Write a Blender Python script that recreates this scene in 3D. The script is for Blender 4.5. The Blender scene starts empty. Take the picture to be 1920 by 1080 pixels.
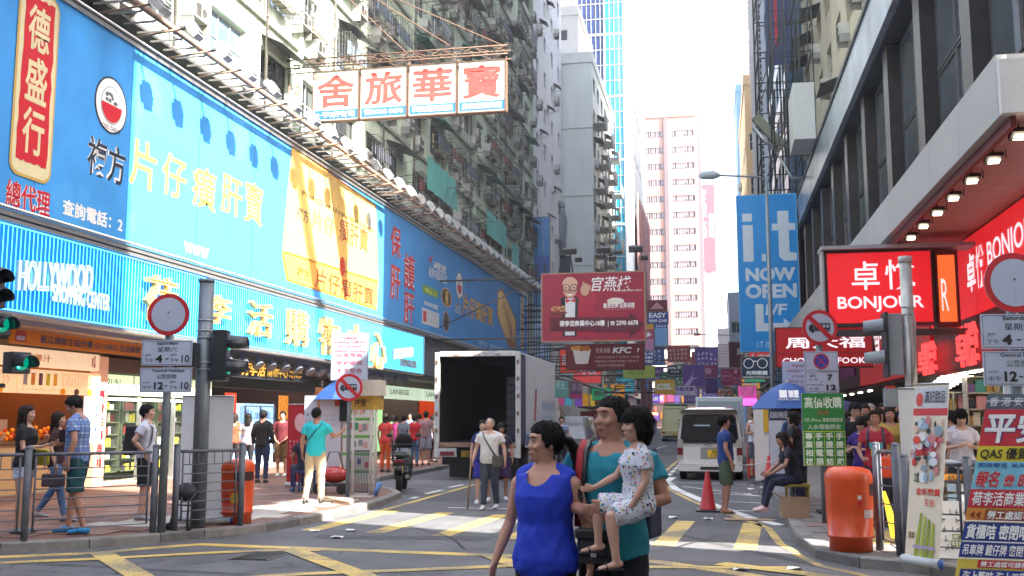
import bpy, bmesh, math, random
import numpy as np
from mathutils import Vector, Matrix, Euler
R = math.radians
rnd = random.Random(11)
SC = bpy.context.scene
COL = SC.collection
# ------------------------------------------------------------- camera, sky, sun
CAMH, PITCH, YAW, FPX = 1.62, 7.27, 11.25, 1920.0
cd = bpy.data.cameras.new('camera'); cd.lens = 36; cd.sensor_width = 36
cd.clip_start = .1; cd.clip_end = 3000
cam = bpy.data.objects.new('camera', cd); COL.objects.link(cam)
cam.location = (0, 0, CAMH); cam.rotation_euler = (R(90+PITCH), 0, R(YAW)); SC.camera = cam
SUN = Vector((1, -.4, .9)).normalized()
sl = bpy.data.lights.new('sun', 'SUN'); sl.energy = 5.0; sl.angle = R(.5); sl.color = (1, .94, .84)
so = bpy.data.objects.new('sun', sl); COL.objects.link(so)
so.rotation_euler = SUN.to_track_quat('Z', 'Y').to_euler(); so.location = (30, -12, 40)
W = bpy.data.worlds.new('World'); SC.world = W; W.use_nodes = True
nt = W.node_tree; sky = nt.nodes.new('ShaderNodeTexSky'); sky.sky_type = 'NISHITA'; sky.sun_disc = False
sky.sun_elevation = math.asin(SUN.z); sky.sun_rotation = math.atan2(SUN.x, SUN.y)
sky.air_density = 1.0; sky.dust_density = 3.5; sky.ozone_density = 1.0; sky.altitude = 50
bgn = nt.nodes['Background']; bgn.inputs[1].default_value = .108
hz = nt.nodes.new('ShaderNodeVectorMath'); hz.operation = 'ADD'; hz.inputs[1].default_value = (1.42, 1.40, 1.62)   # bright summer haze over the blue
nt.links.new(sky.outputs[0], hz.inputs[0]); nt.links.new(hz.outputs[0], bgn.inputs[0])
vs = SC.view_settings; vs.view_transform = 'Standard'; vs.look = 'None'; vs.gamma = 1; vs.exposure = 2.72
vs.use_curve_mapping = False
SC.render.engine = 'CYCLES'; SC.cycles.max_bounces = 6; SC.cycles.diffuse_bounces = 4; SC.cycles.glossy_bounces = 3
SC.cycles.transparent_max_bounces = 8; SC.cycles.use_denoising = True
SC.cycles.sample_clamp_indirect = 6; SC.cycles.caustics_reflective = False; SC.cycles.caustics_refractive = False

# ------------------------------------------------------------- photo rays to places
CR = Euler((R(90+PITCH), 0, R(YAW))).to_matrix()
def ray(px, py): return (CR @ Vector(((px-960)/FPX, -(py-540)/FPX, -1)))
def onax(px, py, ax, c):
    d = ray(px, py); o = Vector((0, 0, CAMH)); t = (c-o[ax])/d[ax]; return o+d*t
def onX(px, py, c): return onax(px, py, 0, c)
def onY(px, py, c): return onax(px, py, 1, c)
def onZ(px, py, c=0.): return onax(px, py, 2, c)
def proj(p):
    q = CR.transposed() @ (Vector(p)-Vector((0, 0, CAMH))); return (960+FPX*q.x/-q.z, 540-FPX*q.y/-q.z)

# ------------------------------------------------------------- materials
def hx(s):
    c = [int(s[i:i+2], 16)/255 for i in (0, 2, 4)]
    return tuple(x/12.92 if x <= .04045 else ((x+.055)/1.055)**2.4 for x in c)
MATS = {}
def mat(name, col=(.5, .5, .5), rough=.6, metal=0., var=.12, scale=5., bump=0., bscale=60., emit=0., ecol=None,
        stretch=1., spec=.5, dirt=0., coat=0., alpha=1., trans=0., nolight=True):
    if name in MATS: return MATS[name]
    if isinstance(col, str): col = hx(col)
    m = bpy.data.materials.new(name); m.use_nodes = True; n = m.node_tree.nodes; l = m.node_tree.links
    b = n['Principled BSDF']; b.inputs['Roughness'].default_value = rough; b.inputs['Metallic'].default_value = metal
    b.inputs['Specular IOR Level'].default_value = spec
    if coat: b.inputs['Coat Weight'].default_value = coat; b.inputs['Coat Roughness'].default_value = .08
    if alpha < 1: b.inputs['Alpha'].default_value = alpha
    if trans: b.inputs['Transmission Weight'].default_value = trans
    b.inputs['Base Color'].default_value = (*col, 1)
    if var or dirt:
        tc = n.new('ShaderNodeTexCoord'); mp = n.new('ShaderNodeMapping'); mp.inputs['Scale'].default_value = (1, 1, 1/stretch)
        l.new(tc.outputs['Object'], mp.inputs[0])
        nz = n.new('ShaderNodeTexNoise'); nz.inputs['Scale'].default_value = scale; nz.inputs['Detail'].default_value = 6
        nz.inputs['Roughness'].default_value = .65; l.new(mp.outputs[0], nz.inputs[0])
        mr = n.new('ShaderNodeMapRange'); mr.inputs[1].default_value = .3; mr.inputs[2].default_value = .7
        mr.inputs[3].default_value = 1-var; mr.inputs[4].default_value = 1+var; l.new(nz.outputs[0], mr.inputs[0])
        mx = n.new('ShaderNodeVectorMath'); mx.operation = 'SCALE'; mx.inputs[0].default_value = col; l.new(mr.outputs[0], mx.inputs['Scale'])
        last = mx.outputs[0]
        if dirt:
            n2 = n.new('ShaderNodeTexNoise'); n2.inputs['Scale'].default_value = scale*.35; n2.inputs['Detail'].default_value = 8
            n2.inputs['Roughness'].default_value = .75; l.new(mp.outputs[0], n2.inputs[0])
            m2 = n.new('ShaderNodeMapRange'); m2.inputs[1].default_value = .5; m2.inputs[2].default_value = .75
            m2.inputs[3].default_value = 0; m2.inputs[4].default_value = dirt; l.new(n2.outputs[0], m2.inputs[0])
            x = n.new('ShaderNodeMix'); x.data_type = 'RGBA'; l.new(m2.outputs[0], x.inputs[0]); l.new(last, x.inputs[6])
            x.inputs[7].default_value = (.06, .05, .04, 1); last = x.outputs[2]
        l.new(last, b.inputs['Base Color'])
    if bump:
        tc = n.new('ShaderNodeTexCoord'); nb = n.new('ShaderNodeTexNoise'); nb.inputs['Scale'].default_value = bscale; nb.inputs['Detail'].default_value = 5
        l.new(tc.outputs['Object'], nb.inputs[0]); bp = n.new('ShaderNodeBump'); bp.inputs['Strength'].default_value = bump
        bp.inputs['Distance'].default_value = .02; l.new(nb.outputs[0], bp.inputs['Height']); l.new(bp.outputs[0], b.inputs['Normal'])
    if emit:
        b.inputs['Emission Color'].default_value = (*(hx(ecol) if isinstance(ecol, str) else (ecol or col)), 1)
        b.inputs['Emission Strength'].default_value = emit*.58
        if nolight: m.cycles.emission_sampling = 'NONE'
    MATS[name] = m; return m
def C(s, **k):            # plain printed or painted colour by hex
    return mat('paint_'+s+('_'.join(str(v) for v in k.values())), s, **{**dict(rough=.5, var=.05), **k})

# ------------------------------------------------------------- mesh builder
class MB:
    def __init__(s): s.v = []; s.f = []; s.m = []; s.sm = []; s.cur = 0; s.X = None
    def add(s, vs, fs, smooth=False):
        b = len(s.v)
        if s.X is not None: vs = [s.X @ Vector(p) for p in vs]
        s.v += [tuple(p) for p in vs]
        for f in fs: s.f.append(tuple(b+i for i in f)); s.m.append(s.cur); s.sm.append(smooth)
        return s
    def mi(s, i): s.cur = i; return s
    def box(s, x0, x1, y0, y1, z0, z1):
        return s.add([(x, y, z) for x in (x0, x1) for y in (y0, y1) for z in (z0, z1)],
                     [(0, 1, 3, 2), (4, 6, 7, 5), (0, 4, 5, 1), (2, 3, 7, 6), (0, 2, 6, 4), (1, 5, 7, 3)])
    def cbox(s, c, sz, rz=0, rx=0, ry=0):
        m = Matrix.Translation(c) @ Euler((rx, ry, rz)).to_matrix().to_4x4()
        h = [k/2 for k in sz]
        vs = [m @ Vector((a*h[0], b*h[1], d*h[2])) for a in (-1, 1) for b in (-1, 1) for d in (-1, 1)]
        return s.add(vs, [(0, 1, 3, 2), (4, 6, 7, 5), (0, 4, 5, 1), (2, 3, 7, 6), (0, 2, 6, 4), (1, 5, 7, 3)])
    def quad(s, *p): return s.add(p, [tuple(range(len(p)))])
    def tube(s, pts, r, n=8, caps=True, smooth=True):
        pts = [Vector(p) for p in pts]
        rs = r if isinstance(r, (list, tuple)) else [r]*len(pts)
        return s.loft(pts, [(q, q) for q in rs], n=n, smooth=smooth, caps=caps)
    def loft(s, pts, rad, ref=None, n=10, smooth=True, caps=True, rnd_caps=0):
        pts = [Vector(p) for p in pts]; rad = list(rad); N = len(pts)
        if rnd_caps:
            d0 = (pts[0]-pts[1]).normalized(); d1 = (pts[-1]-pts[-2]).normalized()
            r0 = min(rad[0]); r1 = min(rad[-1]); A = []; B = []; ar = []; br = []
            for k in (1., .85, .5):
                c = math.sqrt(1-k*k) if k < 1 else .05
                A.append(pts[0]+d0*r0*k); ar.append((rad[0][0]*c, rad[0][1]*c))
                B.insert(0, pts[-1]+d1*r1*k); br.insert(0, (rad[-1][0]*c, rad[-1][1]*c))
            pts = A+pts+B; rad = ar+rad+br; N = len(pts)
        vs = []; pa = None
        for i in range(N):
            t = (pts[min(i+1, N-1)]-pts[max(i-1, 0)])
            t = t.normalized() if t.length > 1e-9 else Vector((0, 0, 1))
            if pa is None:
                a = Vector(ref) if ref is not None else (Vector((0, 0, 1)) if abs(t.z) < .9 else Vector((1, 0, 0)))
                if ref is None: a = a.cross(t)
            else: a = pa
            a = a - t*a.dot(t)
            if a.length < 1e-6: a = Vector((0, 1, 0))-t*t.y
            a.normalize(); pa = a; b = t.cross(a)
            for k in range(n):
                th = 2*math.pi*k/n
                vs.append(pts[i]+a*(math.cos(th)*rad[i][0])+b*(math.sin(th)*rad[i][1]))
        fs = [(i*n+k, i*n+(k+1) % n, (i+1)*n+(k+1) % n, (i+1)*n+k) for i in range(N-1) for k in range(n)]
        s.add(vs, fs, smooth)
        if caps:
            b = len(s.v)-len(vs)
            s.f.append(tuple(b+k for k in reversed(range(n)))); s.m.append(s.cur); s.sm.append(False)
            s.f.append(tuple(b+(N-1)*n+k for k in range(n))); s.m.append(s.cur); s.sm.append(False)
        return s
    def ell(s, c, r, n=12, m=8, rot=None):
        c = Vector(c); vs = []; q = rot or Matrix.Identity(3)
        for i in range(m+1):
            ph = math.pi*i/m
            if i in (0, m): ph = .02 if i == 0 else math.pi-.02
            for k in range(n):
                th = 2*math.pi*k/n
                vs.append(c+q @ Vector((r[0]*math.sin(ph)*math.cos(th), r[1]*math.sin(ph)*math.sin(th), -r[2]*math.cos(ph))))
        fs = [(i*n+k, i*n+(k+1) % n, (i+1)*n+(k+1) % n, (i+1)*n+k) for i in range(m) for k in range(n)]
        fs += [tuple(reversed(range(n))), tuple(m*n+k for k in range(n))]
        return s.add(vs, fs, True)
    def lathe(s, c, prof, n=20, smooth=True):
        c = Vector(c)
        return s.loft([c+Vector((0, 0, z)) for r, z in prof], [(max(r, .0005),)*2 for r, z in prof], ref=(1, 0, 0), n=n, smooth=smooth)
    def prism(s, poly, d):           # poly: list of Vector, d: extrusion vector
        n = len(poly); P = [Vector(p) for p in poly]; d = Vector(d)
        return s.add(P+[p+d for p in P], [tuple(reversed(range(n))), tuple(range(n, 2*n))]+[(i, (i+1) % n, n+(i+1) % n, n+i) for i in range(n)])
    def mesh(s, name, mats):
        me = bpy.data.meshes.new(name); me.from_pydata(s.v, [], s.f)
        for m in (mats if isinstance(mats, (list, tuple)) else [mats]): me.materials.append(m)
        me.polygons.foreach_set('material_index', s.m); me.polygons.foreach_set('use_smooth', s.sm)
        bm = bmesh.new(); bm.from_mesh(me); bmesh.ops.recalc_face_normals(bm, faces=bm.faces); bm.to_mesh(me); bm.free()
        return me
    def build(s, name, mats, parent=None, kind=None, W=True, bevel=0):
        me = s.mesh(name, mats)
        if parent is not None and W: me.transform(XF[parent.name].inverted())
        o = bpy.data.objects.new(name, me); COL.objects.link(o)
        if parent is not None: o.parent = parent; XF[o.name] = XF[parent.name]
        else: XF[o.name] = Matrix.Identity(4)
        if kind: o['kind'] = kind
        if bevel:
            md = o.modifiers.new('b', 'BEVEL'); md.width = bevel; md.segments = 2; md.limit_method = 'ANGLE'
        return o
XF = {}
def thing(name, label, cat, loc=(0, 0, 0), rz=0, group=None):
    o = bpy.data.objects.new(name, None); COL.objects.link(o); o.empty_display_size = .2
    o.location = loc; o.rotation_euler = (0, 0, rz); o['label'] = label; o['category'] = cat
    if group: o['group'] = group
    XF[o.name] = Matrix.Translation(loc) @ Euler((0, 0, rz)).to_matrix().to_4x4(); return o
def tag(o, label, cat, group=None):
    o['label'] = label; o['category'] = cat
    if group: o['group'] = group
    return o
def put(me, name, parent, loc=(0, 0, 0), rot=(0, 0, 0), sc=None, world=True):
    """an object sharing mesh data, at a world place under a thing"""
    o = bpy.data.objects.new(name, me); COL.objects.link(o)
    m = Matrix.LocRotScale(Vector(loc), Euler(rot), Vector(sc) if sc else None)
    if parent is not None:
        o.parent = parent; L = (XF[parent.name].inverted() @ m) if world else m
        XF[o.name] = XF[parent.name] @ L; o.matrix_basis = L
    else: XF[o.name] = m; o.matrix_basis = m
    return o
def kids(o): return [c for c in bpy.data.objects if c.parent == o]
def copy_tree(o, parent=None, first=True):
    c = o.copy(); COL.objects.link(c)
    if parent is not None: c.parent = parent
    for ch in list(o.children): copy_tree(ch, c, False)
    return c

# ------------------------------------------------------------- lettering
TXT = {}
def text_me(s, bold=0., shear=0., neon=0., ext=False):
    k = (s, bold, shear, neon, ext)
    if k in TXT: return TXT[k]
    cjk = any(ord(ch) > 0x2000 for ch in s); b0 = min(bold, .008 if cjk else .03); ex = (bold-b0) if (not neon and not ext and bold-b0 > .004) else 0
    c = bpy.data.curves.new('t', 'FONT'); c.body = s; c.resolution_u = 3 if len(s) < 12 else 2; c.shear = shear
    if neon: c.fill_mode = 'NONE'; c.bevel_depth = neon; c.bevel_resolution = 0
    else: c.offset = b0
    o = bpy.data.objects.new('t', c); m = o.to_mesh()
    n = len(m.vertices); co = np.empty(n*3); m.vertices.foreach_get('co', co); co = co.reshape(-1, 3)
    fs = [tuple(p.vertices) for p in m.polygons]; o.to_mesh_clear(); bpy.data.objects.remove(o); bpy.data.curves.remove(c)
    if n == 0: co = np.zeros((3, 3)); fs = [(0, 1, 2)]
    if ex:                                   # heavier strokes: shifted copies, each a hair deeper
        C0, F0 = co, fs; n8 = 8 if ex > .02 else 4; co = [C0]; fs = list(F0)
        for q in range(n8):
            a = 2*math.pi*q/n8+.4; co.append(C0+np.array([math.cos(a)*ex, math.sin(a)*ex, -.0022*(q+1)])); fs += [tuple(i+n*(q+1) for i in f) for f in F0]
        co = np.concatenate(co)
    TXT[k] = (co, fs); return TXT[k]
class Board:
    """a flat face: O lower-left corner, U right, V up (metres); print lies in thin layers in front"""
    def __init__(s, parent, O, U, V, w, h):
        s.p = parent; s.O = Vector(O); s.U = Vector(U).normalized(); s.V = Vector(V).normalized(); s.N = s.U.cross(s.V); s.w = w; s.h = h
    def P(s, u, v, d=0): return s.O+s.U*u+s.V*v+s.N*d
    def rect(s, u0, v0, u1, v1, m, name='printed_panel', d=.004, t=0.):
        mb = MB()
        if t: mb.prism([s.P(u0, v0, d), s.P(u1, v0, d), s.P(u1, v1, d), s.P(u0, v1, d)], s.N*t)
        else: mb.quad(s.P(u0, v0, d), s.P(u1, v0, d), s.P(u1, v1, d), s.P(u0, v1, d))
        return mb.build(name, m, s.p)
    def poly(s, pts, m, name='printed_shape', d=.004, t=0.):
        mb = MB(); P = [s.P(u, v, d) for u, v in pts]
        if t: mb.prism(P, s.N*t)
        else: mb.quad(*P)
        return mb.build(name, m, s.p)
    def polys(s, lst, m, name='printed_shape', d=.004):
        mb = MB()
        for pts in lst: mb.quad(*[s.P(u, v, d) for u, v in pts])
        return mb.build(name, m, s.p)
    def disc(s, u, v, ru, rv, m, name='printed_disc', d=.004, n=28, a0=0, a1=360):
        return s.poly([(u+ru*math.cos(R(a0+(a1-a0)*k/n)), v+rv*math.sin(R(a0+(a1-a0)*k/n))) for k in range(n if a1-a0 == 360 else n+1)], m, name, d)
    def ring(s, u, v, r, w, m, name='printed_ring', d=.006, n=32, ry=None):
        ry = ry or r; q = (r-w)/r
        mb = MB()
        for k in range(n):
            a, b = 2*math.pi*k/n, 2*math.pi*(k+1)/n
            mb.quad(*[s.P(u+rr*math.cos(t), v+ry/r*rr*math.sin(t), d) for rr, t in ((r, a), (r, b), (r-w, b), (r-w, a))])
        return mb.build(name, m, s.p)
    def text(s, t, u0, v0, u1, v1, m, bold=.0, shear=0., d=.008, t_=0., neon=0., name='lettering', keep=False, fit=None, slope=0.):
        """fill the box u0..u1 / v0..v1; keep: keep letter proportions, centred"""
        co, fs = text_me(t, bold, shear, neon, bool(t_))
        x0, x1 = co[:, 0].min(), co[:, 0].max(); y0, y1 = co[:, 1].min(), co[:, 1].max()
        sx = (u1-u0)/max(x1-x0, 1e-4); sy = (v1-v0)/max(y1-y0, 1e-4)
        if keep: sx = sy = min(sx, sy)
        cx = (u0+u1)/2; cy = (v0+v1)/2
        mb = MB(); U, V, N = s.U, s.V, s.N
        uu = cx+(co[:, 0]-(x0+x1)/2)*sx; vv = cy+(co[:, 1]-(y0+y1)/2)*sy+slope*(uu-cx); zz = d+co[:, 2]*min(sx, sy)
        P = np.array(s.O)[None]+uu[:, None]*np.array(U)+vv[:, None]*np.array(V)+zz[:, None]*np.array(N)
        mb.v = [tuple(p) for p in P]; mb.f = list(fs); mb.m = [0]*len(fs); mb.sm = [False]*len(fs)
        if t_:
            n = len(mb.v); mb.v += [tuple(p+np.array(N)*t_) for p in P]; mb.f = [tuple(i+n for i in f) for f in fs]
            cnt = {}
            for f in fs:
                for i in range(len(f)):
                    a, b = f[i], f[(i+1) % len(f)]; cnt[(a, b)] = 1
            mb.f += [(a, b, b+n, a+n) for (a, b) in cnt if (b, a) not in cnt]
            mb.m = [0]*len(mb.f); mb.sm = [False]*len(mb.f)
        me = bpy.data.meshes.new(name); me.from_pydata(mb.v, [], mb.f); me.materials.append(m)
        if s.p is not None: me.transform(XF[s.p.name].inverted())
        o = bpy.data.objects.new(name, me); COL.objects.link(o)
        if s.p is not None: o.parent = s.p
        return o
    def grid(s, u0, v0, u1, v1, nu, nv, m, fill=.6, d=.008, seed=1, name='small_print'):
        """rows of tiny marks: print too small to read"""
        r = random.Random(seed); mb = MB(); du = (u1-u0)/nu; dv = (v1-v0)/nv
        for j in range(nv):
            for i in range(nu):
                if r.random() < .12: continue
                a = u0+i*du; b = v0+j*dv
                for k in range(3):
                    x = a+r.random()*du*.3; y = b+r.random()*dv*.5; w_ = du*fill*r.uniform(.3, .8); h_ = dv*.14
                    if k == 2: x, w_, h_ = a+r.random()*du*.5, du*.12, dv*fill; y = b+dv*.1
                    mb.quad(s.P(x, y, d), s.P(x+w_, y, d), s.P(x+w_, y+h_, d), s.P(x, y+h_, d))
        return mb.build(name, m, s.p)
def wall_holes(mb, O, U, V, w, h, holes, depth):
    """a wall face with real openings; reveals go back by depth along -N"""
    O = Vector(O); U = Vector(U).normalized(); V = Vector(V).normalized(); N = U.cross(V)
    us = sorted({0, w, *[x for q in holes for x in (q[0], q[2])]}); vs_ = sorted({0, h, *[x for q in holes for x in (q[1], q[3])]})
    us = [x for x in us if 0 <= x <= w]; vs_ = [x for x in vs_ if 0 <= x <= h]
    P = lambda u, v, d=0: O+U*u+V*v-N*d
    for i in range(len(us)-1):
        run = None
        for j in range(len(vs_)-1):
            cu = (us[i]+us[i+1])/2; cv = (vs_[j]+vs_[j+1])/2
            inside = any(q[0] < cu < q[2] and q[1] < cv < q[3] for q in holes)
            if not inside:
                if run is None: run = vs_[j]
                if j == len(vs_)-2: mb.quad(P(us[i], run), P(us[i+1], run), P(us[i+1], vs_[j+1]), P(us[i], vs_[j+1]))
            elif run is not None:
                mb.quad(P(us[i], run), P(us[i+1], run), P(us[i+1], vs_[j]), P(us[i], vs_[j])); run = None
    for a, b, c, e in holes:
        for (p, q) in (((a, b), (c, b)), ((c, b), (c, e)), ((c, e), (a, e)), ((a, e), (a, b))):
            mb.quad(P(*p), P(*q), P(*q, depth), P(*p, depth))
    return mb
WM = {}
def window_mesh(w, h, nx, ny, fr, gl, t=.05, dep=.06):
    """frame mesh and pane mesh, local: x right, z up, facing -Y"""
    k = (round(w, 2), round(h, 2), nx, ny, fr.name, gl.name)
    if k in WM: return WM[k]
    mb = MB(); mb.box(0, t, 0, dep, 0, h).box(w-t, w, 0, dep, 0, h).box(t, w-t, 0, dep, 0, t).box(t, w-t, 0, dep, h-t, h)
    for i in range(1, nx): mb.box(w*i/nx-t*.4, w*i/nx+t*.4, .003, dep, t, h-t)
    for j in range(1, ny): mb.box(t, w-t, .006, dep, h*j/ny-t*.4, h*j/ny+t*.4)
    a = mb.mesh('window', fr); p = MB().quad((t, dep*.6, t), (w-t, dep*.6, t), (w-t, dep*.6, h-t), (t, dep*.6, h-t)).mesh('pane', gl)
    WM[k] = (a, p); return WM[k]
FACE = {'+X': R(90), '-X': R(-90), '-Y': 0., '+Y': R(180)}
def window(parent, loc, face, w, h, nx, ny, fr, gl, **kk):
    a, p = window_mesh(w, h, nx, ny, fr, gl, **kk)
    f = put(a, 'window', parent, loc, (0, 0, FACE[face])); o = bpy.data.objects.new('pane', p); COL.objects.link(o); o.parent = f
    return f
# ============================================================= SETTING: ground, road, pavements
def asphalt():
    m = bpy.data.materials.new('asphalt'); m.use_nodes = True; n = m.node_tree.nodes; l = m.node_tree.links; b = n['Principled BSDF']
    tc = n.new('ShaderNodeTexCoord'); b.inputs['Roughness'].default_value = .82
    def noise(sc, det, lo, hi, a, c, vec=None):
        z = n.new('ShaderNodeTexNoise'); z.inputs['Scale'].default_value = sc; z.inputs['Detail'].default_value = det; z.inputs['Roughness'].default_value = .7
        l.new(vec or tc.outputs['Object'], z.inputs[0]); r = n.new('ShaderNodeMapRange')
        for i, v in enumerate((lo, hi, a, c)): r.inputs[i+1].default_value = v
        l.new(z.outputs[0], r.inputs[0]); return r.outputs[0]
    def mul(a, c):
        x = n.new('ShaderNodeMath'); x.operation = 'MULTIPLY'; l.new(a, x.inputs[0]); l.new(c, x.inputs[1]); return x.outputs[0]
    mp = n.new('ShaderNodeMapping'); mp.inputs['Scale'].default_value = (1, .12, 1); l.new(tc.outputs['Object'], mp.inputs[0])
    f = mul(noise(170, 3, .3, .7, .6, 1.45), mul(noise(.5, 8, .35, .65, .70, 1.22), noise(1.6, 5, .35, .7, .84, 1.16, mp.outputs[0])))
    vo = n.new('ShaderNodeTexVoronoi'); vo.feature = 'DISTANCE_TO_EDGE'; vo.inputs['Scale'].default_value = .33
    nz = n.new('ShaderNodeTexNoise'); nz.inputs['Scale'].default_value = 2.2; nz.inputs['Detail'].default_value = 6; l.new(tc.outputs['Object'], nz.inputs[0])
    va = n.new('ShaderNodeVectorMath'); va.operation = 'ADD'; vsx = n.new('ShaderNodeVectorMath'); vsx.operation = 'SCALE'; vsx.inputs['Scale'].default_value = .9
    l.new(nz.outputs['Color'], vsx.inputs[0]); l.new(vsx.outputs[0], va.inputs[0]); l.new(tc.outputs['Object'], va.inputs[1]); l.new(va.outputs[0], vo.inputs['Vector'])
    cr = n.new('ShaderNodeMapRange'); cr.inputs[1].default_value = 0; cr.inputs[2].default_value = .012; cr.inputs[3].default_value = .45; cr.inputs[4].default_value = 1
    l.new(vo.outputs['Distance'], cr.inputs[0]); f = mul(f, cr.outputs[0])
    s = n.new('ShaderNodeVectorMath'); s.operation = 'SCALE'; s.inputs[0].default_value = (.100, .099, .107); l.new(f, s.inputs['Scale']); l.new(s.outputs[0], b.inputs['Base Color'])
    bp = n.new('ShaderNodeBump'); bp.inputs['Strength'].default_value = .35; bp.inputs['Distance'].default_value = .01
    l.new(noise(240, 2, 0, 1, 0, 1), bp.inputs['Height']); l.new(bp.outputs[0], b.inputs['Normal']); return m
ASPH = asphalt()
def worn(name, col, lo=.46, sc=26):       # road paint with wear showing the asphalt through
    m = mat(name, col, rough=.6, var=.1, scale=2); n = m.node_tree.nodes; l = m.node_tree.links; b = n['Principled BSDF']
    tc = n.new('ShaderNodeTexCoord'); z = n.new('ShaderNodeTexNoise'); z.inputs['Scale'].default_value = sc; z.inputs['Detail'].default_value = 8; z.inputs['Roughness'].default_value = .8
    z2 = n.new('ShaderNodeTexNoise'); z2.inputs['Scale'].default_value = 1.3; z2.inputs['Detail'].default_value = 4
    l.new(tc.outputs['Object'], z.inputs[0]); l.new(tc.outputs['Object'], z2.inputs[0])
    a = n.new('ShaderNodeMath'); a.operation = 'ADD'; l.new(z.outputs[0], a.inputs[0]); l.new(z2.outputs[0], a.inputs[1])
    r = n.new('ShaderNodeMapRange'); r.inputs[1].default_value = lo+.38; r.inputs[2].default_value = lo+.5; r.inputs[3].default_value = .25; r.inputs[4].default_value = 1
    l.new(a.outputs[0], r.inputs[0]); x = n.new('ShaderNodeMix'); x.data_type = 'RGBA'
    src = b.inputs['Base Color'].links[0].from_socket; l.new(r.outputs[0], x.inputs[0]); x.inputs[6].default_value = (.09, .088, .09, 1); l.new(src, x.inputs[7]); l.new(x.outputs[2], b.inputs['Base Color'])
    return m
YEL = worn('yellow_road_paint', (.55, .38, .09), lo=.53); WHI = worn('white_road_paint', (.68, .67, .64))
MB().quad((-400, -120, -.02), (400, -120, -.02), (400, 900, -.02), (-400, 900, -.02)).build('ground', mat('ground_grey', (.12, .115, .11)), kind='structure')
MB().quad((-60, -30, 0), (60, -30, 0), (60, 700, 0), (-60, 700, 0)).build('road', ASPH, kind='structure')
# kerb outlines from photo points on the road plane
def G(px, py, z=0.): p = onZ(px, py, z); return (p.x, p.y)
LK = [(-60, 9.3), (-14, 9.6), G(0, 1037), G(167, 1028), G(300, 1017), G(383, 1009), G(500, 997), G(560, 986), (-6.2, 16.2), G(712, 950), G(752, 933), (-6.9, 21.6), (-8.4, 24.2), (-8.7, 26), (-8.7, 400)]
RK = [(60, 8.6), (8, 9.4), (4.6, 10.1), G(1747, 1078), G(1613, 1065), G(1533, 1048), G(1497, 1020), G(1467, 967), (1.12, 19.5), G(1390, 850), (1.1, 60), (1.1, 400)]
brick = mat('pavement_red', (.17, .085, .06), rough=.8, var=.25, scale=3, bump=.2, dirt=.35)
greyp = mat('pavement_grey', (.17, .155, .15), rough=.85, var=.25, scale=3, bump=.2, dirt=.3)
def pavement(name, line, outer, m):
    mb = MB(); z = .115; P = [(x, y, z) for x, y in line]+[(x, y, z) for x, y in outer]
    mb.quad(*P); return mb.build(name, m, kind='structure')
PL = pavement('pavement', LK, [(-60, 400)], brick)
PR = pavement('pavement', RK, [(60, 400)], greyp)
XF[PL.name] = XF[PR.name] = Matrix.Identity(4)
kst = mat('kerb_stone', (.21, .2, .19), rough=.85, var=.25, scale=6, bump=.3, dirt=.5)
kst2 = mat('kerb_stone_dark', (.13, .125, .125), rough=.85, var=.25, scale=6, bump=.3, dirt=.4)
def kerb(parent, line, flip, ymax):
    L = [Vector((x, y, 0)) for x, y in line if y < 399]; L.append(Vector((line[-1][0], ymax, 0)))
    pts = []
    for a, b in zip(L, L[1:]):
        n = max(1, int((b-a).length/.9))
        if (b-a).length > 30 and a.x != b.x and a.y < 12: continue
        for k in range(n): pts.append((a.lerp(b, k/n), a.lerp(b, (k+1)/n)))
    c = 0
    for a, b in pts:
        if c > 140: break
        if proj(a)[0] < -400 and a.y < 12: continue
        d = (b-a).normalized(); nrm = Vector((-d.y, d.x, 0))*flip; g = d*.006; h = .122+rnd.uniform(-.004, .006)
        a2, b2 = a+g, b-g
        mb = MB(); Z = Vector((0, 0, 1))
        sec = lambda p: [p+nrm*-.012, p+nrm*-.012+Z*(h-.02), p+nrm*.012+Z*h, p+nrm*.15+Z*h, p+nrm*.15]
        A, B = sec(a2), sec(b2); mb.add(A+B, [(0, 1, 2, 3, 4), (9, 8, 7, 6, 5)]+[(i, i+5, (i+1) % 5+5, (i+1) % 5) for i in range(5)])
        mb.build('kerb_stone', kst if rnd.random() < .7 else kst2, parent); c += 1
kerb(PL, LK, 1, 90); kerb(PR, RK, -1, 90)
# paving slabs laid proud of the bed, near the crossing corners
def inside(p, poly):
    x, y = p; r = False
    for (x1, y1), (x2, y2) in zip(poly, poly[1:]+poly[:1]):
        if (y1 > y) != (y2 > y) and x < (x2-x1)*(y-y1)/(y2-y1)+x1: r = not r
    return r
def slabs(parent, line, outer, x0, x1, y0, y1, s, mats, gap=.008, cap=290, pale=None):
    poly = line+outer; mk = lambda ms: [MB().box(-s/2+gap, s/2-gap, -s/2+gap, s/2-gap, 0, .012).mesh('paving_slab', m) for m in ms]; me = mk(mats); pl_ = mk(pale[1]) if pale else None; c = 0
    ny = int((y1-y0)/s); nx = int((x1-x0)/s)
    for j in range(ny):
        for i in range(nx):
            cx = x0+(i+.5+(.5 if j % 2 else 0))*s; cy = y0+(j+.5)*s
            if all(inside((cx+a, cy+b), poly) for a in (-s/2-.16, s/2+.16) for b in (-s/2-.16, s/2+.16)) and c < cap:
                put(rnd.choice(pl_ if pale and pale[0](cx, cy) else me), 'paving_slab', parent, (cx, cy, .115+rnd.uniform(-.003, .001)), (rnd.uniform(-.004, .004), rnd.uniform(-.004, .004), 0)); c += 1
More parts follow.
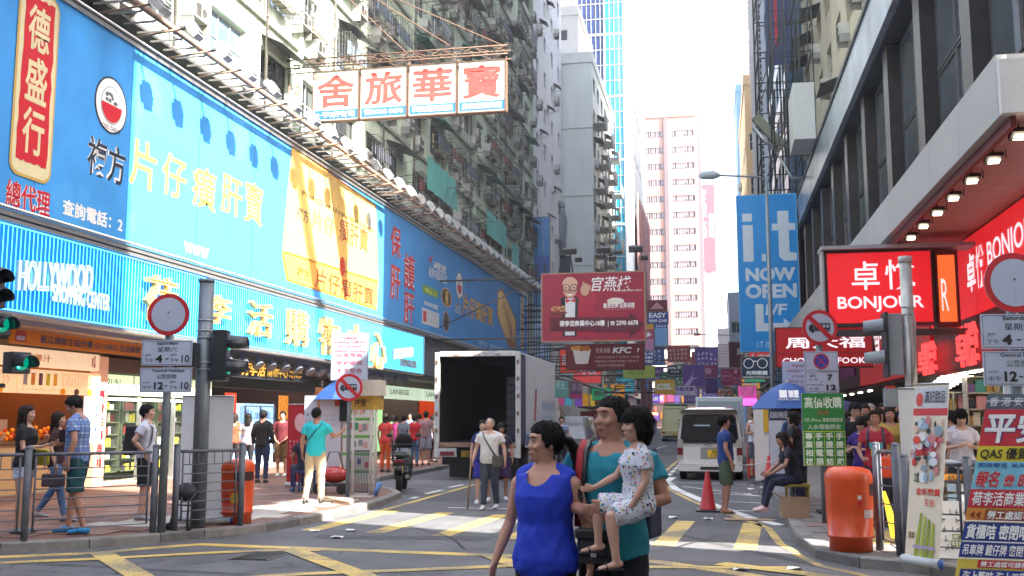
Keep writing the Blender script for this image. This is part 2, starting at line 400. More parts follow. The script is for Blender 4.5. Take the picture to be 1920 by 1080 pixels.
bm_ = [mat('slab_red_a', (.19, .09, .065), rough=.8, var=.2, scale=4, dirt=.3, bump=.15), mat('slab_red_b', (.145, .075, .058), rough=.8, var=.2, scale=4, dirt=.3, bump=.15), mat('slab_red_c', (.23, .13, .095), rough=.8, var=.2, scale=4, dirt=.4, bump=.15)]
gm_ = [mat('slab_grey_a', (.2, .18, .17), rough=.8, var=.2, scale=4, dirt=.3, bump=.15), mat('slab_grey_b', (.15, .14, .14), rough=.8, var=.2, scale=4, dirt=.3, bump=.15), mat('slab_pink', (.21, .13, .12), rough=.8, var=.2, scale=4, dirt=.3, bump=.15)]
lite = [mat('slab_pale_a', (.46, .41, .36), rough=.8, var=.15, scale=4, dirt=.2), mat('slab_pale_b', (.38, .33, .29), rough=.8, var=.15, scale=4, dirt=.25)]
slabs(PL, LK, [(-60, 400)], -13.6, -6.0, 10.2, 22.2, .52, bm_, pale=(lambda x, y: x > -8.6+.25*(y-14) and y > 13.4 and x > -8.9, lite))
slabs(PR, RK, [(60, 400)], 1.2, 4.6, 9.6, 22, .4, gm_)
# tactile paving on the right, studs and all
tp = mat('tactile_yellow', (.45, .33, .13), rough=.7, var=.2, dirt=.2)
t_ = MB()
for i in range(3):
    for j in range(5):
        cx, cy = 1.75+i*.31, 13.35+j*.31; t_.box(cx-.145, cx+.145, cy-.145, cy+.145, .127, .134)
        for a in range(4):
            for b in range(4): t_.lathe((cx-.11+a*.073, cy-.11+b*.073, .134), [(.02, 0), (.016, .005), (.001, .006)], n=6)
t_.build('tactile_paving', tp, PR)
# painted markings
def strip(pts, w, m, name='road_marking', z=.004):
    P = [Vector((x, y, z)) for x, y in pts]; mb = MB()
    L = []
    for i, p in enumerate(P):
        t = (P[min(i+1, len(P)-1)]-P[max(i-1, 0)]).normalized(); n = Vector((-t.y, t.x, 0))*w/2; L.append((p+n, p-n))
    for a, b in zip(L, L[1:]): mb.quad(a[0], b[0], b[1], a[1])
    o = mb.build(name, m, kind='structure'); return o
def px_strip(pp, w, m, **k): return strip([G(*p) for p in pp], w, m, **k)
px_strip([(-300, 1052), (0, 1045), (187, 1037), (290, 1027), (377, 1021), (500, 1026), (640, 1031), (747, 1035), (963, 1043), (1063, 1046), (1225, 1053), (1354, 1071), (1500, 1095)], .24, YEL)
px_strip([(-300, 1064), (0, 1056), (200, 1048), (380, 1038), (500, 1033), (600, 1032)], .2, YEL, z=.008)
px_strip([(300, 1096), (560, 1077), (680, 1073), (963, 1062), (1225, 1064), (1500, 1066)], .2, YEL, z=.008)
px_strip([(187, 1037), (275, 1090)], .27, YEL, z=.012); px_strip([(545, 1031), (700, 1088)], .27, YEL, z=.012)
px_strip([(915, 1041), (975, 1064)], .24, YEL, z=.012); px_strip([(1350, 1058), (1700, 1100)], .25, YEL, z=.012)
for i in range(-1, 7):
    x = -4.75+i*1.03; y0 = 14.25-.17*i; strip([(x-.1, y0), (x+.1, y0+3.3)], .29, YEL, z=.004)
px_strip([(1267, 867), (1240, 890), (1253, 917), (1298, 940), (1347, 958), (1397, 975), (1440, 990), (1463, 1020), (1490, 1035)], .11, YEL)
px_strip([(1490, 1038), (1540, 1062), (1640, 1084), (1750, 1100)], .1, YEL)
px_strip([(1340, 815), (1300, 845), (1267, 867)], .1, YEL)
px_strip([(1262, 895), (1250, 903), (1267, 917), (1313, 937), (1360, 955), (1410, 972), (1462, 985)], .2, WHI)
for a, b in (((1262, 905), (1400, 908)), ((1280, 912), (1422, 930)), ((1335, 925), (1432, 931)), ((1350, 940), (1440, 944)), ((1370, 957), (1442, 960)), ((1300, 898), (1395, 900)), ((1400, 972), (1455, 975))): px_strip([a, b], .09, WHI)
for k in range(5): px_strip([(1252+k*6, 892-k*6), (1259+k*6, 888-k*6)], .12, WHI)
px_strip([(700, 961), (743, 950), (893, 908), (960, 890)], .12, YEL)
for a, b in (((798, 926), (829, 919)), ((842, 914), (868, 909)), ((770, 935), (782, 932)), ((1190, 838), (1215, 834)), ((1228, 842), (1250, 836))): px_strip([a, b], .12, WHI)
px_strip([(840, 952), (1000, 955)], .1, WHI)
# dark patch repair, manhole covers and litter
pm = mat('asphalt_patch', (.062, .061, .066), rough=.9, var=.2, scale=9, bump=.2, bscale=160)
o = MB().quad((-5.9, 20, .003), (-2.2, 19.6, .003), (-2.0, 24.5, .003), (-5.8, 25, .003)).build('road_patch', pm, kind='structure')
for i, pp in enumerate(([(596, 1003), (905, 1006), (912, 1014), (588, 1010)], [(1180, 985), (1560, 1070), (1572, 1066), (1195, 983)], [(60, 1058), (470, 1080), (520, 1079), (90, 1056)], [(1010, 860), (1150, 862), (1140, 905), (985, 900)])): mb = MB().quad(*[(*G(*p), .0032+.0002*i) for p in pp]); mb.build('road_patch', pm, kind='structure')
seal = mat('crack_seal', (.02, .02, .022), rough=.5)
for i, pp in enumerate(([(1090, 1075), (1180, 1040), (1260, 1030), (1350, 1003), (1420, 1000)], [(320, 1062), (420, 1052), (470, 1060), (560, 1050), (640, 1052)], [(760, 985), (850, 1010), (870, 1030), (960, 1032)], [(1150, 900), (1190, 930), (1180, 960), (1215, 1000)])): px_strip(pp, .025, seal, name='crack_seal', z=.0135+.0004*i)
def manhole(px, py, w, l, lab):
    p = onZ(px, py); mb = MB(); t = thing('manhole_cover', lab, 'manhole cover', (p.x, p.y, 0)); mb.box(-w/2, w/2, -l/2, l/2, .001, .008)
    for k in range(7): mb.box(-w/2+.04, w/2-.04, -l/2+l*(k+.3)/7, -l/2+l*(k+.6)/7, .008, .014)
    mb.build('lid', mat('cast_iron', (.06, .055, .05), rough=.5, metal=.6, var=.3, dirt=.3), t, W=False)
manhole(490, 1043, .5, .7, 'iron drain cover set in the yellow junction box near the left kerb')
manhole(845, 877, .55, .5, 'dark iron drain cover in the lane below the open truck')
manhole(230, 1003, .8, .35, 'iron drain grating in the pavement behind the left railing')
pap = mat('paper', (.7, .69, .66), var=.1)
for i, (px, py) in enumerate(((590, 997), (658, 996), (631, 1009), (1264, 972), (1329, 974), (1425, 925), (1415, 912), (1408, 918), (1390, 1070), (1490, 1068), (1372, 908), (1430, 915), (1402, 928))):
    p = onZ(px, py); mb = MB(); s = .07
    mb.add([(a*s+rnd.uniform(-.02, .02), b*s+rnd.uniform(-.02, .02), rnd.uniform(.006, .035)) for b in range(-1, 2) for a in range(-1, 2)], [(0, 1, 4, 3), (1, 2, 5, 4), (3, 4, 7, 6), (4, 5, 8, 7)])
    mb.X = None; o = mb.build('litter', pap); o.location = (p.x, p.y, 0)
    where = ['left of two white scraps beside the kerb left of the crossing', 'right of two white scraps beside the kerb left of the crossing', 'small scrap nearest the junction box, left of the crossing', 'scrap beside the crossing stripe left of the cone man', 'scrap in front of the cone at the crossing', 'scrap nearest the kerb in the hatched bay', 'scrap in the spill beside the kerb behind the van', 'scrap closest to the van wheel in the hatched bay', 'torn strip on the junction box line at the bottom', 'torn strip on the junction box line further right', 'scrap between the standing man and the van', 'scrap against the right kerb beside the cones', 'lowest scrap of the spill in the hatched bay'][i]
    tag(o, 'crumpled white paper, '+where, 'litter', 'paper litter on the road')

# ============================================================= LEFT BLOCK
WX, SX = -13.6, -12.4           # wall plane and sign plane
GLASS = mat('window_glass', (.03, .035, .04), rough=.06, var=0, spec=.9)
GLB = mat('window_glass_blue', (.10, .16, .22), rough=.08, var=.3, scale=2, spec=.9)
FRM = mat('window_frame_pale', (.42, .43, .42), rough=.5, var=.15); FRD = mat('window_frame_dark', (.05, .05, .05), rough=.45)
RUST = mat('rusty_steel', (.13, .075, .05), rough=.75, var=.35, scale=9); DST = mat('dark_steel', (.05, .048, .046), rough=.6, var=.3)
GAL = mat('galvanised_steel', (.33, .34, .35), rough=.4, metal=.7, var=.15); BLK = mat('black_plastic', (.014, .014, .015), rough=.42, var=.1)
wallg = mat('green_render', (.50, .58, .47), rough=.9, var=.18, scale=1.2, stretch=5, dirt=.5, bump=.25, bscale=14)
# --- tenement block over the shops
T1 = thing('tenement_building', 'weathered pale green tenement block with caged windows above the long blue billboard', 'building', (WX, 46, 0))
Y0, Y1 = 12., 76.
holes = []; wins = []
FH = 3.05; BAY = 3.2
for k in range(9):
    zf = 10.9+k*FH
    for j in range(20):
        y = Y0+j*BAY
        if y+2.9 > Y1: continue
        w_ = 2.2 if (j % 3) else 1.5; h_ = 1.5
        a = y+.45-Y0; holes.append((a, zf+.75-9.9, a+w_, zf+.75+h_-9.9)); wins.append((y+.45, zf+.75, w_, h_, j, k))
mb = MB(); wall_holes(mb, (WX, Y0, 9.9), (0, 1, 0), (0, 0, 1), Y1-Y0, 30, holes, .22)
mb.quad((WX, Y1, 0), (WX-12, Y1, 0), (WX-12, Y1, 40.4), (WX, Y1, 40.4)); mb.quad((WX, Y0, 0), (WX, Y0, 40.4), (WX-12, Y0, 40.4), (WX-12, Y0, 0))
mb.quad((WX, Y0, 40.4), (WX, Y1, 40.4), (WX-12, Y1, 40.4), (WX-12, Y0, 40.4)); mb.box(WX-.1, WX+.003, Y0, Y1, 4.9, 9.9)
for j in range(0, 21, 2):                      # pilasters between flats
    y = Y0+j*BAY+.05; mb.box(WX-.01, WX+.16, y-.12, y+.12, 9.9, 40.3)
mb.build('wall', wallg, T1)
mb = MB()
for k in range(9): mb.box(WX, WX+.12, Y0, Y1, 10.85+k*FH, 11.0+k*FH)
mb.build('ledge', mat('ledge_concrete', (.27, .28, .24), rough=.9, var=.3, stretch=3, dirt=.6), T1)
acw = mat('air_conditioner_white', (.48, .48, .45), rough=.6, var=.15, dirt=.35)
def ac_mesh():
    m = MB(); m.box(-.33, .33, -.42, 0, 0, .46)
    m.mi(1)
    for k in range(8): m.box(-.29, .0, -.435, -.42, .05+k*.048, .07+k*.048)
    m.lathe((0, 0, 0), [(0, 0), (.001, .001)], n=3)
    m.loft([(.16, -.419, .23), (.16, -.432, .23)], [(.13, .13)]*2, n=14)
    m.mi(2); m.box(-.38, -.34, -.4, 0, -.3, .02).box(.34, .38, -.4, 0, -.3, .02).box(-.38, .38, -.44, -.0, -.03, -.003)
    return m.mesh('air_conditioner', [acw, DST, mat('ac_tray', (.26, .26, .25), rough=.6, var=.2)])
ACM = ac_mesh()
def hood_mesh(w, d, dr, m):
    q = MB(); q.prism([Vector((-w/2, 0, 0)), Vector((w/2, 0, 0)), Vector((w/2+.05, -d, -dr)), Vector((-w/2-.05, -d, -dr))], (0, 0, .03))
    for i in range(int(w/.12)): q.box(-w/2+i*.12, -w/2+i*.12+.03, -.02, 0, .0, .035)
    for s in (-1, 1): q.tube([(s*w*.45, 0, -.5), (s*w*.45, -d*.9, -dr*.9)], .015, n=5)
    return q.mesh('canopy', m)
hoodm = [hood_mesh(2.4, .9, .32, mat('corrugated_grey', (.16, .165, .16), rough=.6, var=.3, dirt=.4)), hood_mesh(2.2, .75, .38, mat('corrugated_dark', (.06, .065, .065), rough=.6, var=.3, dirt=.4)), hood_mesh(2.4, .8, .3, mat('tarp_green', (.10, .32, .27), rough=.6, var=.3))]
def cage_mesh(w, h):
    q = MB(); d = .55
    for i in range(11): x = -w/2+w*i/10; q.tube([(x, -d, 0), (x, -d, h)], .012, n=4, smooth=False)
    for z in (0, h*.33, h*.66, h):
        q.tube([(-w/2, 0, z), (-w/2, -d, z), (w/2, -d, z), (w/2, 0, z)], .014, n=4, smooth=False)
    for i in range(5): q.tube([(-w/2, -d*i/5, 0), (-w/2, -d*i/5, h)], .01, n=4, smooth=False)
    for i in range(6): q.tube([(-w/2+w*i/5, 0, 0), (-w/2+w*i/5, -d, 0)], .01, n=4, smooth=False)
    q.mi(1)
    for i in range(7): x = rnd.uniform(-w*.4, w*.3); q.cbox((x, -d*.5, .16), (rnd.uniform(.15, .4), .3, rnd.uniform(.15, .35)))
    q.mi(2)
    for i in range(5): x = -w*.4+i*w*.2; q.cbox((x, -d*.75, h*.58), (.24, .03, rnd.uniform(.35, .6)), rz=rnd.uniform(-.3, .3))
    return q.mesh('window_cage', [DST, C('8a8578'), rnd.choice([C('b9c2cf'), C('6d7f92'), C('a3594d')])])
cages = [cage_mesh(2.3, 1.3) for _ in range(4)]
def vis(p, m=80):
    x, y = proj(p); return -m < x < 1920+m and -m-60 < y < 1080+m
ry = FACE['+X']
for y, z, w_, h_, j, k in wins:
    if not vis((WX, y+1, z+.5)): continue
    window(T1, (WX-.16, y, z), '+X', w_, h_, 3 if w_ > 2 else 2, 2, FRM if rnd.random() < .7 else FRD, GLASS if rnd.random() < .6 else GLB)
    r = rnd.random()
    if r < .5: put(ACM, 'air_conditioner', T1, (WX, y+rnd.uniform(.3, w_-.3), z-.52), (0, 0, ry))
    if r > .35: put(ACM, 'air_conditioner', T1, (WX, y+w_+.42, z+rnd.uniform(-.3, .6)), (0, 0, ry))
    r = rnd.random()
    if y > 27:
        if r < .38: put(rnd.choice(hoodm[:2]) if rnd.random() < .8 else hoodm[2], 'canopy', T1, (WX, y+w_/2, z+h_+.32), (0, 0, ry))
        if .3 < r < .85: put(rnd.choice(cages), 'window_cage', T1, (WX, y+w_/2, z-.05), (0, 0, ry))
# pipes, cables, teal sheets, bamboo rails
for i in range(12):
    y = Y0+1+i*5.3+rnd.uniform(-.6, .6); mb = MB(); x = WX+rnd.uniform(.1, .2); mb.tube([(x, y, 10), (x, y, 39.8)], .045, n=6)
    for k in range(9): mb.box(WX, x+.06, y-.07, y+.07, 11+k*3.05, 11.06+k*3.05)
    mb.build('drainpipe', mat('drainpipe_grey', (.22, .2, .18), rough=.7, var=.3), T1)
teal = mat('teal_sheet', (.10, .38, .34), rough=.7, var=.2)
for (pa, pb, zz, hh) in ((804, 858, 12.2, 1.6), (915, 950, 12.3, 1.5), (868, 880, 18.4, 1.3), (960, 975, 11.7, 1.4)):
    ya = onX(pa, 300, WX+.7).y; yb = onX(pb, 300, WX+.7).y; mb = MB(); n = 8
    for i in range(n):
        u0, u1 = ya+(yb-ya)*i/n, ya+(yb-ya)*(i+1)/n; f = lambda u: .06*math.sin(u*5)
        mb.quad((WX+.7+f(u0), u0, zz), (WX+.7+f(u1), u1, zz), (WX+.66+f(u1+1), u1, zz+hh), (WX+.66+f(u0+1), u0, zz+hh))
    mb.build('tarpaulin', teal, T1)
for i in range(26):
    y = rnd.uniform(32, 75); z = rnd.choice([11.6, 14.6, 17.7, 20.7, 23.8])+rnd.uniform(.2, 1.8)
    if not vis((WX, y, z)): continue
    mb = MB(); L = rnd.uniform(.9, 1.5); mb.tube([(WX, y, z), (WX+L, y, z+.1)], .018, n=5).tube([(WX, y+1.2, z), (WX+L, y+1.2, z+.1)], .018, n=5)
    for q in range(3): mb.tube([(WX+L*(q+1)/3, y-.1, z+.1), (WX+L*(q+1)/3, y+1.3, z+.1)], .012, n=4)
    mb.build('drying_rack', DST, T1)

# ============================================================= LONG BLUE BILLBOARD
BB = thing('long_billboard', 'very long sky blue medicine billboard with gold characters running along the tenement above the shops', 'billboard', (SX, 44, 5.6))
ya, yb = 10.5, onX(988, 600, SX).y; zb, zt = 5.28, 9.8
BLUE = mat('billboard_blue', (.035, .29, .72), rough=.7, var=.14, scale=.5, spec=.7, bump=.35, bscale=1.1)
n_, l_ = BLUE.node_tree.nodes, BLUE.node_tree.links       # faint paler scrolls printed in the blue
w_ = n_.new('ShaderNodeTexWave'); w_.inputs['Scale'].default_value = .35; w_.inputs['Distortion'].default_value = 9; w_.inputs['Detail'].default_value = 3; w_.inputs['Detail Scale'].default_value = .8
tcc = n_.new('ShaderNodeTexCoord'); l_.new(tcc.outputs['Object'], w_.inputs[0])
mrr = n_.new('ShaderNodeMapRange'); mrr.inputs[1].default_value = .8; mrr.inputs[2].default_value = .95; mrr.inputs[3].default_value = 0; mrr.inputs[4].default_value = .22; l_.new(w_.outputs[0], mrr.inputs[0])
xx = n_.new('ShaderNodeMix'); xx.data_type = 'RGBA'; bb = n_['Principled BSDF']; l_.new(mrr.outputs[0], xx.inputs[0]); l_.new(bb.inputs['Base Color'].links[0].from_socket, xx.inputs[6]); xx.inputs[7].default_value = (.10, .46, .82, 1); l_.new(xx.outputs[2], bb.inputs['Base Color'])
MB().box(SX-.14, SX, ya, yb, zb, zt).build('panel', BLUE, BB)
mb = MB(); alu = mat('aluminium_trim', (.5, .5, .5), rough=.35, metal=.8, var=.1)
for z in (zb, zt): mb.box(SX-.16, SX+.05, ya, yb, z-.05, z+.05); mb.tube([(SX+.09, ya, z+.09), (SX+.09, yb, z+.09)], .03, n=6)
mb.box(SX-.16, SX+.05, yb, yb+.08, zb-.05, zt+.05); mb.build('frame', alu, BB)
mb = MB()
for k in range(14): y = ya+.5+k*5; mb.box(WX, SX-.15, y-.05, y+.05, 6, 6.1).box(WX, SX-.15, y-.05, y+.05, 9.6, 9.7)
mb.build('bracket', DST, BB)
B = Board(BB, (SX, ya, zb), (0, 1, 0), (0, 0, 1), yb-ya, zt-zb)
def uv(px, py, b=B, X=SX): p = onX(px, py, X); return p.y-b.O.y, p.z-b.O.z
def T(s, px0, yt, yb_, px1, m, b=B, X=SX, **k):
    u0, v1 = uv(px0, yt, b, X); _, v0 = uv(px0, yb_, b, X); u1, _ = uv(px1, yt, b, X)
    return b.text(s, u0, v0, u1, v1, m, **k)
RED = C('c4162a'); CRM = C('d9cfa6'); WHT = C('f2f2f0'); GOLD = mat('gold_print', (.75, .42, .06), rough=.5, var=.15); NVY = C('1c2740'); ORG = mat('box_orange', (.72, .36, .07), rough=.5, var=.1); YBX = mat('box_yellow', (.8, .52, .14), rough=.5, var=.12)
# seal plaque
sm_ = C('1a5a9a')
for k in range(1, 18): B.rect(k*3.05, .0, k*3.05+.018, zt-zb, sm_, 'panel_seam', .0045)
def rrect(b, u0, v0, u1, v1, r, m, name, d):
    pts = []
    for (cx, cy, a) in ((u1-r, v1-r, 0), (u0+r, v1-r, 90), (u0+r, v0+r, 180), (u1-r, v0+r, 270)):
        pts += [(cx+r*math.cos(R(a+k*15)), cy+r*math.sin(R(a+k*15))) for k in range(7)]
    return b.poly(pts, m, name, d)
pu0, pv0 = uv(14, 322); pu1, pv1 = uv(112, 8)
pv1 = uv(70, -20)[1]
rrect(B, pu0, pv0, pu1, pv1, .25, C('c8a85a'), 'seal_plaque', .02); rrect(B, pu0+.05, pv0+.05, pu1-.05, pv1-.05, .22, CRM, 'seal_plaque', .026)
jag = []
ru0, rv0, ru1, rv1 = pu0+.16, pv0+.3, pu1-.16, pv1-.18; r_ = random.Random(3)
for (a, b_) in (((ru0, rv0), (ru1, rv0)), ((ru1, rv0), (ru1, rv1)), ((ru1, rv1), (ru0, rv1)), ((ru0, rv1), (ru0, rv0))):
    for k in range(12): t = k/12; jag.append((a[0]+(b_[0]-a[0])*t+r_.uniform(-.03, .03), a[1]+(b_[1]-a[1])*t+r_.uniform(-.03, .03)))
B.poly(jag, RED, 'seal_ground', .032)
hh = (rv1-rv0-.2)/3
for i, ch in enumerate('德盛行'): B.text(ch, ru0+.12, rv1-.1-(i+1)*hh+.06, ru1-.12, rv1-.1-i*hh-.04, CRM, bold=.022, d=.038)
for m_, bo, dd in ((WHT, .05, .008), (RED, .015, .014)): T('總代理', 12, 333, 385, 96, m_, bold=bo, d=dd)
T('查詢電話：2', 118, 371, 402, 232, WHT, bold=.025)
def logo(px, py, rpx, rpy):
    u, v = uv(px, py); ru = uv(px+rpx, py)[0]-u; rv = uv(px, py-rpy)[1]-v
    B.disc(u, v, ru, rv, NVY, 'logo_ring', .008); B.disc(u, v, ru*.93, rv*.93, WHT, 'logo_disc', .012); B.disc(u, v, ru*.66, rv*.66, C('9aa6b5'), 'logo_disc', .016)
    B.disc(u, v, ru*.62, rv*.62, WHT, 'logo_disc', .02); B.disc(u, v+.02*rv, ru*.62, rv*.62, RED, 'logo_bowl', .024, a0=180, a1=360)
    B.text('LONG ZHENG', u-ru*.6, v-rv*.88, u+ru*.6, v-rv*.72, NVY, d=.016)
    r_ = random.Random(5)
    for k in range(9): a = r_.uniform(0, 3.14); q = r_.uniform(.1, .45); B.disc(u+ru*q*math.cos(a), v+rv*(.1+q*.8*math.sin(a)), ru*.09, rv*.07, C('5d6673'), 'logo_mark', .024+k*.0005, n=8)
logo(208, 198, 30, 54); logo(861, 536, 6.5, 26)
for m_, bo, dd in ((WHT, .05, .008), (NVY, .008, .014)): T('複方', 166, 251, 326, 237, m_, bold=bo, d=dd)
for i, ch in enumerate('片仔癀肝寶'):
    x0 = (246, 306, 362, 416, 460)[i]; x1 = (296, 352, 407, 456, 494)[i]; yt = (252, 280, 303, 322, 334)[i]; yl = (346, 363, 385, 397, 414)[i]
    T(ch, x0, yt, yl, x1, GOLD, bold=.02)
# first packet
def PP(lst): return [uv(*p) for p in lst]
B.poly(PP([(547, 272), (704, 384), (709, 528), (706, 582), (537, 526), (528, 478)]), C('a86418'), 'packet_edge', .008)
B.poly(PP([(547, 276), (702, 386), (707, 526), (530, 470)]), YBX, 'packet_front', .014)
B.poly(PP([(530, 474), (707, 530), (704, 578), (540, 524)]), ORG, 'packet_side', .014)
B.poly(PP([(686, 384), (701, 392), (703, 432), (688, 424)]), C('d7d3c4'), 'packet_label', .02)
T('複方', 556, 384, 410, 578, NVY, bold=.01, d=.02); T('片仔', 584, 390, 428, 628, GOLD, bold=.02, d=.02); T('癀肝寶', 636, 404, 450, 690, C('b04a24'), bold=.01, d=.02)
T('PIANZI HUANG GAN BAO', 566, 356, 366, 700, C('6a4418'), d=.02); T('YIN CHEN', 640, 398, 406, 664, C('6a4418'), d=.02)
T('片仔癀肝寶', 590, 500, 540, 700, C('a0381c'), bold=.01, d=.02); T('複方', 556, 498, 522, 580, C('8a4a18'), bold=.01, d=.02)
u, v = uv(641, 500); B.disc(u, v, .28, .34, C('c03a20'), 'packet_seal', .018)
# upright slogan
for ch, x0, x1, yt, yl in (('保', 733, 752, 419, 479), ('肝', 732, 751, 494, 560), ('護', 758, 778, 472, 540), ('肝', 757, 777, 545, 606)):
    for m_, bo, dd in ((WHT, .06, .008), (RED, .022, .014)): T(ch, x0, yt, yl, x1, m_, bold=bo, d=dd)
T('✓', 804, 474, 494, 811, RED, bold=.05); T('GMP衛生標準', 812, 486, 503, 837, WHT, bold=.02); T('香港中藥最高品質', 804, 499, 518, 838, WHT, bold=.01)
B.poly(PP([(792, 532), (822, 546), (822, 560), (792, 548)]), C('6fa83a'), 'green_tag', .008); T('零售價 128', 796, 538, 548, 818, C('e4e070'), bold=.02, d=.014)
T('WOODS 和記', 795, 562, 572, 821, WHT, bold=.03)
B.poly(PP([(791, 576), (823, 588), (823, 616), (791, 606)]), C('d4d8e4'), 'white_tag', .008); B.poly(PP([(793, 582), (799, 584), (799, 604), (793, 602)]), RED, 'red_tag', .014)
u0, v0 = uv(801, 603); u1, _ = uv(822, 603); B.grid(u0, v0, u1, v0+.6, 6, 2, C('5a5f85'))
for px, py, ru, rv, cc in ((837, 558, 10, 18, '4a1a14'), (836, 603, 6, 20, '3a2020')):
    u, v = uv(px, py); B.disc(u, v, uv(px+ru, py)[0]-u, uv(px, py-rv)[1]-v, C('d8b080'), 'badge_rim', .008); B.disc(u, v, (uv(px+ru, py)[0]-u)*.85, (uv(px, py-rv)[1]-v)*.87, C(cc), 'badge', .014)
u, v = uv(837, 558); B.text('補', u-.28, v-.35, u+.28, v+.35, C('e8c060'), bold=.03, d=.02)
for m_, bo, dd in ((WHT, .06, .008), (NVY, .01, .014)): T('複方', 853, 566, 586, 865, m_, bold=bo, d=dd)
T('新', 876, 524, 540, 882, C('4a7bc0'), bold=.02)
for m_, bo, dd in ((NVY, .07, .008), (GOLD, .025, .014)): T('片仔癀肝寶', 867, 549, 590, 924, m_, bold=bo, d=dd)
B.poly(PP([(933, 545), (942, 541), (968, 600), (968, 655), (953, 648), (931, 590)]), C('a86418'), 'packet_edge', .008)
B.poly(PP([(934, 549), (941, 545), (966, 600), (964, 640), (948, 634), (933, 590)]), YBX, 'packet_front', .014)
T('片仔癀', 942, 580, 606, 960, C('b04a24'), bold=.01, d=.02, slope=-.6)
B.poly(PP([(976, 556), (983, 560), (983, 656), (976, 652)]), CRM, 'cream_strip', .008)
for k, ch in enumerate('片仔癀肝寶新裝'): T(ch, 977, 560+k*13, 571+k*13, 982, C('8a4a2c'), bold=.02, d=.014)
T('總代理：德盛行有限公司', 898, 637, 647, 950, C('bcd8ee'), bold=.01)
T('www', 345, 452, 472, 392, WHT, bold=.04)
# crest of the board: soffit, walkway, rods and floodlights
dk = mat('soffit_dark', (.05, .047, .045), rough=.8, var=.3)
MB().box(WX, SX-.2, ya, yb, 10.4, 10.47).build('soffit', dk, BB)
mb = MB(); mb.tube([(SX+.75, ya, 10.22), (SX+.75, yb, 10.22)], .075, n=8); mb.build('pipe', mat('pipe_brown', (.24, .17, .13), rough=.7, var=.3), BB)
wbm = MB().box(SX-.05, SX+.72, -.018, .018, 10.12, 10.16).mesh('walkway_bar', mat('walkway_steel', (.2, .19, .18), rough=.6, var=.3))
for k in range(int((yb-ya)/.55)): put(wbm, 'walkway_bar', BB, (0, ya+k*.55, 0))
mb = MB()
for y in np.arange(ya, yb, 2.7): mb.tube([(SX+.7, y, 10.16), (SX-.6, y, 11.0), (WX, y, 11.0)], .02, n=5)
mb.build('stay_rod', mat('walkway_steel', (.2, .19, .18), rough=.6, var=.3), BB)['kind'] = 'stuff'
rod = MB().tube([(-.02, 0, 0), (1.25, 0, .12)], .028, n=6).mesh('lamp_rod', mat('rod_rust', (.32, .2, .13), rough=.7, var=.2))
fl = MB(); fl.cbox((0, 0, .09), (.46, .34, .14)); fl.cbox((0, 0, .18), (.3, .22, .06)); fl.tube([(0, -.3, 0), (0, -.3, .12), (0, .3, .12), (0, .3, 0)], .015, n=4)
flm = fl.mesh('floodlight', mat('floodlight_shell', (.42, .43, .44), rough=.4, metal=.3, var=.2))
fg = MB().quad((-.15, -.28, .012), (.15, -.28, .012), (.15, .28, .012), (-.15, .28, .012)).mesh('lens', mat('lamp_glass', (.55, .55, .52), rough=.2, var=.1))
for k in range(38):
    y = 15.6+k*1.37
    if y > yb-.5: break
    put(rod, 'lamp_rod', BB, (SX, y, 9.98)); f = put(flm, 'floodlight', BB, (SX+1.3, y, 10.0), (0, R(rnd.uniform(50, 64)), rnd.uniform(-.12, .12)))
    g = bpy.data.objects.new('lens', fg); COL.objects.link(g); g.parent = f

# ============================================================= NEON FASCIA of the shopping centre
yn = onX(793, 660, SX).y; NB0, NB1 = 3.52, 5.12
NF = thing('neon_fascia', 'bright blue neon striped shopping centre fascia with gold characters below the long billboard', 'shop sign', (SX, 30, NB0))
MB().box(SX-.2, SX-.03, 12.0, yn, NB0, NB1).build('panel', mat('neon_blue_panel', (.0, .17, .62), rough=.4, var=.05, emit=.05, ecol=(0., .25, 1.)), NF)
mb = MB(); mb.box(SX-.22, SX+.06, 12, yn+.06, NB1, NB1+.07).box(SX-.22, SX+.06, 12, yn+.06, NB0-.07, NB0).box(SX-.22, SX+.06, yn, yn+.06, NB0, NB1); mb.build('frame', alu, NF)
cy = mat('neon_cyan', (.15, .6, .8), rough=.3, var=0, emit=.75, ecol=(.12, .75, 1.))
tm = MB().tube([(0, 0, NB0+.06), (0, 0, NB1-.06)], .008, n=5, smooth=False).mesh('neon_tube', cy)
k = 0; y = 12.1
while y < yn-.05 and k < 290: put(tm, 'neon_tube', NF, (SX+.0, y, 0)); y += .118 ; k += 1
MB().tube([(SX+.01, 12, NB0+.04), (SX+.01, yn, NB0+.04)], .014, n=5).tube([(SX+.01, 12, NB1-.04), (SX+.01, yn, NB1-.04)], .014, n=5).build('neon_edge', cy, NF)
N_ = Board(NF, (SX, 12, NB0), (0, 1, 0), (0, 0, 1), yn-12, NB1-NB0)
nw = mat('neon_white', (.6, .85, .8), rough=.3, var=0, emit=.9, ecol=(.6, 1, .9)); nbk = mat('letter_back', (.42, .5, .55), rough=.5)
def NT(s, a, b_, c, d_, mm, **k): return T(s, a, b_, c, d_, mm, b=N_, X=SX, **k)
gold = mat('gold_letter', (.55, .33, .09), rough=.4, metal=.3, var=.15); gne = mat('neon_gold', (.7, .42, .14), var=0, emit=.35, ecol=(1, .62, .25))
NT('HOLLYWOOD', 28, 476, 534, 167, nbk, bold=.012, d=.04, t_=.05, slope=.10); NT('HOLLYWOOD', 28, 476, 534, 167, nw, d=.12, neon=.012, slope=.10)
NT('SHOPPING CENTER', 92, 532, 565, 200, nbk, bold=.01, d=.04, t_=.04); NT('SHOPPING CENTER', 92, 532, 565, 200, nw, d=.10, neon=.012)
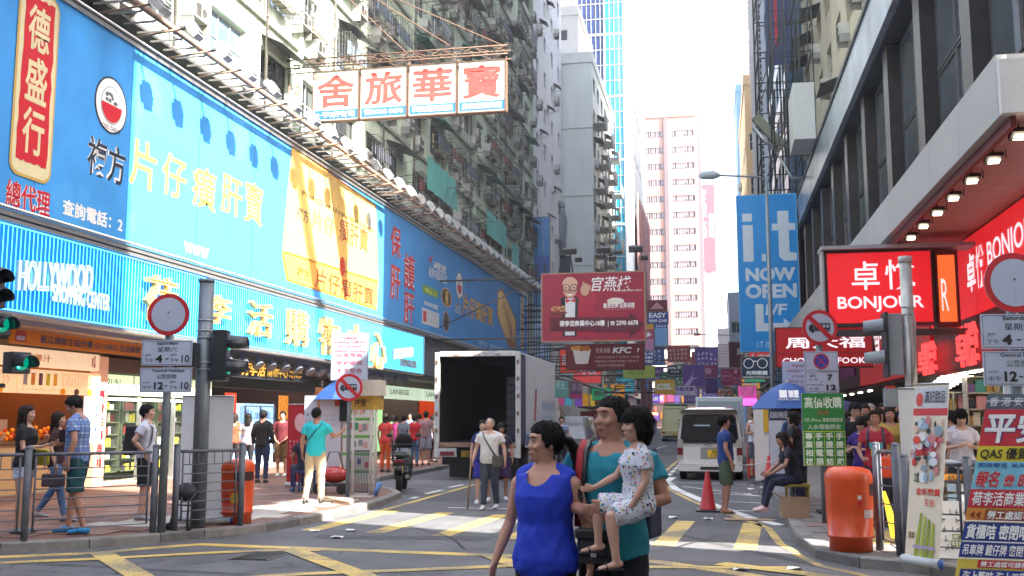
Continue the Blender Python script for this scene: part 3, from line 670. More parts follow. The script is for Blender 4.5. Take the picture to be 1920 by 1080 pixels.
for ch, x0, yt, yl, x1 in (('荷', 264, 512, 600, 322), ('李', 376, 548, 604, 424), ('活', 458, 562, 628, 502), ('購', 530, 576, 646, 570), ('物', 592, 592, 664, 628), ('中', 648, 606, 676, 674), ('心', 690, 622, 690, 716)):
    NT(ch, x0, yt, yl, x1, gold, bold=.02, d=.06, t_=.10); NT(ch, x0, yt, yl, x1, gne, d=.19, neon=.012)
NT('HOLLYWOOD', 734, 648, 668, 770, nbk, bold=.02, d=.04, t_=.05, slope=.1); NT('HOLLYWOOD', 734, 648, 668, 770, nw, d=.12, neon=.014, slope=.1)
NT('SHOPPING CENTER', 748, 672, 686, 778, nbk, bold=.02, d=.04, t_=.05)
# tiled wall beyond the fascia (fine tiles too small to lift out one by one are one part)
tw = mat('small_tile_grey', (.17, .18, .22), rough=.4, var=.2)
TW = thing('tiled_wall_strip', 'strip of small grey tiles beyond the blue neon fascia and above the cosmetics shops', 'wall', (SX-.1, 55, 3.6))
MB().box(WX, SX-.3, yn+.1, 74, 3.5, 5.2).build('backing', C('23262e'), TW)
mb = MB()
for j in range(15):
    for i in range(62): y = yn+.15+i*.26+(.13 if j % 2 else 0); mb.box(SX-.3, SX-.28+.004*rnd.random(), y, y+.24, 3.55+j*.115, 3.55+j*.115+.10)
tl = mb.build('tile', tw, TW); tl['kind'] = 'stuff'
# ============================================================= buildings, generic
def bldg(name, label, x0, x1, y0, y1, z0, z1, m, faces, cat='building', fr=None, gl=None, cullm=120, roof=True):
    t = thing(name, label, cat, ((x0+x1)/2, (y0+y1)/2, 0)); mb = MB(); fr = fr or FRM; gl = gl or GLASS
    D = {'-Y': ((x0, y0, z0), (1, 0, 0), x1-x0), '+X': ((x1, y0, z0), (0, 1, 0), y1-y0), '-X': ((x0, y1, z0), (0, -1, 0), y1-y0), '+Y': ((x1, y1, z0), (-1, 0, 0), x1-x0)}
    todo = []
    for f, (O, U, w) in D.items():
        sp = faces.get(f); holes = []
        if sp:
            nb, ww, wh, fh, sill = sp[:5]; nx, ny = sp[5:7]; a0, a1 = (sp[7], sp[8]) if len(sp) > 7 else (0, w); Uv = Vector(U)
            nf = int((z1-z0-.6)/fh)
            for k in range(nf):
                for j in range(nb):
                    u = a0+(a1-a0)*(j+.5)/nb-ww/2; v = sill+k*fh; p = Vector(O)+Uv*u+Vector((0, 0, v))
                    if vis(p, cullm): holes.append((u, v, u+ww, v+wh)); todo.append((p, f, ww, wh, nx, ny, Uv))
        wall_holes(mb, O, U, (0, 0, 1), w, z1-z0, holes, .18)
    mb.quad((x0, y0, z1), (x1, y0, z1), (x1, y1, z1), (x0, y1, z1))
    if roof:
        for a in ((x0-.1, x1+.1, y0-.1, y0+.15), (x0-.1, x1+.1, y1-.15, y1+.1), (x0-.1, x0+.15, y0+.15, y1-.15), (x1-.15, x1+.1, y0+.15, y1-.15)): mb.box(*a, z1-.3, z1+.7)
    mb.build('wall', m, t)
    for p, f, ww, wh, nx, ny, Uv in todo:
        n = Uv.cross(Vector((0, 0, 1))); window(t, p-n*.14, f, ww, wh, nx, ny, fr, gl)
    return t
conc = mat('render_white', (.66, .67, .69), rough=.9, var=.1, scale=.6, stretch=6, dirt=.2)
pgre = mat('render_pale_green', (.62, .66, .62), rough=.9, var=.1, scale=.8, stretch=6, dirt=.3)
beig = mat('render_beige', (.5, .45, .36), rough=.9, var=.12, scale=.7, stretch=5, dirt=.3)
tan_ = mat('tile_tan', (.55, .40, .22), rough=.7, var=.1); pink = mat('tile_pink', (.45, .25, .19), rough=.8, var=.06, scale=.5)
cream = mat('render_cream', (.6, .58, .54), rough=.9, var=.06)
# left side, beyond the tenement
b = bldg('slab_building', 'plain white slab building with single air conditioners right behind the tenement', -26, -13.5, 76.4, 91.5, 0, 62, conc, {'+X': (4, 1.1, 1.3, 3.1, 1.2, 1, 2), '-Y': (3, 1.2, 1.3, 3.1, 1.2, 1, 2, 5, 12.4)})
for k in range(9):
    put(ACM, 'air_conditioner', b, (-13.5, 78.2+(k % 2)*9, 14+k*3.1), (0, 0, ry)); put(hoodm[1], 'canopy', b, (-13.5, 80+(k % 3)*3.6, 15.6+k*3.1), (0, 0, ry), (.5, .8, 1))
b = bldg('setback_building', 'pale green render building with a blank side wall and balconied street front', -24, -10.7, 92, 112, 0, 35, pgre, {'+X': (6, 1.8, 1.5, 3.1, 1.1, 2, 2)})
mb = MB()
for z in (9, 15.5, 22, 28.4): mb.box(-24, -10.65, 91.93, 92-.003, z, z+.14)
mb.build('string_course', pgre, b)
balm = MB(); balm.box(-1.4, 1.4, -1.1, 0, 0, .12); [balm.tube([(-1.4+.2*i, -1.08, .12), (-1.4+.2*i, -1.08, 1.1)], .02, n=4) for i in range(15)]; balm.box(-1.42, 1.42, -1.12, -1.04, 1.1, 1.16)
balm = balm.mesh('balcony', mat('balcony_grey', (.4, .42, .42), var=.2, dirt=.3))
for k in range(1, 10):
    for j in range(6):
        y = 92+20*(j+.5)/6; z = 1.0+k*3.1
        if (j+k) % 2: put(balm, 'balcony', b, (-10.7, y, z-.05), (0, 0, ry))
        else: put(ACM, 'air_conditioner', b, (-10.7, y+.3, z-.55), (0, 0, ry)); put(hoodm[k % 2], 'canopy', b, (-10.7, y, z+1.9), (0, 0, ry), (.9, 1, 1))
b = bldg('rooftop_block', 'cream stair tower on the roof behind the pale green building', -22, -13, 100, 112, 35.8, 43, cream, {'-Y': (3, .8, 1.1, 3.2, 1.1, 1, 1)})
b = bldg('cream_tower', 'tall cream tower with small windows left of the glass tower', -27, -15.3, 114, 130, 0, 90, cream, {'-Y': (5, 1.2, 1.5, 6.2, 2, 2, 1)})
# glass tower: bands of navy and cyan glass with white mullions
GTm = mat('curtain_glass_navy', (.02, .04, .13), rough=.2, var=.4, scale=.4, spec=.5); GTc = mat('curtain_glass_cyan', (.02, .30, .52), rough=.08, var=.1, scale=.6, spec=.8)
b = thing('glass_tower', 'tall curtain wall tower with navy panes left and cyan panes right', 'building', (-12.5, 116, 0))
MB().box(-15.2, -9.75, 116.1, 128, 0, 95).build('core', C('33506e'), b)
gn = [MB().box(-.5, .5, 0, .06, 0, 1.86).mesh('pane', m) for m in (GTm, GTc)]
wml = mat('mullion_white', (.75, .77, .8), rough=.4)
for k in range(50):
    z = 1.0+k*1.9
    if not vis((-12, 116, z), 60): continue
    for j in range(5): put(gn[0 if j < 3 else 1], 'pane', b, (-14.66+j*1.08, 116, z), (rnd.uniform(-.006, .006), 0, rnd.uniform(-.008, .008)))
mb = MB()
for k in range(13): mb.box(-15.2, -9.75, 115.9, 116.0, 1.0+k*7.6-.12, 1.0+k*7.6+.1)
[mb.box(-15.16+q*.54, -15.13+q*.54, 115.93, 115.99, 0, 60) for q in range(10)]; [mb.box(-15.2, -9.75, 115.94, 115.995, 1+q*1.9, 1.05+q*1.9) for q in range(32)]; mb.box(-12.05, -11.9, 115.85, 116, 0, 95); mb.box(-9.8, -9.7, 115.85, 128, 0, 95); mb.build('mullion', wml, b)
b = bldg('ledged_tower', 'sunlit white tower with dark sloping ledges next to the glass tower', -16, -9.72, 128.2, 152, 0, 88, cream, {'+X': (5, 3.6, .35, 6.4, 3, 1, 1)})
pk = mat('scaffold_pink', (.55, .25, .27), var=.3)
t = thing('bamboo_scaffold', 'pinkish bamboo scaffold and netting wrapped round the foot of the ledged white tower', 'scaffold', (-9.4, 138, 0))
mb = MB()
for i in range(12): mb.tube([(-9.2, 128+i*2, 0), (-9.2, 128+i*2, 30)], .07, n=4)
for k in range(16): mb.tube([(-9.2, 127.8, 2+k*1.8), (-9.2, 151, 2+k*1.8)], .06, n=4)
for k in range(8): mb.tube([(-9.1, 128+k*2.5, 2), (-9.1, 128+k*2.5+5, 30)], .05, n=4)
mb.build('pole', mat('bamboo', (.35, .18, .17), var=.3), t)['kind'] = 'stuff'
MB().quad((-9.35, 128, 3), (-9.35, 151, 3), (-9.35, 151, 28), (-9.35, 128, 28)).build('netting', pk, t)
# pink tower
b = thing('pink_tower', 'pink tiled office tower with paired rows of rounded ribbon windows closing the street view', 'building', (-8, 200, 0))
rw = Board(b, (0, 200, 0), (1, 0, 0), (0, 0, 1), 1, 1)
X0, X1 = -14.2, -2.6; nF = 18; FHt = 3.28; ztop = 61.2
mb = MB(); hs = []
for k in range(nF-4):
    z = ztop-2.9-k*FHt
    for a, c_ in ((-13.2, -9.2), (-7.6, -3.2)): hs.append((a-X0, z-1.3, c_-X0, z))
wall_holes(mb, (X0, 200, 0), (1, 0, 0), (0, 0, 1), X1-X0, ztop, hs, .5)
mb.box(-8.95, -8.4, 199.75, 199.997, 14, ztop); mb.quad((X1, 200, 0), (X1, 215, 0), (X1, 215, ztop), (X1, 200, ztop)); mb.quad((X0, 200, ztop), (X1, 200, ztop), (X1, 215, ztop), (X0, 215, ztop))
mb.box(X0, X1, 199.8, 200.2, ztop-.1, ztop+.5); mb.build('wall', pink, b)
MB().box(X1, X1+.75, 200.2, 206, 0, ztop).build('fin', C('6c6468'), b); MB().box(-9.05, -8.3, 199.6, 199.75, 14, ztop).build('recess_strip', C('6a5c60'), b)
def ribbon(w):
    q = MB(); h = 1.3; n = 9
    for (cx, cz, a) in ((w-.35, h-.35, 0), (.35, h-.35, 90), (.35, .35, 180), (w-.35, .35, 270)):   # rounded corners
        cxx = w if a in (0, 270) else 0; czz = h if a in (0, 90) else 0
        pts = [Vector((cx+.35*math.cos(R(a+i*18)), 0, cz+.35*math.sin(R(a+i*18)))) for i in range(6)]+[Vector((cxx, 0, czz))]
        q.quad(*pts)
    q.mi(1)
    for i in range(1, n): q.box(w*i/n-.05, w*i/n+.05, .02, .1, 0, h)
    q.mi(2); q.quad((0, .15, 0), (w, .15, 0), (w, .15, h), (0, .15, h)); q.mi(3)
    r_ = random.Random(int(w*10))
    for i in range(n):
        if r_.random() < .6: q.quad((w*i/n, .12, h*r_.uniform(.0, .5)), (w*(i+1)/n, .12, h*.3), (w*(i+1)/n, .12, h), (w*i/n, .12, h))
    return q.mesh('window', [pink, C('b8a29c'), C('3c3c48'), C('85828e')])
rm = {4.0: ribbon(4.0), 4.4: ribbon(4.4)}
for k in range(nF-4):
    z = ztop-2.9-k*FHt
    put(rm[4.0], 'window', b, (-13.2, 200.05, z-1.3)); put(rm[4.4], 'window', b, (-7.6, 200.05, z-1.3))
for k in range(4):
    z = 14.0-k*2.9
    MB().box(X0-.2, X1+.6, 199.5, 199.8, z-1.0, z+.75).build('spandrel', C('e8e2d8'), b); MB().box(-8, -2.9, 199.6, 199.79, z+.75, z+1.4).build('ribbon_window', C('1d1c1a'), b); MB().box(X0, -9.4, 199.6, 199.79, z+.75, z+1.4).build('ribbon_window', C('1d1c1a'), b)
MB().tube([(-5, 201, ztop), (-5, 201, ztop+2.5)], .08, n=4).tube([(-3, 201, ztop), (-3, 201, ztop+3.5)], .1, n=4).build('antenna', GAL, b)
# right of the pink tower
b = bldg('white_block', 'bright white windowless block right of the pink tower', -1.6, 2.6, 235, 250, 0, 52, mat('white_render', (.8, .8, .78), var=.04), {})
t = thing('vertical_banner', 'tall pink vertical banner with white capitals on the white block', 'sign', (0, 234.5, 20))
p0 = onY(1314, 510, 234); p1 = onY(1339, 345, 234); Bd = Board(t, (p0.x, 234, p0.z), (1, 0, 0), (0, 0, 1), p1.x-p0.x, p1.z-p0.z)
MB().box(p0.x, p1.x, 234.01, 234.6, p0.z, p1.z).build('panel', C('c04a58'), t)
for i, ch in enumerate('GRANDPLACE'): Bd.text(ch, .15, Bd.h*(.93-.055*i-.045), Bd.w*.45, Bd.h*(.93-.055*i), WHT, bold=.03)
for i, ch in enumerate('地皇廣場'): Bd.text(ch, Bd.w*.58, Bd.h*(.66-.07*i-.06), Bd.w*.92, Bd.h*(.66-.07*i), WHT, bold=.03)
bldg('grey_glass_block', 'low grey glass block with a white plant room behind the blue street sign', 2.0, 6, 150, 170, 0, 19, C('7e8894'), {'-Y': (2, 1.4, 1.6, 3.2, 1, 2, 1)})
bldg('white_annex', 'small white annex beside the grey glass block', 0.4, 2.0, 152, 165, 0, 14, mat('white_render', (.8, .8, .78)), {'-Y': (1, 1.0, 1.2, 3.0, 1, 1, 1)})
# right side towers (far to near)
bldg('pale_blue_tower', 'flat pale blue tower at the far right side of the street', 3.6, 14, 138, 150, 0, 46, mat('tile_pale_blue', (.2, .38, .58), var=.05), {})
b = bldg('tan_tower', 'tan tiled tower with white framed windows facing down the street', 3.4, 14, 100, 122, 0, 34.5, tan_, {'-Y': (7, .85, 1.7, 4.4, 1.2, 2, 2), '-X': (6, 1.5, 1.6, 4.4, 1.2, 2, 2)}, fr=wml)
for k in range(6): put(ACM, 'air_conditioner', b, (3.4, 103+k*2.7, 8+k*3.9), (0, 0, FACE['-X']))
bldg('grey_ribbed_tower', 'tall grey tower with narrow vertical ribs behind the tan tower', 4.2, 14, 123, 136, 0, 80, C('9a9da4'), {'-Y': (6, .5, 5, 6, .5, 1, 3), '-X': (9, .5, 5, 6, .5, 1, 3)})
# perforated white facade: too many pierced blocks to part
b = thing('lattice_tower', 'tower clad in a white lattice of small dark openings on the right side', 'building', (5, 90, 0))
MB().box(4.1, 14, 80, 98, 0, 75).build('wall', conc, b)
mb = MB(); mb2 = MB()
for k in range(110):
    z = 3+k*.5
    if z > 46: break
    for j in range(30):
        y = 80.2+j*.6+(.3 if k % 2 else 0); mb.box(3.98, 4.1, y, y+.2, z, z+.3)
    mb2.box(3.9, 4.1, 80, 98, z+.34, z+.42)
mb.build('lattice_opening', C('20242c'), b)['kind'] = 'stuff'; mb2.build('lattice_band', C('d9dde2'), b)['kind'] = 'stuff'
gb = bldg('blue_glass_building', 'narrow blue glass building reflecting yellow blocks beside the scaffold', 4.35, 14, 59.5, 79.5, 0, 60, mat('spandrel_blue', (.07, .12, .2), rough=.3, var=.3), {'-X': (7, 2.4, 2.0, 3.0, .8, 2, 1)}, fr=FRD, gl=mat('pane_mirror_blue', (.12, .26, .36), rough=.04, var=.6, scale=.35, spec=1, metal=.6))
# set-back beige slabs above the podium roof line
b = bldg('beige_slab', 'beige residential slab rising above the dark podium on the right', 5.3, 20, 30, 58.5, 12.6, 60, beig, {'-X': (8, 1.7, 1.5, 3.0, 1.0, 3, 2), '-Y': (4, 1.8, 1.5, 3, 1, 3, 2)})
for k in range(8):
    for j in range(8):
        if rnd.random() < .6: put(ACM, 'air_conditioner', b, (5.3, 32+j*3.56+rnd.uniform(-.3, .3), 13.1+k*3), (0, 0, FACE['-X']))
        if rnd.random() < .3: put(hoodm[0], 'canopy', b, (5.3, 31.8+j*3.56, 15.3+k*3), (0, 0, FACE['-X']), (.8, 1, 1))
# ============================================================= RIGHT PODIUM
P1 = thing('podium_building', 'dark podium with tall pier framed windows and a metallic cornice above the red cosmetics shop', 'building', (5, 36, 0))
drk = mat('podium_bronze', (.045, .040, .040), rough=.35, var=.3, scale=3); crn = mat('cornice_metal', (.30, .34, .40), rough=.35, metal=.35, var=.35, scale=.8); ltg = mat('canopy_panel', (.34, .35, .36), rough=.45, var=.07, scale=1)
YA, YB = 13.8, 58.5
MB().box(4.75, 20, YA, YB, 4.9, 12.5).build('wall', drk, P1)
MB().box(8.5, 20, YA+.2, YB, 0, 4.9).build('core_wall', drk, P1)
pier = MB().box(4.3, 4.75, -.33, .33, 5.4, 10.75).mesh('pier', drk)
glz = mat('podium_glass', (.20, .24, .28), rough=.05, var=.6, scale=.4, spec=1, metal=.65)
for k in range(12):
    y = 13.9+k*4.0
    if y > YB: break
    put(pier, 'pier', P1, (0, y, 0))
    for j, (z, h) in enumerate(((5.5, 1.55), (7.1, 1.5), (8.65, 2.05))):
        for q in range(2):
            if y+.4+q*1.7+1.6 < YB: window(P1, (4.6, y+.35+1.62+q*1.68, z), '-X', 1.62, h, 1, 1, mat('mullion_grey', (.14, .14, .15), rough=.35, metal=.4), glz, t=.035)
for y0_ in np.arange(YA-2, YB, 2.4):
    y1_ = min(y0_+2.385, YB); MB().box(4.05, 4.2, y0_, y1_, 10.85+rnd.uniform(-.004, .004), 12.15).build('cornice_panel', crn, P1)
mb = MB(); mb.box(4.2, 4.75, YA, YB, 10.8, 10.9).box(4.0, 4.25, YA-2, YB+.1, 12.16, 12.3); mb.build('cornice_soffit', C('3a3d44'), P1)
mb = MB(); mb.box(6, 9, 15, 20, 12.5, 16.5).box(6, 10, 22, 27, 12.5, 15.8); mb.box(5, 20, YA, YB, 12.5, 13.4); mb.build('roof_and_shade_boxes', conc, P1)  # roof cap, plus two unseen boxes added to shade the left pavement
t = thing('roof_occluder', 'added unseen leaning mast standing on the podium roof', 'occluder', (8, 27.5, 13)); MB().prism([Vector((8, 27.2, 13)), Vector((8, 27.9, 13)), Vector((8, 19.1, 31.5)), Vector((8, 18.4, 31.5))], (.25, 0, 0)).build('occluder_panel', DST, t)  # added unseen bar, shaped to throw the slanting dark strip across the billboard
# canopy over the pavement
for y0_ in np.arange(12.0, 57.9, 1.9):
    y1_ = y0_+1.888; MB().box(3.18, 3.3, y0_, y1_, 4.98, 5.7).build('canopy_panel', ltg, P1)
for i, (x0_, x1_) in enumerate(((3.18, 4.1), (4.11, 5.2), (5.21, 6.4))): MB().box(x0_, x1_, 11.86, 11.985, 4.98, 5.6).build('canopy_panel', mat('canopy_end_white', (.52, .53, .54), rough=.4, var=.05), P1)
rsf = mat('red_soffit', (.32, .22, .17), rough=.5, var=.15)
MB().box(3.3, 8, 12.0, 24, 5.05, 5.12).build('canopy_soffit', rsf, P1); MB().box(3.3, 4.75, 24.003, 58, 5.02, 5.09).build('canopy_soffit', C('2e2c2e'), P1); MB().box(3.3, 4.74, 12, 58, 5.6, 5.7).build('canopy_deck', C('5a5c5e'), P1)
MB().box(3.302, 3.36, 12.0, 58, 4.86, 5.04).build('canopy_trim', C('6d1a1a'), P1)
lamp_on = mat('lamp_lit', (1, .93, .8), var=0, emit=4, ecol=(1, .85, .6), nolight=False)
hs_ = MB(); hs_.cbox((0, 0, 0), (.2, .2, .06), rx=R(-18)); hs_.tube([(0, .02, .05), (0, .02, .2)], .012, n=5); hs_.tube([(-.15, 0, .0), (-.15, .03, .18), (.15, .03, .18), (.15, 0, 0)], .01, n=4)
hs_ = hs_.mesh('floodlight', DST); hg = MB(); hg.cbox((0, -.02, -.05), (.13, .10, .008), rx=R(-18)); hg = hg.mesh('lens', lamp_on)
for k in range(10):
    f = put(hs_, 'floodlight', P1, (3.55, 12.6+k*1.15, 4.93)); g = bpy.data.objects.new('lens', hg); COL.objects.link(g); g.parent = f
# ============================================================= RED SHOP and its signs
RS = thing('cosmetics_shop', 'red cosmetics shop front with white lettering and crowded lit shelves under the canopy', 'shop', (4.8, 20, 0))
redl = mat('lit_red', (.55, .01, .015), rough=.35, var=.08, emit=.15, ecol=(1, .02, .03)); wl = mat('lit_white', (.7, .68, .7), var=0, emit=.22, ecol=(1, .9, .95))
dkw = mat('shop_dark', (.02, .019, .02), rough=.5, var=.2)
for k in range(6): MB().box(4.74, 4.8, 12.2+k*2.0, 12.2+k*2.0+1.985, 3.55, 5.02).build('fascia_panel', redl, RS)
MB().box(4.8, 8.4, 12.2, 24.1, 2.55, 2.62).build('ceiling', C('2a2624'), RS); MB().box(4.78, 4.9, 12.2, 24.2, 2.62, 3.54).build('header', dkw, RS)
Br = Board(RS, (4.74, 24.2, 3.55), (0, -1, 0), (0, 0, 1), 12, 1.47)
def uvr(px, py, X=4.74, b=None): p = onX(px, py, X); return 24.2-p.y, p.z-3.55
a0 = uvr(1812, 500)[0]; a1 = uvr(1828, 500)[0]; a2 = uvr(1846, 500)[0]; a3 = uvr(1852, 500)[0]
Br.text('卓', a0, .42, a1, 1.15, wl, bold=.03); Br.text('悅', a1+.1, .42, a2, 1.2, wl, bold=.01); Br.text('BONJOUR', a2+.25, .62, a2+3.4, 1.15, wl, bold=.012)
Br.text('卓悅', 7.3, .4, 8.6, 1.15, wl, bold=.03); Br.text('BONJOUR', 8.9, .62, 11.8, 1.15, wl, bold=.012)
Bn = Board(RS, (4.6, 24.2, 2.5), (0, -1, 0), (0, 0, 1), 12, 1)
nr = mat('neon_red', (.7, .02, .02), var=0, emit=.7, ecol=(1, .04, .04))
for px in (1808, 1826): u_ = 24.2-onX(px, 655, 4.6).y; Bn.text('卓' if px == 1808 else '悅', u_-.45, .08, u_+.45, .86, nr, bold=.02, t_=.06)
for px in (1736, 1748): u_ = 24.2-onX(px, 680, 4.6).y; Bn.text('卓' if px == 1736 else '悅', u_-.6, .08, u_+.6, .78, nr, bold=.02, t_=.06)
fl_ = MB().box(4.9, 8.4, 12.2, 24.1, .12, .15).build('floor', C('8a8078'), RS)
MB().box(8.3, 8.45, 12.2, 24.1, .12, 2.55).build('back_wall', C('7a6a58'), RS)
tub = MB().box(-.03, .03, -.35, .35, -.03, 0).mesh('ceiling_light', mat('tube_warm', (1, .95, .8), var=0, emit=8, ecol=(1, .9, .7), nolight=False))
for k in range(11): put(tub, 'ceiling_light', RS, (4.95, 13+k*1.05, 2.54)); put(tub, 'ceiling_light', RS, (6.6, 13+k*1.05, 2.54))
def shelf_unit(parent, O, U, w, h, d, n, cols, seed, back='c8c2b4', m_sh=None):
    """shelves with goods: O floor corner, U along, goods face N"""
    U = Vector(U); N = U.cross(Vector((0, 0, 1))); O = Vector(O); r_ = random.Random(seed); mb = MB(); g = MB()
    P = lambda u, v, k: O+U*u-N*k+Vector((0, 0, v))
    mb.prism([P(0, 0, d), P(w, 0, d), P(w, h, d), P(0, h, d)], N*.03)
    for j in range(n+1): z = h*j/n; mb.prism([P(0, z, d), P(w, z, d), P(w, z, 0), P(0, z, 0)], (0, 0, .025))
    for q in (0, w/2, w-.03): mb.prism([P(q, 0, d), P(q+.03, 0, d), P(q+.03, h, d), P(q, h, d)], N*d)
    s = mb.build('shelf', m_sh or C(back), parent)
    for j in range(n):
        u = .05; z = h*j/n+.03
        while u < w-.15:
            a = r_.uniform(.06, .2); hh_ = r_.uniform(.35, .8)*h/n; g.mi(r_.randrange(len(cols)))
            g.prism([P(u, z, d*.25), P(u+a, z, d*.25), P(u+a, z+hh_, d*.25), P(u, z+hh_, d*.25)], -N*d*.5); u += a+r_.uniform(.01, .06)
    o = g.build('goods', [C(c) for c in cols], parent); o['kind'] = 'stuff'
cosm = ['e8e0d0', 'c9a35a', '4fa39a', 'd4574a', 'f0f0ee', '7a5c9c', '2f3b4a', 'e0a0a8']
for k in range(5): shelf_unit(RS, (5.6+k*.25, 23.9-k*2.2, .15), (0, -1, 0), 1.6, 2.3, .35, 6, cosm, 30+k)
shelf_unit(RS, (4.95, 22.2, .15), (1, 0, 0), 1.2, 2.3, .35, 7, cosm, 40); shelf_unit(RS, (4.95, 18.2, .15), (1, 0, 0), 1.2, 2.3, .35, 7, cosm, 41); shelf_unit(RS, (6.5, 24, .15), (1, 0, 0), 1.8, 2.3, .35, 7, cosm, 42)
MB().box(4.76, 4.84, 18.55, 18.7, .15, 2.6).build('post', nr if False else C('a01818'), RS)
# hanging box sign
t = thing('hanging_box_sign', 'large lit red box sign with white characters hanging from the canopy over the pavement', 'shop sign', (3, 20.2, 3.3))
MB().box(2.06, 4.02, 20.05, 20.5, 3.36, 4.78).build('casing', mat('sign_frame_dark', (.05, .03, .03), rough=.5), t)
MB().box(2.0, 4.75, 19.9, 20.55, 4.79, 4.86).build('cover', mat('canopy_panel', (.34, .35, .36)), t); MB().box(2.02, 2.055, 19.98, 20.5, 3.36, 4.785).build('trim', ltg, t)
Bs = Board(t, (2.1, 20.04, 3.4), (1, 0, 0), (0, 0, 1), 1.9, 1.36); Bs.rect(0.02, 0, 1.87, 1.33, redl, 'face', 0)
Bs.text('卓', .45, .62, .95, 1.16, wl, bold=.012, d=.02); Bs.text('悅', 1.05, .62, 1.58, 1.18, wl, bold=.012, d=.02); Bs.text('BONJOUR', .18, .2, 1.72, .5, wl, bold=.02, d=.02)
MB().box(4.06, 4.46, 20.1, 20.5, 3.3, 4.75).build('side_casing', C('5a1c14'), t); b2 = Board(t, (4.10, 20.09, 3.35), (1, 0, 0), (0, 0, 1), .3, 1.4); b2.rect(0, .05, .3, 1.3, mat('lit_orange', (.7, .12, .03), var=.05, emit=.25, ecol=(1, .15, .03)), 'side_face', 0)
b2.text('R', .04, .25, .16, .85, wl, d=.02); MB().box(2.05, 4.74, 20.1, 20.2, 3.16, 3.28).build('rail', DST, t)
# next shops along the right
J = thing('jewellery_shop', 'dark red jewellery shop front with white upright characters beyond the red cosmetics shop', 'shop', (4.8, 30, 0))
dred = mat('dark_red', (.16, .008, .012), rough=.4, var=.1, emit=.05, ecol=(1, .02, .02))
MB().box(4.72, 4.85, 24.3, 36, 2.7, 5.0).build('fascia', dred, J); MB().box(4.9, 8.4, 24.3, 36, .12, .15).build('floor', C('5a5048'), J); MB().box(8.3, 8.45, 24.3, 58, .12, 5).build('back_wall', C('2c2422'), J)
MB().box(4.9, 8.4, 24.3, 36, 2.62, 2.69).build('ceiling', C('2a2624'), J)
for k in range(6): put(tub, 'ceiling_light', J, (5.4+k*.3, 25+k*1.9, 2.6), (0, 0, R(90)))
shelf_unit(J, (4.95, 27, .15), (1, 0, 0), 1.5, 2.1, .3, 5, cosm, 50); shelf_unit(J, (4.95, 31, .15), (1, 0, 0), 1.5, 2.1, .3, 5, ['e0c060', 'f0e8d0', '8a1c1c'], 51)
bj = Board(J, (4.72, 36, 2.7), (0, -1, 0), (0, 0, 1), 11.7, 2.3); bj.text('周大福', 3.2, .5, 7.2, 1.7, wl, bold=.02); bj.text('CHOW TAI FOOK', 7.6, 1.2, 10.8, 1.6, wl, bold=.01); bj.text('周大福珠寶', 7.6, .6, 10.8, .95, C('9a6a60'))
K2 = thing('row_of_shops', 'far dim shop fronts under the canopy on the right pavement', 'shop', (4.8, 48, 0))
MB().box(4.72, 4.85, 36.1, 58, 2.7, 5.0).build('fascia', C('241c22'), K2); MB().box(4.95, 8.4, 36.1, 58, 2.62, 2.69).build('ceiling', C('2a2624'), K2)
for k in range(8): put(tub, 'ceiling_light', K2, (5.3, 38+k*2.5, 2.6)); 
for k, c_ in enumerate(('6a1c5a', 'a02040', '1c4a8a', 'c08020')): MB().box(4.66, 4.715, 37+k*5, 41+k*5, 3.1, 4.6).build('shop_sign', C(c_), K2)
# scaffold and sign skeletons above the cornice
def lattice(name, label, x0, x1, y0, y1, z0, z1, sx, sz, m, r=.03, n=5):
    t = thing(name, label, 'metal frame', ((x0+x1)/2, (y0+y1)/2, z0)); mb = MB()
    xs = np.linspace(x0, x1, sx); zs = np.linspace(z0, z1, sz)
    for y in (y0, y1):
        for x in xs: mb.tube([(x, y, z0), (x, y, z1)], r, n=n)
        for z in zs: mb.tube([(x0, y, z), (x1, y, z)], r*.8, n=n)
        for i in range(sz-1): mb.tube([(xs[i % (sx-1)], y, zs[i]), (xs[i % (sx-1)+1], y, zs[i+1])], r*.6, n=n)
    for z in zs:
        for x in (x0, x1): mb.tube([(x, y0, z), (x, y1, z)], r*.8, n=n)
    mb.build('frame_member', m, t)['kind'] = 'stuff'; return t
lattice('sign_skeleton', 'rusty steel sign skeleton projecting above the cornice, nearest of the frames on the right', 2.7, 4.4, 44, 46, 13.2, 20, 4, 6, DST)
lattice('sign_skeleton', 'taller dark steel scaffold projecting over the street beside the blue glass building', 2.5, 4.5, 52, 56, 13, 32, 4, 12, DST, .045)
lattice('sign_skeleton', 'small steel frame hanging at cornice height behind the blue street sign', 3.1, 4.2, 57, 58.4, 8.0, 11.5, 3, 4, DST, .025)
t = thing('cloth_banner', 'dark blue and red cloth hanging inside the tall steel scaffold', 'banner', (3.6, 53.5, 18)); 
MB().box(3.0, 4.2, 53.4, 53.5, 20, 27).build('cloth', C('2b3a66'), t); MB().box(3.45, 3.6, 53.3, 53.38, 21, 26.5).build('cloth_stripe', C('b01c28'), t)
t = thing('tilted_floodlight_bar', 'long grey floodlight box tilted down from the frames above the cornice', 'lamp', (3, 46, 13))
MB().tube([(1.9, 46, 14.6), (2.9, 46, 13.4)], .1, n=6).build('tube', GAL, t); q = MB(); q.cbox((2.6, 46.2, 14.4), (.4, .3, 1.9), ry=R(-38)); q.build('housing', C('6a6e60'), t); MB().tube([(3.0, 46, 13.2), (3.5, 46, 12.2), (4.2, 46, 12.2)], .06, n=6).build('arm', GAL, t)
t = thing('exhaust_duct', 'grey exhaust duct bent round the far end of the cornice', 'duct', (3.9, 56, 10)); MB().tube([(4.4, 54, 10.9), (3.9, 54, 10.9), (3.75, 54, 10.75), (3.75, 54, 8.8), (3.9, 54, 8.6), (4.4, 54, 8.6)], .11, n=8).build('pipe', GAL, t)
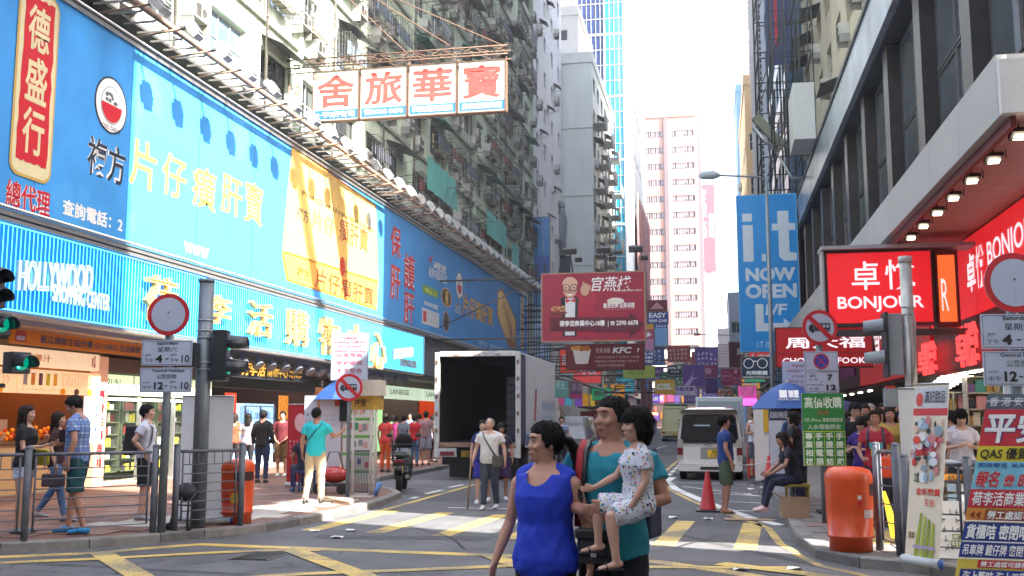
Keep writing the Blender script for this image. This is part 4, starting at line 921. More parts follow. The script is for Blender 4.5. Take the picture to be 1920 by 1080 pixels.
MB().box(3.2, 4.0, 40, 42.5, 12.35, 14.6).build('machine_box', C('b8bcbe'), thing('plant_box', 'pale plant cabinet standing on the cornice ledge', 'cabinet', (3.6, 41, 12.3)))
for i, (a_, b_) in enumerate((((-10.7, 93, 24), (-5, 46, 8.9)), ((-10.7, 95, 19), (-4, 46, 8.8)), ((-13.4, 78, 22), (-7.5, 45.4, 8.3)), ((-13.5, 60, 17), (-12, 30.5, 13.2)), ((-10.7, 98, 14), (-3.2, 66.3, 9.2)))):
    A_, B2 = Vector(a_), Vector(b_); pts = [A_.lerp(B2, k/10)-Vector((0, 0, 4*.5*(k/10)*(1-k/10))) for k in range(11)]; o = MB().tube(pts, .014, n=4).build('overhead_cable', BLK); tag(o, ('cable from the middle of the pale green building to the crimson billboard', 'lower cable beside it to the crimson billboard', 'cable from the slab building to the left end of the crimson billboard', 'cable from the tenement to the hotel sign truss', 'lowest cable reaching the signs right of the crimson billboard')[i], 'cable')
# buildings round the crossing that stand outside the picture: near corner block, its jutting upper floors added to shade the billboard
nb = thing('corner_shade_block', 'unseen tall corner block with jutting upper floors added to shade the billboard', 'building', (8, 0, 0))
MB().box(6.2, 9.5, -26, 9.5, 0, 46).box(6.2, 9.5, 9.5, 11.0, 17.5, 46).build('wall', beig, nb)
b = bldg('rear_building', 'grey block across the side street behind the viewer', -34, -17, -30, 6, 0, 30, conc, {'+X': (8, 1.6, 1.5, 3, 1, 2, 2)}); 
bldg('rear_building', 'beige block closing the street behind the viewer', -16, 5, -40, -26, 0, 34, beig, {})
# ============================================================= LEFT SHOPS
def unit(name, label, y0, y1, wallc, emitc, es, depth=4.2, zt=2.9, nl=4):
    t = thing(name, label, 'shop', (WX, (y0+y1)/2, 0.12))
    MB().box(WX-depth, WX, y0+.06, y1-.06, .12, .15).build('floor', C('a09484'), t)
    MB().box(WX-depth-.1, WX-depth, y0, y1, .15, zt+.1).build('back_wall', wallc, t)
    MB().box(WX-depth, WX-.05, y0, y0+.05, .15, zt+.1).build('side_wall', wallc, t); MB().box(WX-depth, WX-.05, y1-.05, y1, .15, zt+.1).build('side_wall', wallc, t)
    MB().box(WX-depth, WX, y0, y1, zt+.1, zt+.16).build('ceiling', C('b8b0a4'), t)
    m = mat('shop_tube_'+emitc, (1, 1, 1), var=0, emit=es, ecol=emitc, nolight=False)
    for k in range(nl): y = y0+(k+.5)*(y1-y0)/nl; put(MB().box(-1.2, 1.2, -.06, .06, -.05, 0).mesh('ceiling_light', m), 'ceiling_light', t, (WX-1.6, y, zt+.09))
    return t
warmw = C('6a4426'); t = unit('juice_bar', 'warm orange lit juice bar with menu boards behind the waiting women', 12.5, 20.55, warmw, 'ffb060', 7)
# long header board carrying the row of fascias
lh = thing('shop_header', 'pale boxed header running between the neon fascia and the shop fronts', 'canopy', (-13, 35, 3.4)); MB().box(WX, SX-.35, 12, 24.8, 3.36, 3.5).build('soffit', C('b9a68e'), lh); MB().box(WX, SX-.35, 24.81, 74, 3.3, 3.5).build('soffit', C('4a4238'), lh)
MB().box(WX-.3, WX, 12, 74, 3.0, 3.5).build('beam', C('8a7866'), lh)
aw = thing('orange_awning', 'orange awning strip with a rolled white edge and shop telephone number', 'awning', (-13, 19.5, 3.1))
MB().box(-13.26, -13.2, 17.3, 21.95, 3.06, 3.34).build('valance', C('e08a1c'), aw); MB().tube([(-13.3, 17.2, 3.42), (-13.3, 22, 3.42)], .075, n=10).build('roller', C('d8dce4'), aw)
A = Board(aw, (-13.2, 17.3, 3.06), (0, 1, 0), (0, 0, 1), 4.65, .28); A.text('藍江牌飲食設計樓 62118822 出品裝修', .85, .06, 4.5, .22, C('4a5a80'), bold=.015); A.rect(.1, .04, .42, .25, C('b04a3c'), 'crest'); A.rect(.14, .07, .38, .15, C('c8bcd8'), 'crest_band', .008)
cl = mat('menu_lightbox', (.7, .42, .24), var=.1, scale=2, emit=.16, ecol=(1, .6, .32))
def menu(y0, y1, z0, z1, seed):
    MB().box(WX+.05, WX+.25, y0, y1, z0, z1).build('menu_board', cl, t); b = Board(t, (WX+.25, y0, z0), (0, 1, 0), (0, 0, 1), y1-y0, z1-z0); r_ = random.Random(seed)
    w, h = y1-y0, z1-z0
    for i in range(5):
        u = w*.06+i*w*.085; c = C(['9a8a8a', 'd07a2a', '6a3a4a', 'c8b020', 'e8a020'][i]); b.rect(u, h*.35, u+w*.045, h*.85, c, 'cup_picture'); b.rect(u, h*.85, u+w*.05, h*.9, WHT, 'cup_picture', .008)
    b.grid(w*.5, h*.35, w*.95, h*.92, 12, 9, C('a8683c'), seed=seed); b.grid(w*.05, h*.14, w*.5, h*.22, 10, 1, C('7a5038'), seed=seed+1)
    for i in range(3): b.disc(w*(.52+.17*i), h*.12, .09, .07, C(['f09010', '5a3a2a', 'f0a020'][i]), 'fruit_picture')
menu(17.75, 20.5, 2.12, 2.6, 3); menu(14.5, 17.7, 2.12, 2.6, 4)
MB().box(WX+.02, WX+.2, 14.5, 20.5, 2.66, 3.02).build('upper_board', mat('menu_light2', (.75, .52, .3), var=.1, emit=.16, ecol=(1, .75, .5)), t)
b = Board(t, (WX+.2, 14.5, 2.66), (0, 1, 0), (0, 0, 1), 6, .36); b.text('木瓜', 5.7, .05, 5.85, .33, C('c0381c'), bold=.03); b.text('鮮果汁', 3.5, .1, 4.3, .25, C('e89030'), bold=.02)
MB().box(WX-.7, WX-.05, 14, 19.9, .15, 1.1).build('counter', C('c8a070'), t)
for y_, w_, h_, c_ in ((17.0, .4, .5, 'd8d8d8'), (17.6, .35, .7, 'b0b4b8'), (18.2, .5, .4, '5a3020'), (18.9, .35, .6, 'e0a030'), (19.4, .3, .45, 'c8c8c8')): MB().box(WX-1.9, WX-1.4, y_, y_+w_, 1.15, 1.15+h_).build('juicer', mat('appl'+c_, c_, rough=.3, var=.2), t)
MB().box(WX-2.0, WX-1.3, 14, 20.3, .15, 1.14).build('back_counter', C('7a5a3a'), t); MB().box(WX-4.1, WX-4.0, 17.8, 19.9, 1.3, 2.1).build('wall_poster', mat('poster_mix', (.6, .3, .1), var=.8, scale=6, emit=.3, ecol=(1, .6, .2)), t); MB().box(WX-4.1, WX-4.0, 15, 17.3, 1.3, 2.1).build('wall_poster', mat('poster_mix2', (.15, .1, .25), var=.8, scale=6), t)
MB().box(WX-.75, WX, 14, 19.9, 1.1, 1.15).build('counter_top', C('5a4030'), t)
MB().box(WX-.6, WX-.1, 14.2, 16.6, 1.16, 1.6).build('display_case', mat('amber_glow', (.9, .4, .05), var=.5, scale=9, emit=.7, ecol=(1, .35, .03)), t)
g = MB(); r_ = random.Random(8)
for i in range(70): g.mi(i % 3); g.ell((WX-.35+r_.uniform(-.15, .15), r_.uniform(16.8, 19.8), 1.2+r_.uniform(0, .25)), (.05, .05, .05), 6, 4)
g.build('fruit', [C('f08010'), C('f0a020'), C('c84010')], t)['kind'] = 'stuff'
shelf_unit(t, (WX-3.9, 13, .15), (0, 1, 0), 3.4, 2.4, .35, 5, ['f08010', 'd85010', 'f0c040', '8a3010'], 9, 'c07830'); shelf_unit(t, (WX-3.9, 16.8, .15), (0, 1, 0), 3.4, 2.2, .35, 4, ['5a4030', '7a6a5a', '9a9088', '3a3030'], 10, '6a5040')
tp_ = thing('post_with_red_characters', 'pale post with red upright characters between juice bar and camera shop', 'post', (WX, 20.75, .12))
MB().box(WX-.15, WX+.12, 20.58, 20.98, .12, 3.0).build('post', mat('post_peach', (.6, .33, .22), var=.08, emit=.08, ecol=(1, .5, .3)), tp_); b = Board(tp_, (WX+.12, 20.58, .12), (0, 1, 0), (0, 0, 1), .4, 2.8)
for i, ch in enumerate('專青名攝器材'): b.text(ch, .09, 1.92-i*.3, .31, 2.14-i*.3, RED, bold=.03)
t = thing('poster_stand', 'white narrow poster with small bottle pictures hung beside the orange juice bar', 'poster', (WX+.3, 20.1, 1.2)); MB().box(WX+.3, WX+.34, 19.85, 20.45, 1.1, 2.1).build('panel', mat('poster_glow', (.85, .85, .9), var=0, emit=.25, ecol=(.9, .95, 1)), t)
b = Board(t, (WX+.34, 19.85, 1.1), (0, 1, 0), (0, 0, 1), .6, 1.0)
for i in range(3): b.rect(.38, .08+i*.3, .44, .3+i*.3, C(['3a5a8a', '4a6a9a', '3a8a7a'][i]), 'bottle_picture'); b.disc(.41, .3+i*.3, .045, .03, C('2a3a6a'), 'bottle_picture', .008, n=10)
t = unit('camera_shop', 'camera shop with greenish lit glass showcases and pale green header', 21.0, 25.9, C('5c6650'), 'e8ffd0', 1.2)
MB().box(WX-.02, WX+.1, 21.0, 25.9, 2.16, 2.62).build('header_box', mat('green_header', (.62, .7, .48), var=.05, emit=.2, ecol=(.8, 1, .6)), t); MB().box(WX, WX+.1, 21, 25.9, 2.66, 3.0).build('upper_panel', C('6a5444'), t)
b = Board(t, (WX+.1, 21, 2.16), (0, 1, 0), (0, 0, 1), 4.9, .46); b.text('RUN', -.02, .14, .5, .36, C('2c4030')); b.rect(.0+1.05, 0, 1.09, .46, C('4a5a3a'), 'joint')
camc = ['20201f', 'd8c840', '3a3a3a', 'e8e8e0', '7a1c1c', 'b8b8a8']
for k in range(3): shelf_unit(t, (WX-.55, 21.1+k*1.6, .35), (0, 1, 0), 1.5, 1.75, .35, 6, camc, 60+k, '4a5440')
mbg = MB()
for k in range(3): mbg.box(WX-.1, WX-.085, 21.1+k*1.6, 22.6+k*1.6, .4, 2.1)
gm = mat('showcase_glass', (.05, .06, .05), rough=.02, var=0, alpha=.10, spec=.8); mbg.build('showcase_glass', gm, t); q = MB()
for k in range(4): q.box(WX-.14, WX-.04, 21.04+k*1.6, 21.09+k*1.6, .15, 2.14)
q.build('showcase_frame', GAL, t); MB().box(WX-.5, WX-.1, 21.05, 25.8, 2.05, 2.1).build('light_strip', mat('tube_green', (1, 1, 1), var=0, emit=2.2, ecol=(.85, 1, .8), nolight=False), t)
t = unit('arcade_entrance', 'dim red brown arcade entrance with lit drinks cabinets and a black gold lettered sign', 26.0, 33.4, C('2e1712'), 'ff9a60', 2.2, nl=3)
vm = mat('cabinet_glow', (.3, .45, .6), var=.9, scale=7, emit=.35, ecol=(.45, .7, 1)); MB().box(WX-1.8, WX-1.0, 30.2, 32.4, .15, 2.1).build('drinks_cabinet', vm, t); shelf_unit(t, (WX-.95, 30.2, .5), (0, 1, 0), 2.2, 1.5, .2, 4, ['d8ecff', '88b8e0', 'e0e8f0', '3a5a8a'], 70, '5a7a9a')
for y_, c_, e_ in ((26.9, 'e0d040', .4), (29.0, 'e05030', .5), (32.9, 'e09030', .4)): MB().box(WX-.9, WX-.86, y_-.35, y_+.35, 1.6, 2.4).build('wall_poster', mat('poster_'+c_, c_, var=.5, scale=8, emit=e_*.6, ecol=c_), t)
MB().box(WX-.08, WX+.02, 26, 33.4, 2.5, 3.0).build('lintel', C('1c1512'), t)
t = thing('gold_lettered_sign', 'black sign box with gold characters over the arcade entrance', 'shop sign', (-13.1, 28.5, 2.8)); MB().box(-13.3, -13.0, 26.2, 31.2, 2.78, 3.26).build('casing', C('11131a'), t)
b = Board(t, (-13.0, 26.2, 2.78), (0, 1, 0), (0, 0, 1), 5, .48); gl_ = mat('gold_lit', (.85, .45, .05), var=.05, emit=.3, ecol=(1, .6, .1)); b.text('荷李活', .4, .06, 2.0, .44, gl_, bold=.03, shear=.1); b.text('購物中心', 2.1, .08, 3.6, .38, gl_, bold=.01); b.grid(3.7, .1, 4.7, .36, 8, 2, gl_)
# black spot lamps on the header
sp = MB(); sp.loft([(0, 0, 0), (.18, 0, -.08), (.34, 0, -.2)], [(.10, .10), (.14, .14), (.17, .17)], n=12); sp.tube([(.12, 0, .0), (.05, 0, .2)], .015, n=5); sp = sp.mesh('spot_lamp', mat('spot_grey', (.10, .13, .18), rough=.4, var=.2))
t = thing('spot_lamp_row', 'row of blue grey spot lamps fixed below the neon fascia over the arcade entrance', 'lamps', (-12.6, 30, 3.4))
for k in range(18): put(sp, 'spot_lamp', t, (-12.95, 25.2+k*.95, 3.36), (0, R(14), R(rnd.uniform(-25, -5))))
t = unit('phone_shop', 'shop with a red front banner and bright shelves next to the arcade entrance', 33.6, 39.2, C('6a4a3a'), 'ffd0a0', 5); shelf_unit(t, (WX-2.5, 33.8, .15), (0, 1, 0), 5, 2.4, .35, 5, cosm, 71)
MB().box(WX-.05, WX+.1, 33.6, 39.2, 2.7, 3.0).build('fascia', C('171614'), t); b = Board(t, (WX+.1, 33.6, 2.7), (0, 1, 0), (0, 0, 1), 5.6, .3); b.text('D', .2, .05, .4, .25, WHT, bold=.04); b.text('SHOP', 4.8, .03, 5.5, .27, GOLD, bold=.02)
for i, (a_, c_, lab) in enumerate(((40.9, 46.2, 'cosmetics shop with a pale green lit fascia and green poster left of the truck'), (46.4, 52, 'cosmetics shop with pale fascia and orange interior directly behind the truck'))):
    t = unit('cosmetics_shop', lab, a_, c_, C('3a2a20') if not i else C('c05a20'), 'ffe8d0' if not i else 'ff9040', 5, nl=3)
    MB().box(WX, WX+.15, a_, c_, 2.45, 3.0).build('fascia', mat('pale_green_lit', (.6, .7, .55), var=.04, emit=.18, ecol=(.8, 1, .75)), t); b = Board(t, (WX+.15, a_, 2.45), (0, 1, 0), (0, 0, 1), c_-a_, .55); b.text('LANEIGE', .5, .2, 3.2, .42, C('27463c'), bold=.01)
    shelf_unit(t, (WX-1.2, a_+.3, .15), (0, 1, 0), 2.0, 2.2, .3, 5, cosm, 75+i)
MB().box(WX+.02, WX+.06, 39.6, 40.7, .3, 2.3).build('panel', mat('green_poster', (.35, .7, .3), var=.1, emit=.2, ecol=(.5, 1, .4)), thing('green_poster', 'tall plain green lit poster between the cosmetics shops and the phone shop', 'poster', (WX, 40.1, .3)))
t = thing('far_shop_row', 'dim row of shops further along under the tiled strip on the left', 'shop', (WX, 63, 0)); MB().box(WX-.2, WX, 52.2, 75.9, .12, 3.3).build('wall', C('2a2420'), t)
for k in range(6): MB().box(WX+.01, WX+.16, 52.6+k*3.9, 56.2+k*3.9, 2.3, 3.2).build('shop_sign', mat('ssg%d' % k, ('c8402c', 'd8a030', '2c5aa0', 'c03c80', '3c8a5a', 'd8d0c0')[k], var=.3, scale=3, emit=.15, ecol=('c8402c', 'd8a030', '2c5aa0', 'c03c80', '3c8a5a', 'd8d0c0')[k]), t)
MB().box(WX-4.5, WX-4.4, 10, 76, 0, 3.6).build('rear_partition', C('3a2c22'), thing('inner_wall', 'dark inner wall behind the left shops', 'wall', (WX-4.5, 43, 0)))
# ============================================================= HANGING SIGNS OVER THE STREET
t = thing('hotel_sign', 'four square white panels with red brush characters hung on a rusty truss over the street', 'sign', (-10, 30.5, 11)); YS = 30.5
xs = [onY(p, 170, YS).x for p in (587, 673, 676, 763, 766, 856, 859, 948)]; zb_, zt_ = 11.22, 12.86
lit = mat('sign_white', (.68, .64, .56), rough=.4, var=.06, scale=1.5, dirt=.12); sblue = C('2a6fb8'); red2 = mat('brush_red', (.62, .07, .06), rough=.5, var=.3, scale=3)
for i, ch in enumerate('舍旅華寶'):
    x0, x1 = xs[2*i], xs[2*i+1]; fr = MB().box(x0, x1, YS, YS+.22, zb_, zt_).build('panel', lit, t); b = Board(t, (x0, YS, zb_), (1, 0, 0), (0, 0, 1), x1-x0, zt_-zb_)
    b.rect(.04, .04, b.w-.04, .34, sblue, 'blue_band'); b.text(ch, .14, .42, b.w-.14, b.h-.12, red2, bold=.028); b.text(('←字2按有電', '☎2388 8670', '選佳親探遊旅', '房套店酒濟經')[i], .12, .09, b.w-.12, .29, WHT, bold=.03, d=.012)
    q = MB(); q.box(x0, x1, YS-.02, YS+.24, zt_, zt_+.035).box(x0, x1, YS-.02, YS+.24, zb_-.035, zb_).box(x0-.018, x0+.018, YS-.02, YS+.24, zb_, zt_).box(x1-.018, x1+.018, YS-.02, YS+.24, zb_, zt_); q.build('edge_trim', C('6a5040'), t)
q = MB(); tr = RUST
for y in (YS-.15, YS+.35):
    for z in (13.0, 13.28): q.tube([(WX, y, z), (xs[-1]+.1, y, z)], .025, n=5)
n_ = 14
for i in range(n_):
    a_, c_ = WX+(xs[-1]-WX)*i/n_, WX+(xs[-1]-WX)*(i+1)/n_
    for y in (YS-.15, YS+.35): q.tube([(a_, y, 13.0 if i % 2 else 13.28), (c_, y, 13.28 if i % 2 else 13.0)], .015, n=4)
    q.tube([(a_, YS-.15, 13.28), (c_, YS+.35, 13.28)], .013, n=4)
for x in xs: q.tube([(x, YS+.1, 12.9), (x, YS+.1, 13.0)], .02, n=4)
for x, zz in ((xs[3], 17.5), (xs[5], 17.5), (xs[7], 16.8)): q.tube([(x, YS, 13.28), (WX, YS+rnd.uniform(-1, 2), zz)], .018, n=4)
q.tube([(WX+.05, YS, 12.9), (WX+.05, YS, 10.4)], .03, n=5); q.build('truss', tr, t)['kind'] = 'stuff'
cols0 = ['c8402c', 'e09a28', '2f6ac0', 'c84a90', '38a070', 'd8d4c8', '7a4ac0', 'e0c040']
def hang(name, label, x0, x1, y, z0, z1, face, cat='sign', th=.3, frame='8a7a6a', arm=None, body=None):
    t = thing(name, label, cat, ((x0+x1)/2, y, z0)); MB().box(x0, x1, y+.004, y+th, z0, z1).build('box', body or C(frame), t); b = Board(t, (x0, y, z0), (1, 0, 0), (0, 0, 1), x1-x0, z1-z0); w = min(.05, b.h*.03)
    b.rect(w, w, b.w-w, b.h-w, face, 'face', 0)
    if arm:
        q = MB()
        for z in (z0+.2, z1-.2): q.tube([((x0 if arm < x0 else x1), y+th/2, z), (arm, y+th/2, z)], .04, n=5)
        q.tube([((x0 if arm < x0 else x1), y+th/2, z1-.2), (arm, y+th/2, z0+.2)], .03, n=5); q.build('arm', DST, t)
    return t, b
# crimson board with the bald man in a dinner jacket
cri = mat('crimson', (.31, .008, .04), rough=.4, var=.12, scale=.5); cri2 = C('5a0f24')
t, b = hang('crimson_billboard', 'large crimson billboard showing a bald man in glasses and dinner jacket with a dark arrow', -7.62, -2.97, 45, 5.0, 8.1, cri, 'billboard', .35, 'a08a70', WX)
HX = lambda px: (px-1015)/195*b.w
HY = lambda py: b.h-(py-511)/131*b.h
def pol(pts, m, d, nm='printed_shape'): b.poly([(HX(x), HY(y)) for x, y in pts], m, nm, d)
pol([(1038, 632), (1040, 590), (1052, 568), (1066, 556), (1090, 556), (1108, 566), (1116, 590), (1118, 632)], C('a81838'), .008, 'jacket'); pol([(1098, 566), (1114, 546), (1120, 556), (1112, 600)], C('a81838'), .010, 'sleeve')
pol([(1052, 560), (1062, 556), (1072, 580), (1080, 556), (1086, 560), (1082, 632), (1056, 632)], C('14121a'), .012, 'lapels'); pol([(1061, 560), (1080, 560), (1078, 630), (1060, 630)], C('dcdce0'), .016, 'shirt_front')
skn = C('c89a82'); b.disc(HX(1070), HY(540), .33, .46, skn, 'face_print', .018); b.disc(HX(1070), HY(532), .34, .30, C('d8b09a'), 'head_print', .019); b.disc(HX(1098), HY(545), .2, .26, skn, 'hand_print', .02)
for k in range(4): pol([(1092+k*4, 545-k), (1094+k*4, 530+k*2), (1097+k*4, 530+k*2), (1097+k*4, 545)], skn, .021+.0004*k, 'finger_print')
pol([(1062, 560), (1071, 564), (1080, 560), (1080, 568), (1071, 565), (1062, 569)], C('c81c30'), .024, 'bow_tie')
for dx in (-7.5, 7.5): b.ring(HX(1070+dx), HY(540), .17, .035, C('141414'), 'spectacles_print', .026, 18)
for dx in (-7.5, 7.5): b.disc(HX(1070+dx), HY(540), .05, .035, C('1c1412'), 'eye_print', .027, 8)
b.disc(HX(1070), HY(552), .14, .07, C('f0e8e4'), 'smile_print', .026, a0=180, a1=360); pol([(1068, 542), (1072, 542), (1073, 549), (1067, 549)], C('a87860'), .026, 'nose_print')
r_ = random.Random(4)
for k in range(26): b.disc(HX(1048+r_.uniform(-13, 13)), HY(580+r_.uniform(-5, 5)), .07, .035, C(['c09060', 'a07040', 'd0a878'][k % 3]), 'nest_print', .02+k*.0003, n=8)
b.disc(HX(1048), HY(586), .4, .14, C('6a2c20'), 'bowl_print', .017, a0=180, a1=360)
b.text('官燕棧', HX(1110), HY(548), HX(1184), HY(520), WHT, shear=.25, bold=.005); b.text('IMPERIAL BIRD NEST', HX(1152), HY(549), HX(1204), HY(546), WHT)
b.disc(HX(1155), HY(567), .38, .15, C('e0d8cc'), 'nest_print', .01); b.text('香港名牌 品質保證', HX(1132), HY(580), HX(1190), HY(570), WHT, bold=.02)
b.grid(HX(1134), HY(583), HX(1190), HY(581), 14, 1, WHT)
pol([(1032, 595), (1180, 598), (1180, 588), (1212-4, 612), (1180, 636), (1180, 624), (1032, 622)], cri2, .03, 'arrow_print'); b.text('荷李活商業中心18樓  | ☏ 2390 6678', HX(1050), HY(615), HX(1196), HY(602), WHT, bold=.03, d=.036)
q = MB()
for x in (-6.2, -4.7, -3.3):
    q.tube([(x, 45.2, 8.1), (x, 44.3, 8.9)], .03, n=5); q.cbox((x, 44.2, 8.95), (.6, .25, .25), rx=.5); q.cbox((x+.35, 44.5, 8.6), (.3, .2, .2), rx=.4)
q.build('floodlight', DST, t)
# fast food board below it (mascot left out)
mar = mat('maroon', (.17, .014, .02), rough=.4, var=.1)
t, b = hang('fast_food_board', 'dark maroon fast food board with a paper bucket of fried chicken below the crimson billboard', -7.25, -3.4, 50, 3.98, 5.25, mar, 'sign', .3, '5a2420', WX)
b.poly([(.35, 1.0), (1.25, 1.0), (1.1, .3), (.5, .3)], C('e4dcd8'), 'bucket_print', .008); r_ = random.Random(6)
for k in range(14): b.disc(.8+r_.uniform(-.42, .42), 1.03+r_.uniform(-.06, .1), .14, .1, C(['d08a30', 'b86a20', 'e0a048'][k % 3]), 'chicken_print', .012+k*.0004, n=9)
b.text('旺角餐廳', 1.5, .83, 2.2, 1.08, C('d8b8a8'), bold=.01); b.text('KFC', 2.3, .8, 3.25, 1.1, WHT, bold=.04, shear=.2); b.text('?', 3.5, .85, 3.62, 1.05, WHT, bold=.02)
for k in range(3): b.text(('•山東街38號地下 旺角中心地舖', '•彌敦道618號好望角大廈地下', '豉油街中環廣場四樓')[k], 1.4 if k < 2 else 1.55, .56-k*.2, 3.6 if k < 2 else 2.9, .68-k*.2, C('d8b0a8'))
# cluster further on: by pixel boxes at real distances
def pxs(name, label, x0, y0, x1, y1, Y, face, cat='sign', **k):
    a = onY(x0, y1, Y); c = onY(x1, y0, Y); return hang(name, label, a.x, c.x, Y, a.z, c.z, face, cat, **k)
t, b = pxs('small_maroon_sign', 'small maroon sign with a pale mountain print above the blue capitals sign', 1213, 562, 1251, 584, 66, C('7c2430'), arm=WX); b.poly([(.2, .15), (.65, .6), (1.1, .15)], C('c89a98'), 'mountain_print', .008)
t, b = pxs('blue_phone_sign', 'blue sign with white capitals and phone number right of the crimson billboard', 1214, 584, 1253, 607, 66, C('1c3a9a'), arm=WX); b.text('EASY', .1, .36, 1.22, .7, WHT, bold=.04); b.text('9699 2348', .08, .08, 1.25, .28, WHT, bold=.03)
t, b = pxs('pale_blue_sign', 'pale blue upright sign with a dark blue header hanging under the blue capitals sign', 1227, 607, 1252, 650, 66, C('8ab4e0'), arm=WX); b.rect(.03, 1.2, b.w-.03, 1.42, C('2a55b0'), 'header'); b.text('香港按揭', .1, 1.24, b.w-.1, 1.36, WHT, bold=.02, d=.012)
t, b = pxs('lilac_sign', 'narrow sign in orange, pink and lilac bands right of the crimson billboard', 1209, 607, 1226, 658, 64, C('c88ab0'), arm=WX); b.rect(.02, 1.35, b.w-.02, 1.65, C('d8a040'), 'band'); b.rect(.02, .75, b.w-.02, 1.35, C('b04a70'), 'band', .006); b.poly([(.05, .8), (.45, 1.0), (.2, 1.2)], WHT, 'streak_print', .01)
t, b = pxs('blue_price_sign', 'small blue sign with rows of white characters left of the green board', 1207, 660, 1226, 683, 60, C('1f3f98'), arm=WX)
for k in range(3): b.text(('平靚正', '按樓宇', '私人貸')[k], .06, .08+k*.22, b.w-.06, .24+k*.22, WHT, bold=.02)
t, b = pxs('yellow_green_sign', 'wide yellow green sign with a scalloped lower edge beneath the maroon fast food board', 1168, 686, 1228, 710, 62, C('a8b850'), arm=WX); b.text('美容', .3, .2, 1.3, .6, C('6a8a3a'))
t, b = pxs('dark_green_sign', 'dark green sign with white rounded lettering left of the purple billboard', 1251, 684, 1279, 708, 88, C('1f3a34'), arm=-9); b.text('ioma 彩', .1, .7, 1.2, 1.0, WHT, bold=.03); b.text('彩妝館', .3, .4, 1.0, .6, WHT); b.grid(.1, .1, 1.2, .3, 8, 1, WHT)
pur = mat('purple', (.14, .06, .28), rough=.4, var=.15)
t, b = pxs('purple_billboard', 'purple billboard with a pale curling ribbon across the middle of the street', 1280, 683, 1322, 728, 92, pur, 'billboard', arm=-9); b.poly([(.1, .2), (.7, .9), (1.05, 1.6), (.85, .9), (1.5, .95), (.9, .75), (.5, .1)], C('c8a8d0'), 'ribbon_print', .008); b.grid(.9, .1, 1.9, .3, 9, 1, C('c8a8d0'))
t, b = pxs('plum_sign', 'plum coloured sign with pale disc right of the purple billboard', 1318, 684, 1346, 708, 96, C('8a2f5e')); b.disc(.5, .6, .3, .3, C('c890a8'), 'disc_print')
t, b = pxs('violet_panel', 'lower violet panel under the purple billboard', 1323, 709, 1345, 738, 95, C('3c1c66')); b.grid(.1, .3, .9, 1.2, 4, 4, C('a880c0'))
t, b = pxs('yellow_sign', 'yellow sign with large white letters low over the left side of the street', 1228, 711, 1266, 740, 84, mat('amber', (.75, .40, .04), var=.1), arm=-9); b.rect(.02, .35, b.w-.02, .92, C('e0c060'), 'band'); b.text('CSL', .15, .4, 1.4, .88, WHT, bold=.05, d=.012)
t, b = pxs('white_character_sign', 'white sign with purple characters in front of the yellow sign', 1262, 723, 1304, 741, 86, C('c8c4d8'), arm=-9); b.text('鑫藍珠寶', .15, .32, 1.7, .68, C('7a3a8a'), bold=.03); b.grid(.3, .08, 1.5, .22, 10, 1, C('8a7aa8'))
t, b = pxs('magenta_sign', 'dark magenta sign with a ringed logo left of the spectacles sign', 1352, 691, 1390, 723, 70, C('861c4c'), arm=4.2); b.ring(.4, .62, .32, .03, C('d090a8')); b.text('BON', .18, .55, .62, .7, C('e0a8b8')); b.text('美', .85, .8, 1.1, 1.05, C('d8a0b0'), bold=.02); b.grid(.8, .15, 1.3, .6, 4, 3, C('e0b0c0'))
t, b = pxs('pink_neon_sign', 'bright pink sign with glowing white letters at the bottom above the van', 1384, 723, 1419, 761, 60, mat('hot_pink', (.5, .02, .2), var=.1, emit=.15, ecol=(1, .1, .5)), arm=4.2); b.rect(.02, .03, b.w-.02, .42, mat('hot_pink_lit', (.9, .05, .5), var=0, emit=.7, ecol=(1, .1, .7)), 'band'); b.text('TUDI', .12, .1, b.w-.12, .34, WHT, bold=.03, d=.012); b.text('莎莎', .1, .55, b.w-.1, 1.1, C('e8a8c8'), bold=.02)
t, b = pxs('white_red_sign', 'white signboard with faint red characters over the right pavement in the distance', 1346, 645, 1368, 690, 95, C('e4d8d4')); b.grid(.1, .3, 1.0, 2.0, 4, 6, C('c88080'))
t, b = pxs('dark_red_wall_sign', 'dark red upright wall sign beside the blue street sign', 1367, 640, 1396, 690, 74, C('4a1420')); b.text('周', .55, .9, 1.0, 1.35, WHT)
t, b = pxs('spectacles_sign', 'dark teal sign with a white outline of round spectacles over the right pavement', 1390, 668, 1445, 711, 45, C('16304a'), arm=4.2); 
for du in (.33, .95): b.ring(du*.92+.02, .67, .22, .035, WHT)
b.rect(.5, .74, .68, .78, WHT, 'bridge_print'); b.text('光明眼鏡', .2, .17, 1.1, .36, WHT, bold=.03); b.text('BRIGHTEN OPTICAL CO.', .08, .05, 1.2, .12, WHT, bold=.01)
itb = mat('street_sign_blue', (.012, .26, .68), rough=.35, var=.05); itw = C('c6d2e0')
t, b = pxs('tall_blue_sign', 'tall sky blue sign with huge pale letters and a bent arrow over the right pavement', 1388, 362, 1493, 660, 50, itb, 'billboard', arm=4.3, frame='5aa0d8', th=.4)
IX = lambda x: (x-1388)/105*b.w
IY = lambda y: (660-y)/298*b.h
b.rect(IX(1398), IY(490), IX(1416), IY(420), itw, 'letter_stem'); b.rect(IX(1398), IY(413), IX(1415), IY(398), itw, 'letter_dot'); b.rect(IX(1430), IY(490), IX(1437), IY(476), itw, 'letter_dot')
b.poly([(IX(x), IY(y)) for x, y in ((1459, 395), (1478, 395), (1478, 419), (1489, 419), (1489, 432), (1478, 432), (1478, 474), (1490, 476), (1490, 490), (1468, 490), (1460, 482), (1460, 432), (1449, 432), (1449, 419), (1459, 419))], itw, 'letter_t')
b.text('NOW', IX(1401), IY(528), IX(1487), IY(502), itw, bold=.05); b.text('OPEN', IX(1400), IY(560), IX(1488), IY(533), itw, bold=.045)
